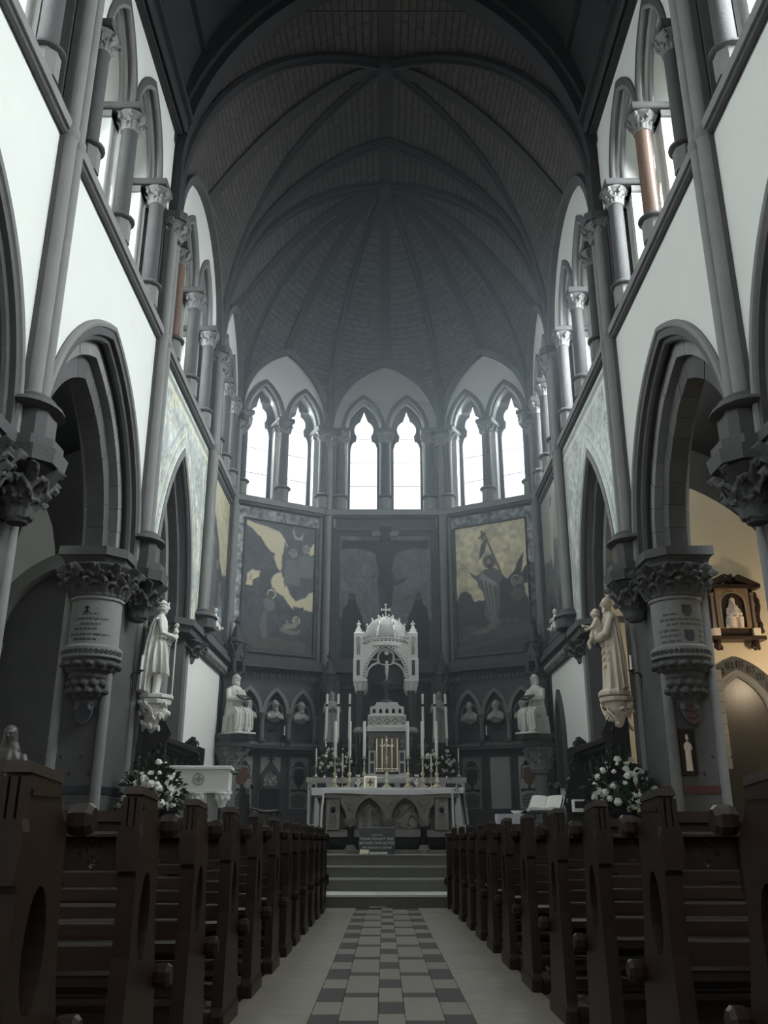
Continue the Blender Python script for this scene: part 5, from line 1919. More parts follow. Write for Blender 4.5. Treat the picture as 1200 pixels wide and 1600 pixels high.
# side panels with a dark jewel in a roundel
for d in (-1, 1):
    x = d * 1.005
    MB().bbox(x - .13, x + .13, .10, .5, .40, .97, .01).build('side_panel', MT['relief'], altar)
    mb = MB()
    mb.tube([(x + .06 * math.cos(t), .09, .74 + .07 * math.sin(t)) for t in [2 * PI * i / 18 for i in range(18)]], .014, 6, closed=True)
    mb.build('roundel', MT['relief'], altar, smooth=True)
    MB().ball((x, .095, .74), (.042, .03, .052), 12, 8).build('jewel', MT['black_marble'], altar, smooth=True)
    mb = MB()
    for k in range(5):
        z = .44 + k * .05
        mb.tube([(x, .09, z), (x - .05, .08, z + .03), (x - .06, .085, z + .0)], .012, 5).tube([(x, .09, z), (x + .05, .08, z + .03), (x + .06, .085, z + .0)], .012, 5)
    mb.tube([(x, .085, .42), (x, .085, .66)], .012, 5)
    mb.tube([(x - .05, .09, .86), (x, .08, .92), (x + .05, .09, .86)], .014, 5)
    mb.build('vine_relief', MT['relief'], altar, smooth=True, kind='stuff')
    x = d * 1.22
    MB().lathe([(.07, .40), (.07, .46), (.048, .50), (.045, .82), (.075, .90), (.08, .96)], 14, (x, .22, 0)).build('corner_colonnette', MT['altar_stone'], altar, smooth=True)

# cloth: two lengths of linen lying over the mensa with a folded front edge
def drape(y0, z0, nx, x0, x1, front, seed):
    rg = random.Random(seed)
    vs, fs = [], []
    ph = [rg.uniform(0, 6) for _ in range(4)]
    rows = [(1.08, 0), (.6, 0), (.1, .0), (-.05, 0), (-.066, -.03), (-.07, -front * .5), (-.068, -front)]
    for y, dz in rows:
        for i in range(nx + 1):
            t = i / nx
            x = x0 + (x1 - x0) * t
            sag = front * .12 * math.sin(2.2 * PI * t + ph[0]) * (1 if dz < -.05 else 0)
            vs.append((x, y + (.006 * math.sin(25 * t + ph[1]) if dz < 0 else 0), z0 + dz + sag + .003 * math.sin(17 * t + ph[2])))
    n = nx + 1
    for j in range(len(rows) - 1):
        for i in range(nx):
            fs.append((j * n + i, j * n + i + 1, (j + 1) * n + i + 1, (j + 1) * n + i))
    return vs, fs


cloth = tag(empty('altar_cloth', (AX, AY, CH)), 'white linen altar cloth hanging over both ends of the stone altar', 'cloth')
mb = MB()
mb.add(*drape(0, 1.135, 40, -1.40, 1.41, .115, 1))
mb.build('top_linen', MT['linen'], cloth, smooth=True, recalc=False)
for d, w_ in ((-1, 0), (1, 1)):
    vs, fs = [], []
    for j in range(13):
        z = 1.135 - j * .054
        for i in range(9):
            y = -.06 + i * .14
            vs.append((d * (1.415 + .012 * math.sin(i * 1.9 + j * .2) + .006 * j * (1 if d > 0 else .3)), y, z))
    for j in range(12):
        for i in range(8):
            fs.append((j * 9 + i, j * 9 + i + 1, (j + 1) * 9 + i + 1, (j + 1) * 9 + i))
    MB().add(vs, fs).build('hanging_end', MT['linen'], cloth, smooth=True, recalc=False)
    # narrow fold hanging in front, near each corner
    x = d * 1.19
    mb = MB()
    mb.tube([(x, -.085, 1.12), (x + .01, -.09, .95), (x + d * .012, -.085, .75), (x + d * .02, -.08, .44)], [.02, .018, .02, .017], 8, flat=(1.0, .5))
    mb.build('fallen_fold', MT['linen'], cloth, smooth=True)
mb = MB()
mb.bbox(-1.395, -1.205, -.085, -.07, 1.0, 1.13, .004)
mb.build('corner_flap', MT['linen'], cloth)
text_mesh('IHS', .115, MT['ink'], 'monogram', cloth, (1.25, -.080, 1.055), extrude=.001)

# ------------------------------------------------------------------ candles and sticks on the altar
ZT = CH + 1.137


def stick_mesh(h, r, pan=.05):
    return MB().lathe([(r, 0), (r, .012), (r * .8, .03), (r * .55, .05), (r * .28, .075), (r * .25, .11), (r * .5, .13), (r * .55, .15), (r * .25, .17), (r * .2, .23), (r * .42, .25), (r * .45, .27), (r * .18, .30), (r * .15, h * .75), (r * .30, h * .78), (r * .14, h * .82), (r * .16, h * .95), (pan, h * .96), (pan * 1.05, h * .975), (pan * .4, h * .985), (pan * .38, h)], 16)


def split_stick(me_parts, o):
    for nm, me in me_parts:
        link(nm, me, o)


SH = .60
sb = MB()
sb.lathe([(.085, .02), (.085, .032), (.068, .05), (.045, .07), (.022, .095), (.020, .12)], 16)
for k in range(3):
    a = k * 2 * PI / 3 + .5
    sb.tube([(.06 * math.cos(a), .06 * math.sin(a), .04), (.09 * math.cos(a), .09 * math.sin(a), .03), (.095 * math.cos(a), .095 * math.sin(a), .0)], [.016, .018, .02], 6)
BASE_M = sb.mesh('foot', MT['gold'], True)
STEM_M = MB().lathe([(.018, .10), (.045, .13), (.05, .15), (.022, .175), (.017, .22), (.04, .245), (.042, .27), (.018, .30), (.014, .44), (.026, .46), (.012, .48), (.012, .56)], 16).mesh('stem', MT['gold'], True)
PAN_M = MB().lathe([(.014, .54), (.055, .555), (.058, .565), (.03, .57), (.03, SH)], 16).mesh('drip_pan', MT['gold'], True)
CANDLE_M = MB().lathe([(.030, 0), (.029, .66), (.022, .672), (.006, .668)], 14).mesh('candle', MT['wax'], True)
WICK_M = MB().lathe([(.003, .66), (.003, .69)], 6).mesh('wick', MT['ink'])
ords = ['first', 'second', 'third', 'fourth', 'fifth', 'sixth']
stick0 = None
for i, x in enumerate((-1.0, -.72, -.44, .40, .68, .95)):
    side_, k_ = ('left', ('outermost', 'middle', 'innermost')[i]) if i < 3 else ('right', ('innermost', 'middle', 'outermost')[i - 3])
    o = thing('candlestick', 'gilt altar candlestick, %s of the three on the %s' % (k_, side_), 'candlestick', (AX + x, 17.62, ZT), i * .4, 'gilt candlesticks on the altar')
    for me in (BASE_M, STEM_M, PAN_M):
        link(me.name, me, o)
    c = thing('candle', 'thick white candle in the %s %s altar candlestick' % (k_, side_), 'candle', (AX + x, 17.62, ZT + SH - .02 + .0), 0, 'thick candles on the altar')
    link('wax', CANDLE_M, c)
    link('wick', WICK_M, c)
    c.rotation_euler.x = .0

# altar cross
o = thing('altar_crucifix', 'small gilt crucifix on a tall stem at the middle of the altar', 'crucifix', (AX - .01, 17.66, ZT))
link('foot', BASE_M, o)
link('stem', STEM_M, o)
mb = MB()
mb.box(-.014, .014, -.01, .01, .52, .93).box(-.12, .12, -.01, .01, .775, .805)
for p in ((-.13, .79), (.13, .79), (0, .945)):
    mb.ball((p[0], 0, p[1]), (.026, .014, .026), 8, 6)
mb.build('cross', MT['brass'], o)
mb = MB()
mb.ball((0, -.022, .845), (.018, .018, .022), 8, 6).tube([(0, -.02, .815), (.004, -.024, .75), (0, -.022, .70), (.004, -.028, .65), (0, -.02, .58)], [.018, .022, .02, .015, .009], 8)
mb.tube([(-.105, -.018, .80), (-.05, -.022, .79), (0, -.02, .80), (.05, -.022, .79), (.105, -.018, .80)], [.007, .010, .013, .010, .007], 6)
remesh(mb, 'corpus', MT['silver'], .005, 1, o)

# slim low candles at the ends and between
SL = MB().lathe([(.06, 0), (.06, .01), (.03, .03), (.010, .06), (.009, .2), (.022, .22), (.009, .24), (.009, .32), (.03, .33), (.014, .34), (.012, .36)], 14).mesh('stem', MT['brass'], True)
TAPER = MB().lathe([(.016, 0), (.014, .30), (.004, .31)], 10).mesh('wax', MT['wax'], True)
for x, y, z, h, lb in ((-1.28, 21.7, 2.09, .62, 'left end of the gradine'), (1.62, 21.7, 2.09, .62, 'right end of the gradine'), (-.86, 17.75, ZT, .62, 'left part of the altar between tall candles'), (.85, 17.75, ZT, .62, 'right part of the altar between tall candles')):
    if y > 20:
        x *= 1.30 if x < 0 else 1.05
    o = thing('slim_candlestick', 'slim brass candlestick at the ' + lb, 'candlestick', (AX + x, y, z), 0, 'slim brass candlesticks')
    link('stem', SL, o)
    c = thing('taper_candle', 'slim white taper at the ' + lb, 'candle', (AX + x, y, z + .345), 0, 'slim tapers')
    link('wax', TAPER, c)

# white card with a dark cross
o = thing('altar_card', 'square cream card with a brown cross leaning on the altar', 'card', (-.30, 17.52, ZT))
mb = MB()
mb.box(-.105, .105, 0, .02, 0, .21)
mb.xf(Matrix.Rotation(-.08, 4, 'X'))
mb.build('card', MT['cream_paper'], o)
mb = MB()
mb.box(-.015, .015, -.006, .004, .045, .165).box(-.06, .06, -.006, .004, .09, .12)
mb.xf(Matrix.Rotation(-.08, 4, 'X'))
mb.build('cross', MT['rust'], o)
mb = MB()
mb.plate([(-.12, -.01), (.12, -.01), (.12, .22), (-.12, .22)], [[(-.095, .015), (.095, .015), (.095, .195), (-.095, .195)]], -.008, .006)
mb.xf(Matrix.Rotation(-.08, 4, 'X') @ Matrix.Rotation(PI / 2, 4, 'X'))
mb.build('frame', MT['brass'], o)
# dark reliquary urns either side
for x, w_ in ((-.56, 'left'), (.57, 'right')):
    o = thing('altar_vase', 'dark silver vase with dried leaves on the %s of the altar' % w_, 'vase', (AX + x, 17.78, ZT), 0, 'silver vases on the altar')
    MB().lathe([(.05, 0), (.05, .01), (.02, .03), (.018, .06), (.05, .10), (.062, .15), (.05, .20), (.035, .23), (.05, .26)], 14).build('body', MT['silver'], o, smooth=True)
    mb = MB()
    rg = random.Random(4)
    for k in range(22):
        a, q = rg.uniform(0, 6.28), rg.uniform(.03, .14)
        h_ = rg.uniform(.28, .42)
        e = (q * math.cos(a), q * math.sin(a), h_)
        mb.tube([(0, 0, .22), tuple(Vector(e) * .6 + Vector((0, 0, .12))), e], [.004, .012, .003], 4, flat=(1, .3))
    mb.build('leaves', MT['leaf'], o, kind='stuff')

# ================================================================== HIGH ALTAR, TABERNACLE, CIBORIUM
hx = 0.005
o = thing('gradine', 'long white marble shelf with inset dark panels behind the altar', 'altar', (hx, 22.0, CH))
MB().bbox(-1.86, 1.88, .02, 1.0, 0, 1.50, .02).build('body', MT['marble'], o)
MB().bbox(-1.90, 1.92, -.02, 1.0, 1.44, 1.545, .015).build('top_moulding', MT['marble'], o)
for k in range(7):
    x = -1.62 + k * .54
    MB().bbox(x - .20, x + .20, .0, .06, 1.26, 1.41, .01).build('inset_panel', MT['black_marble'], o)
for x in (-1.72, 1.74):
    mb = MB()
    mb.tube([(x + .07 * math.cos(t), -.005, 1.34 + .07 * math.sin(t)) for t in [2 * PI * i / 16 for i in range(16)]], .02, 6, closed=True)
    mb.build('roundel', MT['marble'], o, smooth=True)

tb = thing('tabernacle', 'carved pale stone tabernacle with tiered top and a gold veil over its door', 'tabernacle', (hx + .03, 22.35, CH + 1.545))
def tbx(nm, m, *a, b=.012):
    return MB().bbox(*a, b).build(nm, m, tb)
tbx('base', MT['marble'], -.50, .50, -.02, .55, 0, .09)
tbx('body', MT['altar_stone'], -.46, .46, .08, .55, .09, 1.08)
tbx('lintel', MT['altar_stone'], -.46, .46, .0, .55, .92, 1.08)
mb = MB()
rg = random.Random(6)
for k in range(16):
    mb.ball((-.24 + k * .032, -.005, .99 + rg.uniform(-.025, .025)), (.022, .02, .025), 6, 5)
mb.box(-.26, .26, .0, .03, .95, 1.03)
remesh(mb, 'leaf_band', MT['altar_stone'], .008, 1, tb)
tbx('cornice', MT['marble'], -.505, .505, -.08, .6, 1.10, 1.22, b=.02)
tbx('frieze_tier', MT['marble'], -.475, .475, -.04, .58, 1.22, 1.46)
mb = MB()
for k in range(5):
    c = -.40 + k * .20
    mb.tube([(c - .09, -.05, 1.32), (c - .045, -.055, 1.38), (c, -.05, 1.42), (c + .045, -.055, 1.38), (c + .09, -.05, 1.32)], .014, 6)
    mb.ball((c, -.045, 1.30), (.04, .02, .03), 7, 5)
mb.build('scallop_relief', MT['carved_grey'], tb, kind='stuff')
tbx('tier_slab', MT['marble'], -.475, .475, -.06, .58, 1.46, 1.50)
hol = [[(c - .038, 1.54)] + arch(.038, .06, 6, c, 1.60) + [(c + .038, 1.54)] for c in (-.32, -.16, 0, .16, .32)]
mb = MB()
mb.plate([(-.42, 1.50), (.42, 1.50), (.42, 1.70), (.32, 1.72), (.28, 1.76), (-.28, 1.76), (-.32, 1.72), (-.42, 1.70)], hol, -.06, .02)
mb.xf(Matrix.Rotation(PI / 2, 4, 'X'))
mb.build('pierced_crest', MT['marble'], tb)
tbx('crest_back', MT['ink'], -.38, .38, .065, .4, 1.50, 1.69)
tbx('top_slab', MT['marble'], -.27, .27, .0, .5, 1.76, 1.81)
for d in (-1, 1):
    x = d * .365
    MB().bbox(x - .085, x + .085, .0, .12, .09, .66, .01).build('pilaster', MT['marble'], tb)
    for z0, z1 in ((.12, .34), (.40, .60)):
        MB().bbox(x - .045, x + .045, -.012, .05, z0, z1, .006).build('inset_panel', MT['slate'], tb)
    mb = MB()
    mb.lathe([(.06, .64), (.085, .70), (.10, .74), (.10, .76)], 10, (x, .05, 0))
    for k in range(6):
        a = k * PI / 3
        mb.ball((x + .085 * math.cos(a), .05 + .085 * math.sin(a), .70), .025, 6, 5)
    robe(mb, [(.74, .07, .06, x, .04, .06), (.86, .085, .06, x, .03, .05), (.92, .05, .05, x, .03, .02)], 6, 20)
    mb.ball((x, .02, .97), (.035, .04, .05), 10, 7)
    for e in (-1, 1):
        mb.tube([(x + e * .07, .03, .88), (x + e * .09, 0, .80), (x + e * .02, -.04, .82)], [.022, .02, .014], 6)
    remesh(mb, 'carved_angel', MT['altar_stone'], .008, 1, tb)
veil = tag(empty('tabernacle_veil', (hx + .03, 22.35, CH + 1.545)), 'gold striped fabric veil hanging over the tabernacle door', 'curtain')
vs, fs = [], []
nx, nz = 60, 8
for j in range(nz + 1):
    for i in range(nx + 1):
        t = i / nx
        fl = 1 + .10 * j / nz
        vs.append(((t - .5) * .54 * fl, -.045 - .016 * math.sin(t * 2 * PI * 8) - .008 * math.sin(t * 40 + j * .2) - (.02 if .3 < t < .7 else 0), .93 - .78 * j / nz))
for j in range(nz):
    for i in range(nx):
        fs.append((j * (nx + 1) + i, j * (nx + 1) + i + 1, (j + 1) * (nx + 1) + i + 1, (j + 1) * (nx + 1) + i))
MB().add(vs, fs).build('veil_fabric', MT['curtain'], veil, smooth=True, recalc=False)
mb = MB()
for x in (-.25, -.12, .12, .25):
    mb.box(x - .012, x + .012, -.085, -.065, .16, .92)
mb.box(-.29, .29, -.08, -.06, .20, .225).box(-.29, .29, -.08, -.06, .15, .165)
mb.build('braid', MT['brass'], veil, kind='stuff')
MB().tube([(-.29, -.04, .94), (.29, -.04, .94)], .014, 8).build('rod', MT['brass'], veil, smooth=True)

# ciborium
cb = thing('ciborium', 'white marble ciborium with ribbed dome, pinnacles and cusped arch on dark columns', 'canopy', (hx + .0, 22.6, 0))
CBX = .645
for d in (-1, 1):
    x = d * CBX
    for y in (.0, .9):
        MB().lathe([(.17, 2.09), (.17, 2.2), (.13, 2.26), (.12, 3.16), (.115, 3.2)], 18, (x, y, 0)).build('lower_column', MT['black_marble'], cb, smooth=True)
        MB().lathe([(.12, 3.16), (.165, 3.20), (.165, 3.24), (.13, 3.29), (.10, 3.32)], 18, (x, y, 0)).build('column_ring', MT['carved_grey'], cb, smooth=True)
        MB().lathe([(.105, 3.3), (.10, 4.24)], 18, (x, y, 0)).build('upper_column', MT['slate'], cb, smooth=True)
        mb = MB()
        mb.lathe([(.10, 4.20), (.11, 4.25), (.15, 4.40), (.175, 4.44)], 12, (x, y, 0))
        for k in range(8):
            a = k * PI / 4 + .2
            mb.ball((x + .15 * math.cos(a), y + .15 * math.sin(a), 4.38), (.035, .035, .045), 6, 5)
            mb.tube([(x + .10 * math.cos(a), y + .10 * math.sin(a), 4.24), (x + .15 * math.cos(a), y + .15 * math.sin(a), 4.34)], .025, 5)
        mb.box(x - .18, x + .18, y - .18, y + .18, 4.42, 4.50)
        remesh(mb, 'column_capital', MT['marble'], .011, 1, cb)
# arched faces: front and back plates with cusped opening
def cib_face(y):
    mb = MB()
    op = [(-.52, 4.50)] + arch(.52, .83, 12, 0, 4.50) + [(.52, 4.50)]
    mb.plate([(-.80, 4.50), (.80, 4.50), (.80, 5.02), (.77, 5.08), (.77, 5.40), (.50, 5.40), (0, 5.46), (-.50, 5.40), (-.77, 5.40), (-.77, 5.08), (-.80, 5.02)], [op[1:-1] + [(.51, 4.502), (-.51, 4.502)]] if False else [], 0, .10)
    return mb
op = arch(.52, .83, 14, 0, 4.50)
prof = [(-.80, 4.50)] + op + [(.80, 4.50), (.80, 5.02), (.77, 5.06), (.77, 5.38), (-.77, 5.38), (-.77, 5.06), (-.80, 5.02)]
for y in (-.10, .92):
    mb = MB()
    mb.prism(prof, -y - .10, -y)
    mb.xf(Matrix.Rotation(PI / 2, 4, 'X'))
    mb.build('arched_face', MT['marble'], cb)
for d in (-1, 1):
    MB().box(min(d * .70, d * .78), max(d * .70, d * .78), .0, .92, 4.95, 5.38).build('side_wall', MT['marble'], cb)
mb = MB()
arch_ring(mb, .60, .93, .52, .83, .10, .135, 0, 4.50, 14)
mb.xf(Matrix.Rotation(PI / 2, 4, 'X'))
mb.build('archivolt', MT['marble'], cb, smooth=True)
mb = MB()
cur = arch(.56, .88, 14, 0, 4.50)
for k in range(0, 29):
    x, z = cur[k]
    mb.ball((x, -.138, z), (.018, .012, .022), 5, 4)
mb.build('archivolt_studs', MT['slate'], cb, kind='stuff')
mb = MB()      # trefoil tracery
tre = [(.205 * math.cos(math.radians(a)), 5.02 + .215 * math.sin(math.radians(a)) + .02) for a in range(-25, 206, 10)]
mb.tube([(x, -.06, z) for x, z in tre], .028, 7)
for d in (-1, 1):
    mb.tube([(d * .20, -.06, 4.93), (d * .23, -.06, 4.90), (d * .34, -.06, 4.86), (d * .45, -.06, 4.74), (d * .50, -.06, 4.55)], .028, 7)
    mb.tube([(d * .21, -.06, 4.92), (d * .15, -.06, 4.90)], .03, 7)
    mb.tube([(d * .20, -.05, 5.0), (d * .36, -.05, 5.0)], .016, 6)
mb.build('trefoil_tracery', MT['marble'], cb, smooth=True)
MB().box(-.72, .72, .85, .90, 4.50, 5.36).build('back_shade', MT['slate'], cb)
# corner turrets with niches and pinnacles
for d in (-1, 1):
    x = d * .70
    MB().bbox(x - .13, x + .13, -.16, .10, 4.50, 5.02, .02).build('turret_base', MT['marble'], cb)
    MB().bbox(x - .055, x + .055, -.165, -.1, 4.58, 4.98, .02).build('turret_niche', MT['slate'], cb)
    mb = MB()
    mb.plate([(-.115, 5.02), (.115, 5.02), (.115, 5.66), (-.115, 5.66)], [[(-.07, 5.10), (-.07, 5.48)] + arch(.07, .09, 6, 0, 5.48)[1:-1] + [(.07, 5.48), (.07, 5.10)]], .08, .15)
    mb.xf(Matrix.Translation((x, 0, 0)) @ Matrix.Rotation(PI / 2, 4, 'X'))
    mb.build('turret', MT['marble'], cb)
    MB().box(x - .115, x + .115, -.09, .12, 5.02, 5.66).build('turret_body', MT['marble'], cb)
    mb = MB()
    robe(mb, [(5.12, .035, .025, x, -.10, .08), (5.3, .035, .025, x, -.10, .05), (5.40, .015, .015, x, -.10, 0)], 6, 16)
    mb.ball((x, -.105, 5.43), (.02, .02, .026), 8, 6)
    remesh(mb, 'niche_figure', MT['carved_grey'], .006, 1, cb)
    MB().lathe([(.17, 5.64), (.17, 5.68), (.13, 5.70), (.05, 5.86), (.02, 5.92)], 4, (x, 0, 0), phase=PI / 4).build('pinnacle', MT['marble'], cb)
    mb = MB()
    for k in range(4):
        a = k * PI / 2
        mb.ball((x + .04 * math.cos(a), .04 * math.sin(a), 5.93), (.022, .022, .03), 6, 5)
        mb.ball((x + .10 * math.cos(a + PI / 4), .10 * math.sin(a + PI / 4), 5.75), (.022, .022, .03), 6, 5)
    mb.ball((x, 0, 5.98), (.018, .018, .05), 6, 5).lathe([(.02, 5.88), (.02, 5.95)], 6, (x, 0, 0))
    remesh(mb, 'crocket_finial', MT['marble'], .010, 1, cb)
# dome
DY = .38
MB().lathe([(.60, 5.34), (.60, 5.42), (.575, 5.44), (.575, 5.50), (.60, 5.52), (.60, 5.56)], 36, (0, DY, 0)).build('drum', MT['marble'], cb, smooth=True)
mb = MB()
for k in range(36):
    a = 2 * PI * k / 36
    mb.ball((.575 * math.cos(a), DY + .575 * math.sin(a), 5.47), (.03, .03, .022), 6, 4)
    mb.ball((.60 * math.cos(a), DY + .60 * math.sin(a), 5.575), (.022, .022, .03), 5, 4)
mb.build('drum_leafwork', MT['carved_grey'], cb, kind='stuff')
dome = [(.56 * math.cos(t * PI / 2 / 12), 5.56 + .60 * math.sin(t * PI / 2 / 12)) for t in range(12)] + [(.03, 6.165)]
MB().lathe(dome, 40, (0, DY, 0)).build('dome', MT['dome_stone'], cb, smooth=True)
for k in range(8):
    a = 2 * PI * k / 8 + PI / 8 + PI / 2
    rb = MB().tube([((r + .012) * math.cos(a), DY + (r + .012) * math.sin(a), z) for r, z in dome], .026, 6).build('dome_rib', MT['marble'], cb, smooth=True)
    mb = MB()
    for t in (1.6, 4.5, 7.2, 9.8):
        r, z = .60 * math.cos(t * PI / 24), 5.56 + .63 * math.sin(t * PI / 24)
        mb.tube([(r * math.cos(a), DY + r * math.sin(a), z - .02), ((r + .03) * math.cos(a), DY + (r + .03) * math.sin(a), z + .035)], .02, 5)
        mb.ball(((r + .035) * math.cos(a), DY + (r + .035) * math.sin(a), z + .045), .026, 6, 5)
    mb.build('crockets', MT['marble'], cb, kind='stuff')
mb = MB()
mb.lathe([(.06, 6.14), (.05, 6.2), (.022, 6.22)], 8, (0, DY, 0))
mb.box(-.018, .018, DY - .018, DY + .018, 6.18, 6.54).box(-.11, .11, DY - .016, DY + .016, 6.38, 6.42)
for x, z in ((-.115, 6.40), (.115, 6.40), (0, 6.54)):
    mb.box(x - (.012 if x else .04), x + (.012 if x else .04), DY - .018, DY + .018, z - (.045 if x else .012), z + (.045 if x else .012))
mb.build('cross', MT['marble'], cb)

# monstrance crucifix under the ciborium
o = thing('standing_crucifix', 'dark crucifix with white corpus on a shaped stand under the dome', 'crucifix', (hx + .02, 22.55, CH + 1.545 + 1.81))
MB().lathe([(.22, 0), (.20, .05), (.12, .08), (.05, .12), (.04, .25), (.13, .42), (.15, .52), (.06, .56), (.03, .6)], 16).build('stand', MT['slate'], o, smooth=True)
mb = MB()
mb.box(-.03, .03, -.02, .02, .55, 1.22).box(-.26, .26, -.02, .02, .93, .99)
mb.build('cross', MT['ink'], o)
mb = MB()
mb.ball((0, -.05, 1.02), (.036, .036, .045), 10, 8).tube([(0, -.04, .97), (.01, -.05, .86), (0, -.045, .78), (.01, -.06, .70), (0, -.04, .56)], [.04, .05, .042, .032, .018], 10)
for d in (-1, 1):
    mb.tube([(d * .03, -.04, .955), (d * .12, -.045, .97), (d * .24, -.035, 1.01)], [.022, .018, .012], 7)
    mb.ball((d * .25, -.035, 1.015), (.02, .012, .018), 6, 5)
remesh(mb, 'corpus', MT['carved'], .009, 1, o)
MB().ball((0, -.03, 1.26), (.06, .03, .06), 10, 7).build('title_plate', MT['marble'], o, smooth=True)

# six tall candles in two lengths
TS = MB().lathe([(.09, 0), (.09, .02), (.05, .05), (.02, .09), (.018, .2), (.035, .23), (.018, .26), (.014, .75), (.03, .78), (.012, .82), (.012, .90), (.05, .91), (.05, .925), (.03, .93), (.03, .97)], 14).mesh('stem', MT['silver'], True)
TC = MB().lathe([(.032, 0), (.030, .76)], 12).mesh('lower_wax', MT['wax'], True)
TCOL = MB().lathe([(.034, .76), (.036, .78), (.036, .80), (.034, .82)], 12).mesh('black_collar', MT['ink'], True)
TTOP = MB().lathe([(.030, .82), (.029, 1.06), (.02, 1.07)], 12).mesh('upper_wax', MT['wax'], True)
for i, x in enumerate((-1.47, -1.18, -.90, .92, 1.21, 1.50)):
    side_, k_ = ('left', ('outermost', 'middle', 'innermost')[i]) if i < 3 else ('right', ('innermost', 'middle', 'outermost')[i - 3])
    z = CH + 1.545
    o = thing('tall_candlestick', 'tall silver candlestick on the marble shelf, %s on the %s' % (k_, side_), 'candlestick', (hx + x, 22.35, z), 0, 'tall candlesticks on the shelf')
    link('stem', TS, o)
    c = thing('tall_candle', 'tall two part candle with a black collar, %s on the %s' % (k_, side_), 'candle', (hx + x, 22.35, z + .945), 0, 'tall candles on the shelf')
    for me in (TC, TCOL, TTOP):
        link(me.name, me, c)
    c.rotation_euler.y = (.012, .0, .004, -.004, .0, -.022)[i]

# ================================================================== FLOWERS
pm = MB()
for k in range(6):
    a = 2 * PI * k / 6
    e = Vector((math.cos(a), math.sin(a), 0))
    t_ = Vector((-e.y, e.x, 0))
    pts_ = [Vector((0, 0, 0)), e * .022 + t_ * .018 + Vector((0, 0, .02)), e * .05 + Vector((0, 0, .03)), e * .022 - t_ * .018 + Vector((0, 0, .02))]
    pm.add([tuple(p) for p in pts_], [(0, 1, 2, 3)])
    e2 = Vector((math.cos(a + .5), math.sin(a + .5), 0))
    t2 = Vector((-e2.y, e2.x, 0))
    pm.add([(0, 0, .005), tuple(e2 * .012 + t2 * .013 + Vector((0, 0, .03))), tuple(e2 * .026 + Vector((0, 0, .042))), tuple(e2 * .012 - t2 * .013 + Vector((0, 0, .03)))], [(0, 1, 2, 3)])
LILY = pm.mesh('flower', MT['petal'], recalc=False)
rm = MB()
for j, (rr, zz, n) in enumerate(((.038, .010, 6), (.028, .024, 5), (.016, .034, 4))):
    for k in range(n):
        a = 2 * PI * k / n + j
        rm.ball((rr * math.cos(a) * .7, rr * math.sin(a) * .7, zz), (.024, .024, .018), 6, 4)
ROSE = rm.mesh('flower', MT['petal'], True)


def bouquet(name, label, loc, rx, ry, rz_, nfl, fs, seed, stand=None, peak=0.0):
    o = thing(name, label, 'flowers', loc)
    rg = random.Random(seed)
    mb = MB()
    nl = 260
    for k in range(nl):
        a, q = rg.uniform(0, 2 * PI), rg.random()
        u = rg.uniform(-.75, 1)
        s = math.sqrt(1 - u * u) * rg.uniform(.55, 1.08)
        p = Vector((rx * s * math.cos(a), ry * s * math.sin(a), rz_ * u + peak * max(0, 1 - s * 1.6) * max(u, 0)))
        d = Vector((p.x / rx, p.y / ry, p.z / rz_ + .3)).normalized()
        t_ = d.cross(Vector((rg.uniform(-1, 1), rg.uniform(-1, 1), rg.uniform(-1, 1)))).normalized()
        L = rg.uniform(.10, .2) * (rx / .4) ** .5
        w = L * .22
        mid = p + d * L * .5 + Vector((0, 0, .02))
        mb.add([tuple(p), tuple(mid + t_ * w), tuple(p + d * L - Vector((0, 0, .03))), tuple(mid - t_ * w)], [(0, 1, 2), (0, 2, 3)])
    mb.ball((0, 0, -.05), (rx * .6, ry * .6, rz_ * .6), 10, 7)
    mb.build('foliage', MT['leaf'], o, kind='stuff', recalc=False)
    for k in range(nfl):
        a = rg.uniform(PI * .95, 2.05 * PI)
        u = rg.uniform(-.6, .95)
        s = math.sqrt(1 - u * u) * rg.uniform(.75, 1.08)
        p = Vector((rx * s * math.cos(a), ry * s * math.sin(a), rz_ * u + peak * max(0, 1 - s * 1.6) * max(u, 0)))
        f = link('flower', LILY if rg.random() < .55 else ROSE, o, None, p)
        d = Vector((p.x / rx, p.y / ry - .4, p.z / rz_ + .4)).normalized()
        f.rotation_euler = d.to_track_quat('Z', 'Y').to_euler()
        q = fs * rg.uniform(.7, 1.35)
        f.scale = (q, q, q)
    if stand:
        MB().lathe([(.20, stand), (.20, stand + .03), (.06, stand + .08), (.035, stand + .2), (.035, -rz_ * .9), (.16, -rz_ * .75), (.20, -rz_ * .5), (.18, -rz_ * .45)], 14).build('stand', MT['iron'], o, smooth=True)
    return o


bouquet('flower_arrangement', 'large white lily and rose arrangement beside the left pillar', (-3.98, 15.68, 1.50), .50, .32, .42, 60, 1.22, 1, -1.5, .28)
bouquet('flower_arrangement', 'large white lily arrangement with dark leaves beside the right pillar', (3.98, 15.68, 1.53), .52, .32, .45, 62, 1.22, 2, -1.5, .34)
bouquet('altar_flowers', 'round white rose arrangement on the shelf left of the tabernacle', (-1.22, 22.0, 2.42), .42, .22, .34, 44, .95, 3)
bouquet('altar_flowers', 'round white rose arrangement on the shelf right of the tabernacle', (1.26, 22.0, 2.40), .40, .22, .34, 42, .95, 4)

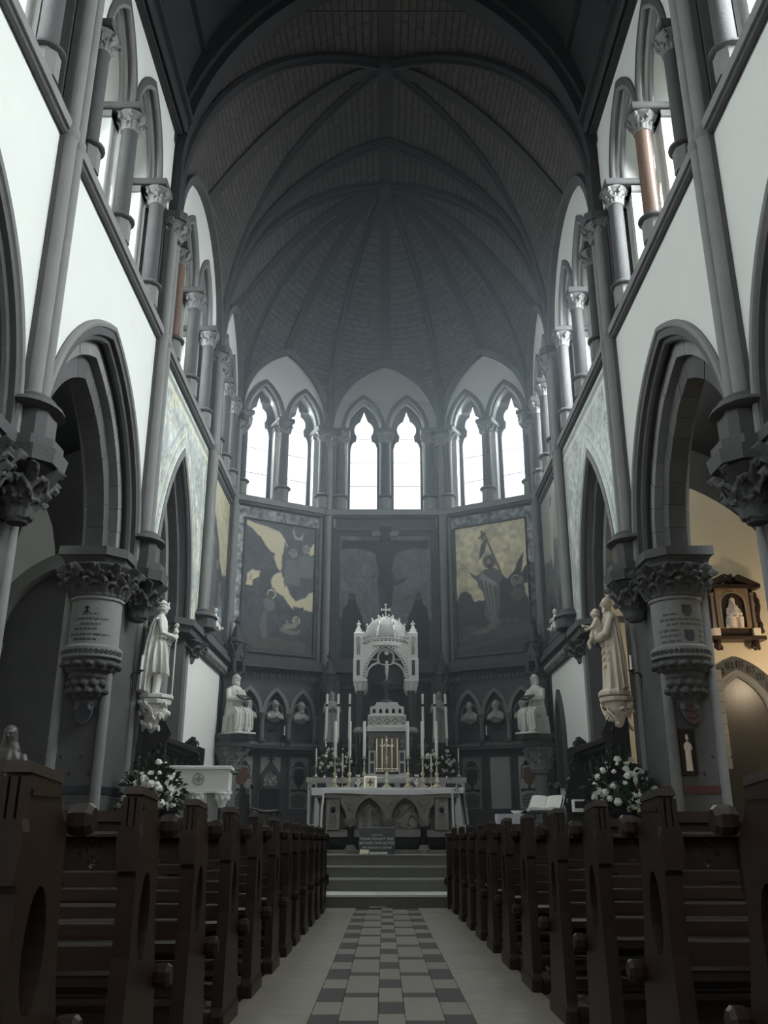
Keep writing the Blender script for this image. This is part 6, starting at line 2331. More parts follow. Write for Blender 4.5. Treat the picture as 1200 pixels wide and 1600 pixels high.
# ================================================================== NOTICE, PAPERS
nb = thing('notice_board', 'black notice board with white lettering on the chancel steps', 'sign', (-.165, 16.63, CH))
nb.rotation_euler.x = -.12
MB().bbox(-.31, .31, 0, .025, .0, .43, .004).build('board', MT['sign'], nb)
mb = MB()
mb.plate([(-.32, -.005), (.32, -.005), (.32, .445), (-.32, .445)], [[(-.305, .01), (.305, .01), (.305, .425), (-.305, .425)]], -.032, .006)
mb.xf(Matrix.Rotation(PI / 2, 4, 'X'))
mb.build('edge_trim', MT['slate'], nb)
MB().box(-.32, .32, -.006, .03, .43, .447).build('top_edge', MT['white'], nb)
for tx, sz, z in (('IMPORTANT', .036, .305), ('PLEASE DO NOT PASS', .060, .235), ('BEYOND THIS NOTICE', .060, .165), ('This Sanctuary is alarmed', .050, .095)):
    text_mesh(tx, sz, MT['white'], 'lettering', nb, (0, -.004, z), extrude=.001)
o = tag(MB().loft([[(-.47, 16.55, CH + z), (-.32, 16.56, CH + z), (-.30, 16.62, CH + z + .06), (-.46, 16.61, CH + z + .07)] for z in (.004, .012)]).build('envelope', MT['cream_paper']), 'cream envelope leaning at the lower left of the notice board', 'envelope')
MB().box(-.36, -.34, 16.53, 16.545, CH + .01, CH + .03).build('seal', MT['paper'], o)
tag(MB().bbox(-.30, .02, 16.50, 16.61, CH + .002, CH + .035, .004).build('leaflet_stack', MT['paper']), 'flat white stack of paper before the notice board', 'papers')
tag(MB().bbox(-.27, -.01, 15.02, 15.09, fz(15.0) + .018, fz(15.0) + .026, .003).build('paper_strip', MT['paper']), 'white paper strip on the tiles at the foot of the steps', 'papers')

# ================================================================== AMBO / FONT, LECTERN, TABLE, CHAIRS
ft = thing('stone_ambo', 'pale stone ambo with a carved cross roundel on short columns, left side', 'ambo', (-3.36, 16.75, CH), .10)
MB().bbox(-.53, .53, -.40, .40, 1.06, 1.42, .012).build('chest', MT['marble'], ft)
MB().bbox(-.57, .57, -.44, .44, 1.42, 1.48, .018).build('top_slab', MT['marble'], ft)
MB().bbox(-.55, .55, -.42, .42, 1.02, 1.075, .015).build('chest_moulding', MT['marble'], ft)
mb = MB()
mb.tube([(.095 * math.cos(t), -.405, 1.25 + .095 * math.sin(t)) for t in [2 * PI * i / 20 for i in range(20)]], .012, 6, closed=True)
mb.box(-.02, .02, -.42, -.40, 1.185, 1.315).box(-.065, .065, -.42, -.40, 1.23, 1.27)
mb.build('cross_roundel', MT['carved_grey'], ft)
MB().bbox(-.42, .42, -.30, .32, .12, 1.02, .01).build('core', MT['carved_grey'], ft)
MB().bbox(-.56, .56, -.43, .43, 0, .12, .02).build('base', MT['marble'], ft)
for x in (-.42, 0, .42):
    if x:
        MB().lathe([(.09, .12), (.09, .18), (.06, .22), (.055, .78)], 14, (x, -.32, 0)).build('column', MT['slate'], ft, smooth=True)
    mb = MB()
    mb.lathe([(.06, .76), (.075, .82), (.13, .95), (.15, 1.0), (.15, 1.03)], 10, (x, -.32, 0))
    for k in range(8):
        a = k * PI / 4
        mb.ball((x + .12 * math.cos(a), -.32 + .12 * math.sin(a), .93), (.03, .03, .045), 6, 5)
    if x == 0:
        mb.box(-.15, .15, -.34, -.30, .45, 1.02)
        mb.ball((0, -.35, .70), (.09, .04, .12), 8, 6)
    remesh(mb, 'carved_capital' if x else 'carved_panel', MT['marble'], .011, 1, ft)

lc = thing('lectern', 'dark wooden lectern desk with sloping top, right side of chancel', 'lectern', (2.78, 16.2, CH), -.35)
mb = MB()
mb.loft([[(-.30, -.24, z), (.30, -.24, z), (.30, .24, z + .26), (-.30, .24, z + .26)] for z in (.66, .70)])
mb.build('sloping_desk', MT['stall'], lc)
MB().bbox(-.06, .06, -.06, .06, .05, .80, .012).build('post', MT['stall'], lc)
MB().bbox(-.26, .26, -.20, .20, 0, .06, .012).build('foot', MT['stall'], lc)
bk = thing('open_book', 'large open white book resting on the sloping lectern', 'book', (2.78, 16.2, CH), -.35)
for d in (-1, 1):
    mb = MB()
    rows = []
    for i in range(7):
        t = i / 6
        x = d * (.005 + .26 * t)
        lift = .035 * math.sin(PI * min(1, t * 1.1) * .55) + (.02 * (1 - t))
        rows.append([(x, -.19, .735 + lift), (x, .19, .94 + lift), (x, .19, .91 + lift * .2), (x, -.19, .705 + lift * .2)])
    mb.loft(rows)
    mb.build('pages', MT['paper'], bk, smooth=True)
tbk = thing('side_table', 'small credence table under a lace trimmed white cloth, right of the steps', 'table', (2.22, 16.3, CH), .0)
MB().bbox(-.28, .28, -.2, .2, .62, .655, .01).build('top', MT['stall'], tbk)
for x in (-.25, .25):
    for y in (-.17, .17):
        MB().bbox(x - .02, x + .02, y - .02, y + .02, 0, .62, .005).build('leg', MT['stall'], tbk)
tc = thing('table_cloth', 'white cloth with lace hem over the small credence table', 'cloth', (2.22, 16.3, CH))
MB().bbox(-.30, .30, -.22, .22, .655, .665, .004).build('linen', MT['linen'], tc)
mb = MB()
for x0, x1, y0, y1 in ((-.30, .30, -.225, -.22), (-.305, -.30, -.22, .22), (.30, .305, -.22, .22)):
    mb.box(x0, x1, y0, y1, .50, .665)
mb.build('lace_hem', MT['lace'], tc)
for k in range(1):
    d_ = thing('bowl', 'white bowl on the lace covered credence table', 'bowl', (2.28, 16.3, CH + .665))
    MB().lathe([(.05, 0), (.06, .005), (.11, .05), (.115, .055), (.10, .05), (.04, .012)], 18).build('dish', MT['linen'], d_, smooth=True)
wb = tag(MB().bbox(3.18, 3.44, 15.85, 16.0, 1.24, 1.44, .01).build('white_folder', MT['paper']), 'white folder standing on the dark stall desk, right side', 'folder')
mb = MB()
mb.box(3.205, 3.415, 15.843, 15.852, 1.30, 1.41)
mb.build('dark_label', MT['ink'], wb)


def chair(name, label, loc, rz):
    o = thing(name, label, 'chair', loc, rz)
    MB().bbox(-.30, .30, -.28, .28, .40, .47, .015).build('seat', MT['stall'], o)
    mb = MB()
    mb.prism([(-.30, .45), (.30, .45), (.32, 1.05), (.26, 1.16), (.10, 1.20), (0, 1.28), (-.10, 1.20), (-.26, 1.16), (-.32, 1.05)], -.03, .03)
    mb.xf(Matrix.Translation((0, .27, 0)) @ Matrix.Rotation(PI / 2 - .08, 4, 'X'))
    mb.build('backrest', MT['stall'], o)
    for d in (-1, 1):
        for y in (-.25, .25):
            MB().lathe([(.03, 0), (.035, .05), (.022, .1), (.034, .2), (.022, .3), (.032, .40)], 10, (d * .27, y, 0)).build('leg', MT['stall'], o, smooth=True)
        mb = MB()
        mb.tube([(d * .30, .27, .78), (d * .31, .0, .72), (d * .31, -.26, .74), (d * .31, -.33, .68), (d * .31, -.30, .62)], [.03, .032, .034, .03, .02], 8)
        mb.tube([(d * .29, -.25, .45), (d * .31, -.26, .74)], .026, 8)
        mb.build('arm', MT['stall'], o, smooth=True)
        MB().ball((d * .30, .27, 1.20), (.04, .04, .06), 10, 7).build('knob', MT['stall'], o, smooth=True)
    return o


chair('carved_armchair', 'dark carved armchair behind the stone ambo, left side', (-2.50, 18.6, CH), PI / 2 + .4)
chair('carved_armchair', 'dark carved armchair behind the lectern, right side', (3.0, 18.2, CH), -PI / 2 - .3)

# ================================================================== CHOIR STALLS
def stall(s, label):
    o = thing('choir_stall', label, 'stall', (s * 4.32, 18.2, CH))
    q = -s
    def bx(nm, x0, x1, y0, y1, z0, z1, b=.015, m='stall'):
        a, c = sorted((q * x0, q * x1))
        return MB().bbox(a, c, y0, y1, z0, z1, b).build(nm, MT[m], o)
    L = 1.75
    bx('back_panel', -.06, .0, -L, L, .3, 1.95)
    bx('canopy_rail', -.08, .22, -L, L, 1.95, 2.06)
    bx('canopy_rail', -.06, .14, -L, L, 1.86, 1.95)
    bx('seat', .0, .36, -L, L, .42, .48)
    bx('platform', -.08, .42, -L - .1, L + .1, 0.0, .08)
    for k in range(6):
        y = -L + .25 + k * .6
        bx('back_stile', .0, .035, y - .03, y + .03, .5, 1.86, .008)
        mb = MB()
        mb.tube([(q * .04, y + .3 + u, 1.5 + v) for u, v in arch(.26, .30, 6, 0, 0)], .016, 5)
        for j in range(4):
            mb.tube([(q * .03, y + .12 + .12 * j, 1.80), (q * .05, y + .12 + .12 * j, 1.9)], .018, 5)
        mb.build('blind_tracery', MT['stall'], o, smooth=True)
    for y, hh, ww in ((-L - .03, 2.45, .55), (L + .03, 2.2, .45)):
        mb = MB()
        mb.prism([(0, 0), (.46, 0), (.46, .80), (.50, .95), (.42, .92), (.40, 1.05), (.36, 1.25), (.34, 1.5), (.36, 1.9), (ww * .8, 2.05), (ww * .5, hh - .1), (.10, hh), (-.06, hh - .1), (-.08, 0)], y - .05, y + .05)
        mb.v = [(q * a, c, b) for a, b, c in mb.v]
        mb.build('stall_end', MT['stall'], o)
        mb = MB()
        rg = random.Random(int(hh * 10))
        for k in range(26):
            t = k / 25
            pz = .95 + (hh - .95) * t
            px = .46 - .30 * t ** .7
            mb.ball((q * (px + rg.uniform(-.04, .06)), y + rg.uniform(-.05, .05), pz + rg.uniform(-.03, .03)), (.05, .05, .06), 6, 5)
        for k in range(5):
            mb.ball((q * (.05 + .06 * k - .1), y, hh + .05 - abs(k - 2) * .05), (.05, .045, .07), 6, 5)
        mb.tube([(q * .12, y, hh - .1), (q * .12, y, hh + .1)], .04, 6)
        remesh(mb, 'carved_crest', MT['stall'], .018, 1, o)
    return o


stall(-1, 'black carved oak choir stall against the left choir arch')
stall(1, 'black carved oak choir stall against the right choir arch')

# ================================================================== WALL SCONCES
def sconce(label, loc, rz):
    o = thing('candle_sconce', label, 'sconce', loc, rz)
    mb = MB()
    mb.tube([(0, 0, 0), (0, -.10, .06), (0, -.20, .02), (0, -.26, .06)], .014, 7)
    mb.tube([(0, 0, -.02), (.0, -.02, -.20)], .012, 6).ball((0, -.01, 0), (.03, .02, .05), 8, 6).ball((0, -.02, -.2), .022, 6, 5)
    mb.build('bracket', MT['iron'], o, smooth=True)
    MB().lathe([(.01, .05), (.06, .07), (.06, .08), (.02, .085)], 12, (0, -.26, 0)).build('drip_pan', MT['iron'], o, smooth=True)
    c = thing('sconce_candle', 'white candle in the ' + label.replace('black iron ', ''), 'candle', loc, rz)
    MB().lathe([(.020, .085), (.019, .33), (.005, .34)], 10, (0, -.26, 0)).build('wax', MT['wax'], c, smooth=True)
    return o


sconce('black iron candle sconce on the left pillar by the knight', (-4.40, 15.35, 3.45), .9)
sconce('black iron candle sconce on the right pillar by the saint', (4.40, 15.35, 3.45), -.9)
p_ = F_L @ Vector((1.72, 3.25, -.2))
sconce('black iron candle sconce on the left arcade ledge', p_, math.atan2(e1.y, e1.x))
p_ = F_R @ Vector((1.72, 3.25, -.2))
sconce('black iron candle sconce on the right arcade ledge', p_, -math.atan2(e1.y, e1.x))

# ================================================================== PEWS
def pew_end_prof():
    """outline of a bench end in (y, z): y runs from the back of the bench to the front"""
    return [(-.03, 0), (.50, 0), (.50, .10), (.47, .13), (.45, .30), (.43, .46), (.38, .60), (.345, .74), (.33, .90), (.325, 1.0), (.27, 1.05), (.245, 1.125), (.02, 1.145), (.01, 1.0), (-.01, .94), (.015, .86), (.02, .60), (.0, .40), (-.02, .13), (-.03, .10)]


OV = [(.175 + .075 * math.cos(t), .72 + .15 * math.sin(t)) for t in [2 * PI * i / 18 for i in range(18)]]
mb = MB()
mb.plate(pew_end_prof(), [OV], -.031, .031)
mb.v = [(w, u, v) for u, v, w in mb.v]
PE_SLAB = mb.mesh('end_panel', MT['pew'])
mb = MB()
mb.bbox(-.042, .042, -.045, .52, 0, .11, .02)
PE_FOOT = mb.mesh('foot', MT['pew'])
mb = MB()
mb.loft([[(x * k, y, z) for x, y in ((-1, -.015), (1, -.015), (1, .03), (-1, .03))] for z, k in ((.88, .030), (.95, .041), (1.0, .041), (1.03, .034))])
PE_NECK = mb.mesh('neck', MT['pew'])
mb = MB()
for k in range(3):
    mb.box(-.034 + k * .0245, -.034 + k * .0245 + .018, -.006, .02, 1.0, 1.13)
mb.loft([[(x, y, z) for x, y, z in ((-.036, .0, 1.14), (.036, .0, 1.14), (.036, .25, 1.122), (-.036, .25, 1.122))], [(x, y, z) for x, y, z in ((-.030, .008, 1.168), (.030, .008, 1.168), (.030, .243, 1.149), (-.030, .243, 1.149))]])
mb.box(-.037, .037, .03, .24, 1.085, 1.10)
PE_FIN = mb.mesh('finial', MT['pew'])


def knob(y, z, r, L):
    q = MB()
    q.loft([[(x, y + rr * math.cos(t), z + rr * math.sin(t)) for t in [2 * PI * i / 8 + PI / 8 for i in range(8)]] for x, rr in ((-L, r * .70), (-L + .015, r), (-L + .045, r), (-.028, r * .85))])
    return q


PE_K1 = knob(.36, 1.03, .048, .095).mesh('knob', MT['pew'])
PE_K2 = knob(.42, .49, .046, .095).mesh('knob', MT['pew'])
LEN = 2.75


def pm_box(nm, y0, y1, z0, z1, m='pew_rail', b=.008):
    return MB().bbox(.032, LEN, y0, y1, z0, z1, b).mesh(nm, MT[m])


mb = MB()
mb.loft([[(x, .10, 1.085), (x, .40, 1.06), (x, .40, 1.03), (x, .10, 1.045)] for x in (.032, LEN)])
PEW_M = [('book_ledge', mb.mesh('book_ledge', MT['pew_rail'])), ('top_rail', pm_box('top_rail', .12, .16, .99, 1.05, 'pew')), ('seat', pm_box('seat', .10, .55, .50, .535)),
         ('seat_rail', pm_box('seat_rail', .47, .51, .42, .50)), ('bottom_rail', pm_box('bottom_rail', .07, .12, .555, .64)), ('kneeling_board', pm_box('kneeling_board', -.32, -.16, .16, .20)),
         ('ledge_lip', pm_box('ledge_lip', .03, .13, .995, 1.012)), ('plinth', pm_box('plinth', .0, .45, .0, .03, 'pew'))]
SLATS = [MB().bbox(.032, LEN, .085, .11, z, z + .042, .006).mesh('back_slat', MT['pew_rail']) for z in (.665, .722, .779, .836)]
mb = MB()
xs = [.16 + k * .30 for k in range(9)]
hol = [[(x + (.038 + .014 * math.cos(4 * t)) * math.cos(t), .935 + (.038 + .014 * math.cos(4 * t)) * math.sin(t)) for t in [2 * PI * i / 20 for i in range(20)]] for x in xs]
mb.plate([(.032, .875), (LEN, .875), (LEN, .995), (.032, .995)], hol, -.03, .0)
mb.xf(Matrix.Translation((0, .105, 0)) @ Matrix.Rotation(PI / 2, 4, 'X'))
PEW_M.append(('pierced_panel', mb.mesh('pierced_panel', MT['pew'])))
STILE = MB().bbox(-.035, .035, .07, .10, .80, .995, .006).mesh('stile', MT['pew'])


def pew(x, y, s, label):
    """s = 1 runs to the right of the aisle, -1 to the left"""
    o = thing('pew', label, 'pew', (x, y, fz(y)), 0, 'pews on the %s of the aisle' % ('right' if s > 0 else 'left'))
    for nm, me in PEW_M:
        link(nm, me, o)
    for me in SLATS:
        link('back_slat', me, o)
    for k in range(9):
        link('stile', STILE, o, None, (.31 + k * .30, 0, 0))
    for xe in (0.0, LEN):
        e = empty('pew_end', (xe, 0, 0), 0, o)
        for me in (PE_SLAB, PE_FOOT, PE_NECK, PE_FIN) + ((PE_K1, PE_K2) if xe == 0 else ()):
            link(me.name.split('.')[0], me, e)
    if s < 0:
        o.scale = (-1, 1, 1)
    return o


nth = ['nearest the camera', 'second from the camera', 'third from the camera', 'fourth from the camera', 'fifth from the camera', 'sixth from the camera', 'seventh from the camera', 'eighth from the camera', 'ninth from the camera', 'tenth from the camera', 'last before the frontal']
for i, y in enumerate((2.42, 3.50, 4.56, 5.62, 6.80, 7.94, 9.07, 10.15, 11.28, 12.45, 13.70)):
    pew(1.035 - .003 * y, y, 1, 'dark oak pew right of the aisle, ' + nth[i])
for i, y in enumerate((2.28, 3.37, 4.40, 5.45, 6.54, 7.69, 8.75, 9.65, 10.75, 11.75, 12.75, 13.75)):
    pew(-.95, y, -1, 'dark oak pew left of the aisle, ' + (nth[i] if i < 10 else 'second from the frontal' if i < 11 else nth[10]))
# frontals closing the pew rows at the chancel end
for s in (-1, 1):
    y = 14.72
    o = thing('pew_frontal', 'oak pew frontal with plain end post at the %s of the steps' % ('right' if s > 0 else 'left'), 'pew', (s * .98 + .0, y, fz(y)))
    def pf(nm, x0, x1, y0, y1, z0, z1, m='pew_rail'):
        a, b = sorted((s * x0, s * x1))
        return MB().bbox(a, b, y0, y1, z0, z1, .01).build(nm, MT[m], o)
    pf('end_post', -.05, .10, -.05, .10, 0, 1.06, 'pew_rail')
    pf('post_cap', -.065, .115, -.065, .115, 1.06, 1.10, 'pew')
    pf('panel', .10, LEN, .0, .04, .12, .88, 'pew')
    pf('top_rail', .10, LEN, -.14, .10, .90, .95)
    pf('bottom_rail', .10, LEN, -.03, .07, 0, .12)
    for k in range(8):
        pf('stile', .35 + k * .32, .41 + k * .32, -.02, .0, .12, .88)
    k_ = MB()
    k_.ball((0, 0, 0), (.07, .07, .075), 12, 8)
    k_.xf(Matrix.Translation((s * -.02, .13, .40)))
    k_.build('knob', MT['pew'], o, smooth=True)


# ================================================================== PAINTINGS
GOLD = (.50, .455, .32)


def frame_rails(o, fr, u0, u1, z0, z1, m, ws=((.0, .10, -.10), (.08, .17, -.06), (.15, .22, -.035))):
    """stepped picture frame inside u0..u1, z0..z1"""
    for a, b, w in ws:
        for nm, q in (('frame_rail', (u0 + a, u1 - a, z1 - b, z1 - a)), ('frame_rail', (u0 + a, u1 - a, z0 + a, z0 + b)), ('frame_stile', (u0 + a, u0 + b, z0 + a, z1 - a)), ('frame_stile', (u1 - b, u1 - a, z0 + a, z1 - a))):
            MB().bbox(*q, w, .0, .01).build(nm, m, o, fr)


def border(o, fr, u0, u1, z0, z1, seed, base=(.16, .17, .175)):
    P_ = Paint(u1 - u0, z1 - z0, .035, base)
    P_.mottle(.75, (max(2, int((u1 - u0) / .07)), max(2, int((z1 - z0) / .07))), seed)
    P_.mottle(.35, (max(2, int((u1 - u0) / .2)), max(2, int((z1 - z0) / .2))), seed + 1)
    P_.build('patterned_border', MT['fresco_border'], o, fr, u0, z0, -.022)


def halo(P_, x, y, r, col, ring=(.50, .47, .38)):
    ax = P_.w / P_.h
    P_.ell(x, y, r, r * ax, ring)
    P_.ell(x, y, r * .78, r * .78 * ax, col)


# ---- left facet: the crib with angels above
o = thing('nativity_painting', 'large dark wall painting of a kneeling woman, child and angels on gold, left facet', 'painting')
P_ = Paint(2.28, 3.92, .022, (.050, .056, .064))
P_.mottle(.35, (14, 22), 1)
P_.mottle(.25, (40, 70), 2)
P_.poly([(.0, .0), (1, 0), (1, .18), (.6, .12), (.3, .2), (0, .14)], (.040, .040, .040), alpha=.7)
P_.poly([(.1, .08), (.5, .12), (.85, .06), (.6, .03), (.2, .02)], (.10, .085, .06), alpha=.6)
P_.poly([(.02, .985), (.02, .945), (.10, .925), (.16, .885), (.22, .865), (.30, .80), (.36, .765), (.43, .752), (.41, .72), (.46, .65), (.51, .615), (.53, .66), (.52, .74), (.56, .795), (.60, .825), (.55, .88), (.48, .93), (.30, .955), (.12, .97)], GOLD)
P_.poly([(.51, .615), (.42, .585), (.385, .54), (.40, .49), (.44, .475), (.46, .455), (.56, .43), (.66, .36), (.72, .335), (.70, .365), (.80, .355), (.86, .365), (.85, .345), (.98, .335), (.98, .49), (.92, .475), (.88, .44), (.80, .42), (.74, .40), (.66, .445), (.60, .52), (.575, .50), (.56, .56), (.55, .60)], GOLD)
P_.poly([(.96, .87), (.98, .88), (.98, .79), (.93, .77), (.90, .80)], GOLD)
P_.poly([(.06, .545), (.05, .485), (.13, .48), (.14, .53), (.19, .545), (.22, .555), (.23, .60), (.12, .605), (.06, .57)], GOLD)
P_.poly([(.10, .55), (.12, .50), (.115, .57)], (.05, .05, .05))
for x, y, h_ in ((.68, .755, .22), (.87, .80, .20)):
    P_.poly([(x - .10, y - h_), (x - .14, y - .10), (x - .06, y - .02), (x + .06, y - .02), (x + .12, y - .10), (x + .08, y - h_)], (.075, .085, .09))
    for k in range(5):
        P_.line((x - .09 + .045 * k, y - .05), (x - .08 + .04 * k, y - h_), .012, (.13, .14, .14), .7)
    halo(P_, x, y + .02, .055, (.07, .065, .06), (.30, .29, .25))
    P_.ell(x, y + .015, .028, .022, (.20, .17, .13))
P_.poly([(.56, .86), (.53, .72), (.54, .56), (.58, .66), (.60, .80)], (.06, .066, .072))
P_.poly([(.68, .98), (.70, .92), (.76, .90), (.83, .96), (.80, .885), (.70, .885), (.66, .94)], (.26, .27, .26))
P_.poly([(.63, .48), (.60, .40), (.66, .30), (.76, .355), (.92, .42), (.98, .50), (.98, .55), (.6, .56)], (.055, .058, .062), alpha=.0)
# kneeling woman
P_.poly([(.02, .10), (.10, .22), (.22, .34), (.30, .40), (.42, .39), (.46, .34), (.42, .28), (.40, .12), (.30, .07)], (.060, .064, .072))
P_.poly([(.30, .10), (.26, .20), (.30, .30), (.34, .30), (.36, .10)], (.12, .12, .11))
P_.poly([(.29, .38), (.36, .41), (.44, .38), (.46, .33), (.38, .30), (.32, .32)], (.14, .145, .15))
halo(P_, .40, .435, .062, (.055, .05, .045), (.50, .49, .44))
P_.ell(.385, .425, .040, .034, (.085, .07, .06))
# child
P_.poly([(.52, .195), (.60, .185), (.76, .175), (.82, .20), (.80, .155), (.66, .145), (.54, .165)], (.16, .16, .14))
P_.line((.60, .20), (.74, .215), .018, (.24, .22, .18))
P_.line((.66, .21), (.62, .245), .008, (.22, .20, .17))
halo(P_, .755, .255, .052, (.06, .05, .045), (.52, .51, .46))
P_.ell(.75, .245, .030, .026, (.24, .20, .16))
P_.ell(.80, .055, .10, .05, (.075, .075, .072))
P_.poly([(.70, .0), (.68, .08), (.74, .12), (.75, .06)], (.07, .07, .068))
P_.build('canvas', MT['canvas'], o, F_L, .43, 5.66, -.012)
MB().box(.40, 2.76, 5.60, 9.62, -.008, .0).build('backing', MT['stone_dark'], o, F_L)
border(o, F_L, .14, .43, 5.66, 9.92, 3, (.30, .31, .32))
border(o, F_L, .43, 2.90, 9.58, 9.92, 4, (.20, .21, .215))
border(o, F_L, 2.71, 2.90, 5.66, 9.58, 5, (.07, .072, .075))
for q in ((.40, 2.74, 9.56, 9.60), (.40, 2.74, 5.62, 5.68), (.40, .44, 5.62, 9.6), (2.70, 2.74, 5.62, 9.6)):
    MB().bbox(*q, -.05, 0, .01).build('frame_moulding', MT['stone'], o, F_L)

# ---- right facet: figure with a banner rising over sleeping soldiers
o = thing('banner_painting', 'large gold wall painting of a robed figure with banner above dark figures, right facet', 'painting')
P_ = Paint(2.28, 3.92, .022, GOLD)
P_.mottle(.18, (9, 14), 11)
P_.mottle(.12, (60, 90), 12)
P_.X = 1 - P_.X
D = (.036, .038, .042)
P_.poly([(0, 0), (0, .40), (.03, .44), (.06, .48), (.14, .49), (.21, .46), (.24, .41), (.27, .395), (.31, .41), (.36, .40), (.60, .42), (.62, .60), (.66, .58), (.72, .54), (.75, .56), (.82, .60), (.92, .58), (.96, .62), (1, .645), (1, .48), (.94, .44), (1, .36), (1, 0)], D)
P_.poly([(.96, .74), (.86, .66), (.80, .56), (.90, .55), (.93, .63)], D)
P_.poly([(.93, .49), (.98, .42), (1.0, .40), (1.0, .50)], GOLD)
P_.poly([(.0, .20), (.2, .22), (.4, .20), (.6, .245), (.8, .25), (1, .2), (1, .1), (.5, .12), (0, .1)], (.066, .066, .066), alpha=.8)
P_.poly([(.15, .17), (.35, .19), (.52, .235), (.62, .245), (.55, .19), (.42, .155), (.25, .145)], (.16, .14, .11), alpha=.8)
P_.mottle(.25, (20, 30), 13)
P_.line((.0, .05), (.5, .09), .02, (.085, .08, .07), .6)
P_.line((.5, .09), (1, .16), .02, (.085, .08, .07), .6)
# banner
P_.line((.66, .56), (.42, .93), .007, (.06, .06, .055))
P_.poly([(.475, .895), (.37, .835), (.34, .73), (.30, .70), (.38, .745), (.43, .79), (.455, .86)], (.07, .073, .075))
P_.line((.36, .895), (.43, .925), .008, (.08, .07, .05))
P_.line((.385, .945), (.405, .875), .008, (.08, .07, .05))
# robed figure
P_.poly([(.40, .64), (.34, .61), (.28, .60), (.20, .635), (.18, .645), (.24, .585), (.30, .555), (.32, .50), (.38, .47), (.40, .40), (.39, .30), (.47, .215), (.56, .215), (.60, .34), (.61, .52), (.66, .56), (.63, .61), (.54, .645)], (.115, .115, .11))
P_.poly([(.38, .62), (.44, .58), (.56, .53), (.58, .50), (.50, .50), (.42, .50), (.33, .57)], (.25, .25, .235))
for k in range(7):
    P_.line((.36 + .03 * k, .56 - .01 * k), (.47 + .016 * k, .24), .009, (.20, .20, .19) if k % 2 else (.07, .072, .075), .8)
halo(P_, .485, .70, .095, (.15, .14, .115), (.12, .115, .10))
P_.ell(.485, .69, .048, .045, (.06, .05, .045))
P_.ell(.478, .69, .030, .032, (.26, .22, .17))
P_.ell(.485, .66, .030, .022, (.06, .05, .045))
halo(P_, .83, .53, .065, (.07, .065, .06), (.30, .29, .26))
P_.ell(.81, .51, .035, .03, (.17, .15, .12))
P_.ell(.90, .525, .035, .03, (.15, .14, .13))
P_.poly([(.74, .42), (.80, .48), (.90, .47), (.94, .40), (.84, .36)], (.085, .085, .082))
P_.build('canvas', MT['canvas'], o, F_R, .43, 5.66, -.012)
MB().box(.40, 2.76, 5.60, 9.62, -.008, .0).build('backing', MT['stone_dark'], o, F_R)
border(o, F_R, .14, .43, 8.2, 9.92, 6, (.26, .27, .28))
border(o, F_R, .14, .43, 5.66, 8.2, 7, (.10, .105, .11))
border(o, F_R, .43, 2.90, 9.58, 9.92, 8, (.17, .18, .185))
border(o, F_R, 2.71, 2.90, 5.66, 9.58, 9, (.07, .072, .075))
for q in ((.40, 2.74, 9.56, 9.60), (.40, 2.74, 5.62, 5.68), (.40, .44, 5.62, 9.6), (2.70, 2.74, 5.62, 9.6)):
    MB().bbox(*q, -.05, 0, .01).build('frame_moulding', MT['stone'], o, F_R)

# ---- middle facet: crucifixion
o = thing('crucifixion_painting', 'tall grey painting of the crucifixion with two mourners, behind the ciborium', 'painting')
P_ = Paint(2.76, 4.0, .024, (.135, .145, .155))
P_.mottle(.22, (8, 10), 21)
P_.mottle(.18, (60, 80), 22)
P_.poly([(0, 0), (1, 0), (1, .34), (.62, .30), (.38, .30), (0, .36)], (.045, .05, .056), alpha=.8)
P_.mottle(.2, (30, 40), 23)
D = (.012, .013, .015)
P_.poly([(.44, .10), (.56, .10), (.56, 1.0), (.44, 1.0)], D)
P_.poly([(.02, .90), (.98, .90), (.98, .965), (.02, .965)], D)
B2 = (.024, .026, .028)
P_.poly([(.10, .93), (.12, .905), (.30, .885), (.39, .855), (.40, .78), (.43, .71), (.41, .65), (.43, .56), (.45, .36), (.47, .28), (.55, .28), (.56, .40), (.58, .55), (.60, .66), (.57, .72), (.59, .80), (.61, .855), (.70, .885), (.90, .905), (.92, .93), (.70, .925), (.58, .92), (.50, .93), (.42, .92), (.30, .925)], B2)
P_.ell(.50, .95, .045, .045, (.032, .032, .034))
P_.poly([(.44, .60), (.42, .50), (.46, .42), (.50, .50), (.49, .60)], (.075, .078, .08), alpha=.6)
P_.poly([(.58, .64), (.68, .66), (.76, .675), (.70, .63), (.60, .60)], (.055, .06, .066))
for sg in (0, 1):
    f = (lambda x: x) if sg == 0 else (lambda x: 1 - x)
    P_.poly([(f(x), y) for x, y in ((.02, .05), (.03, .36), (.05, .44), (.09, .46), (.11, .53), (.14, .55), (.17, .52), (.20, .44), (.25, .37), (.27, .2), (.28, .05))], (.018, .020, .023))
    P_.ell(f(.135), .51, .022, .02, (.10, .10, .10), .8)
P_.build('canvas', MT['canvas'], o, F_C, .42, 5.42, -.015)
MB().box(.36, 3.24, 5.36, 9.46, -.010, 0).build('backing', MT['stone_dark'], o, F_C)
frame_rails(o, F_C, .18, 3.42, 5.22, 9.66, MT['stone'])
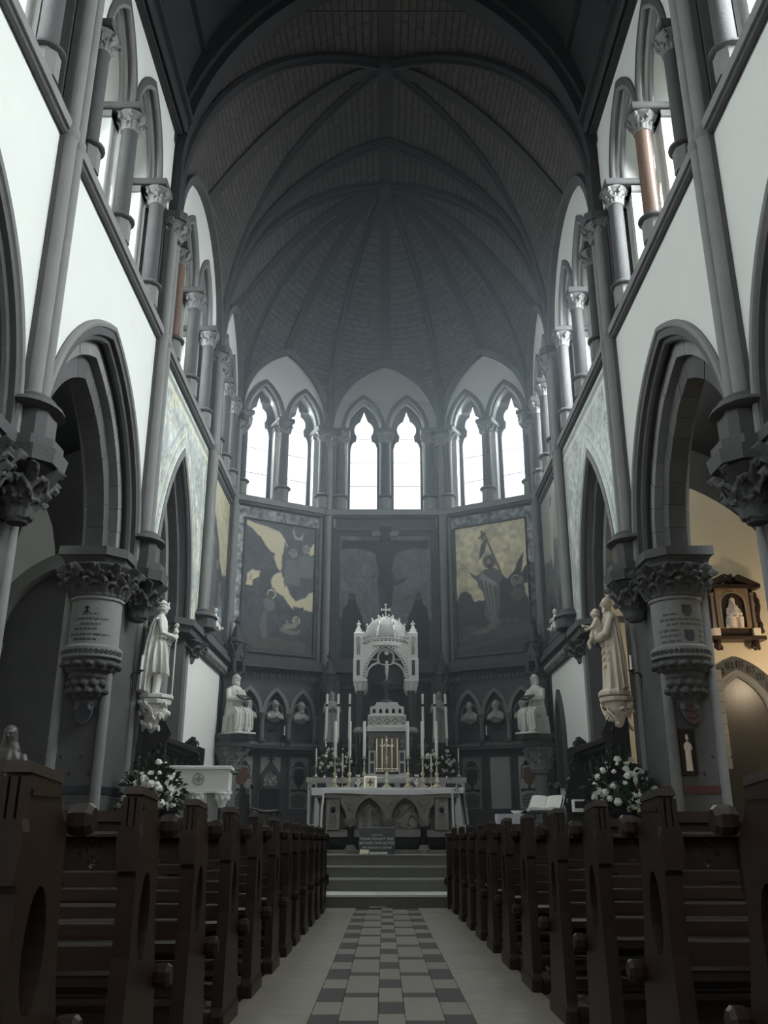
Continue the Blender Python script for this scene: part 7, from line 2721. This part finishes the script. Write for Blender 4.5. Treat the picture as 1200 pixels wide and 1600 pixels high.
# raised arch of the frame over the head of the cross
MB().prism([(1.38, 9.40)] + arch(.42, .34, 8, 1.80, 9.42) + [(2.22, 9.40)], -.09, 0).build('arched_field', MT['stone_mid'], o, F_C)
mb = MB()
arch_ring(mb, .48, .40, .40, .32, -.12, 0, 1.80, 9.42, 8)
mb.build('arched_moulding', MT['stone'], o, F_C)
MB().prism([(1.66, 9.30), (1.66, 9.52), (1.60, 9.52), (1.60, 9.66), (1.64, 9.70), (1.96, 9.70), (2.0, 9.66), (2.0, 9.52), (1.94, 9.52), (1.94, 9.30)], -.105, -.02).build('cross_head', MT['ink'], o, F_C)

# ---- paintings high on the side walls of the sanctuary bay
for s, fr, lb in ((-1, FL, 'narrow looking wall painting of draped figures under a gold sky, left sanctuary wall'), (1, FR, 'narrow looking dim painting of a rising figure, right sanctuary wall')):
    o = thing('side_painting', lb, 'painting')
    P_ = Paint(2.75, 3.9, .03, (.07, .078, .085) if s < 0 else (.12, .13, .13))
    P_.mottle(.4, (10, 14), 30 + s)
    P_.mottle(.3, (40, 60), 33 + s)
    if s < 0:
        P_.poly([(0, 1), (1, 1), (1, .46), (.8, .42), (.62, .50), (.55, .60), (.35, .72), (.2, .8), (0, .86)], (.36, .34, .24))
        P_.mottle(.2, (20, 30), 40)
        for x, y, c in ((.30, .55, (.10, .10, .10)), (.52, .42, (.06, .065, .08)), (.72, .30, (.11, .10, .08)), (.80, .20, (.20, .24, .30))):
            P_.poly([(x - .10, .08), (x - .12, y - .2), (x - .06, y), (x + .06, y), (x + .12, y - .2), (x + .10, .08)], c)
            P_.ell(x, y + .03, .05, .035, (.20, .17, .13))
            P_.line((x - .04, y - .05), (x - .06, .12), .012, (.26, .26, .24), .6)
    else:
        P_.poly([(0, 1), (1, 1), (1, .55), (.7, .50), (.5, .62), (.2, .58), (0, .7)], (.26, .26, .23))
        P_.poly([(.42, .88), (.50, .9), (.56, .84), (.58, .66), (.62, .52), (.54, .40), (.48, .52), (.44, .66), (.36, .80), (.34, .92)], (.34, .33, .30))
        P_.ell(.49, .90, .05, .04, (.16, .14, .12))
        for x, y in ((.2, .34), (.4, .26), (.62, .30), (.82, .36)):
            P_.poly([(x - .12, .05), (x - .10, y - .1), (x, y), (x + .10, y - .12), (x + .12, .05)], (.05, .055, .06))
            P_.line((x, y - .04), (x + .03, .1), .012, (.24, .24, .22), .6)
            P_.ell(x, y + .02, .045, .032, (.14, .12, .10))
    P_.build('canvas', MT['canvas'], o, fr, 21.30, 5.82, -.015)
    MB().box(21.25, 24.10, 5.76, 9.78, -.010, 0).build('backing', MT['stone_dark'], o, fr)
    frame_rails(o, fr, 21.14, 24.22, 5.64, 9.92, MT['stone'], ((.0, .10, -.06), (.08, .17, -.035)))

# ---- frescoes round the choir arches
for s, fr, lb in ((-1, FL, 'left'), (1, FR, 'right')):
    o = thing('wall_fresco', 'pale grey green fresco with gilt scrollwork round the %s choir arch' % lb, 'painting')
    W_, H_ = 4.96, 4.72
    P_ = Paint(W_, H_, .032, (.40, .43, .40))
    P_.mottle(.22, (16, 14), 50 + s)
    P_.mottle(.30, (70, 64), 53 + s)
    rg = random.Random(60 + s)
    G = (.62, .58, .38) if s < 0 else (.56, .57, .50)
    Dk = (.20, .22, .21)
    for sd in (-1, 1):
        for k in range(26):
            x = .5 + sd * rg.uniform(.20, .47)
            y = rg.uniform(.05, .95)
            r = rg.uniform(.018, .05)
            p = None
            for j in range(9):
                t = rg.uniform(0, .3) + j * .7
                q = (x + r * (1 - j / 10) * math.cos(t), y + r * (1 - j / 10) * math.sin(t))
                if p:
                    P_.line(p, q, .0045, Dk if k % 3 else G)
                p = q
        for k in range(4):
            x = .5 + sd * (.33 + .12 * rg.random())
            y = .12 + .2 * k
            P_.poly([(x - .03, y - .10), (x - .035, y), (x, y + .05), (x + .035, y), (x + .03, y - .1)], (.30, .33, .33) if k % 2 else (.46, .47, .42))
            P_.ell(x, y + .06, .018, .02, (.38, .34, .28))
        P_.line((.5 + sd * .47, .0), (.5 + sd * .47, 1), .006, Dk)
        P_.line((.5 + sd * .445, .0), (.5 + sd * .445, 1), .004, G)
    P_.line((0, .975), (1, .975), .008, Dk)
    P_.line((0, .945), (1, .945), .004, G)
    for dd, wd, c in ((.0, .010, (.50, .53, .50)), (.20, .004, Dk), (.26, .004, G), (.48, .004, Dk)):
        cur = arch(1.80 + dd, 3.70 + dd * 1.15, 20, 18.175 - 15.70, 5.30 - 5.22)
        cur = [(u / W_, v / H_) for u, v in cur]
        for p, q in zip(cur[:-1], cur[1:]):
            P_.line(p, q, wd, c)

    def keep(U_, V_):
        # leave the arch opening free
        R = (1.74 ** 2 + 3.64 ** 2) / (2 * 1.74)
        du = np.abs(U_ - 18.175)
        inside = ((du + (R - 1.74)) ** 2 + (V_ - 5.30) ** 2 < R * R) & (du < 1.74)
        inside |= (V_ < 5.30) & (du < 1.74)
        return ~inside
    P_.build('painted_plaster', MT['fresco'], o, fr, 15.70, 5.22, -.012, keep)

# small stencilled marks low on the pillar faces
for s in (-1, 1):
    mb = MB()
    for k in range(3):
        for j in range(2):
            x, z = s * (4.75 + .32 * k + .16 * j), 1.80 + .26 * j
            mb.add([(x - .03, 14.697, z), (x, 14.697, z - .04), (x + .03, 14.697, z), (x, 14.697, z + .04)], [(0, 1, 2, 3)])
    mb.build('stencilled_diapers', MT['ink'], wall_left if s < 0 else wall_right, kind='stuff', recalc=False)

# ------------------------------------------------------------------ thin haze in the church air
hz = MB().box(-4.45, 4.45, 14.0, 26.0, 0.7, 19.0)
hm = bpy.data.materials.new('church_air')
hm.use_nodes = True
nt = hm.node_tree
nt.nodes.remove(nt.nodes['Principled BSDF'])
vs_ = nt.nodes.new('ShaderNodeVolumeScatter')
vs_.inputs['Color'].default_value = (0.80, 0.90, 1.0, 1)
vs_.inputs['Density'].default_value = HAZE
vs_.inputs['Anisotropy'].default_value = 0.45
nt.links.new(vs_.outputs[0], nt.nodes['Material Output'].inputs['Volume'])
o = hz.build('haze', hm, None, None, kind='stuff')
tag(o, 'thin bluish haze hanging in the apse before the lancet windows', 'haze')
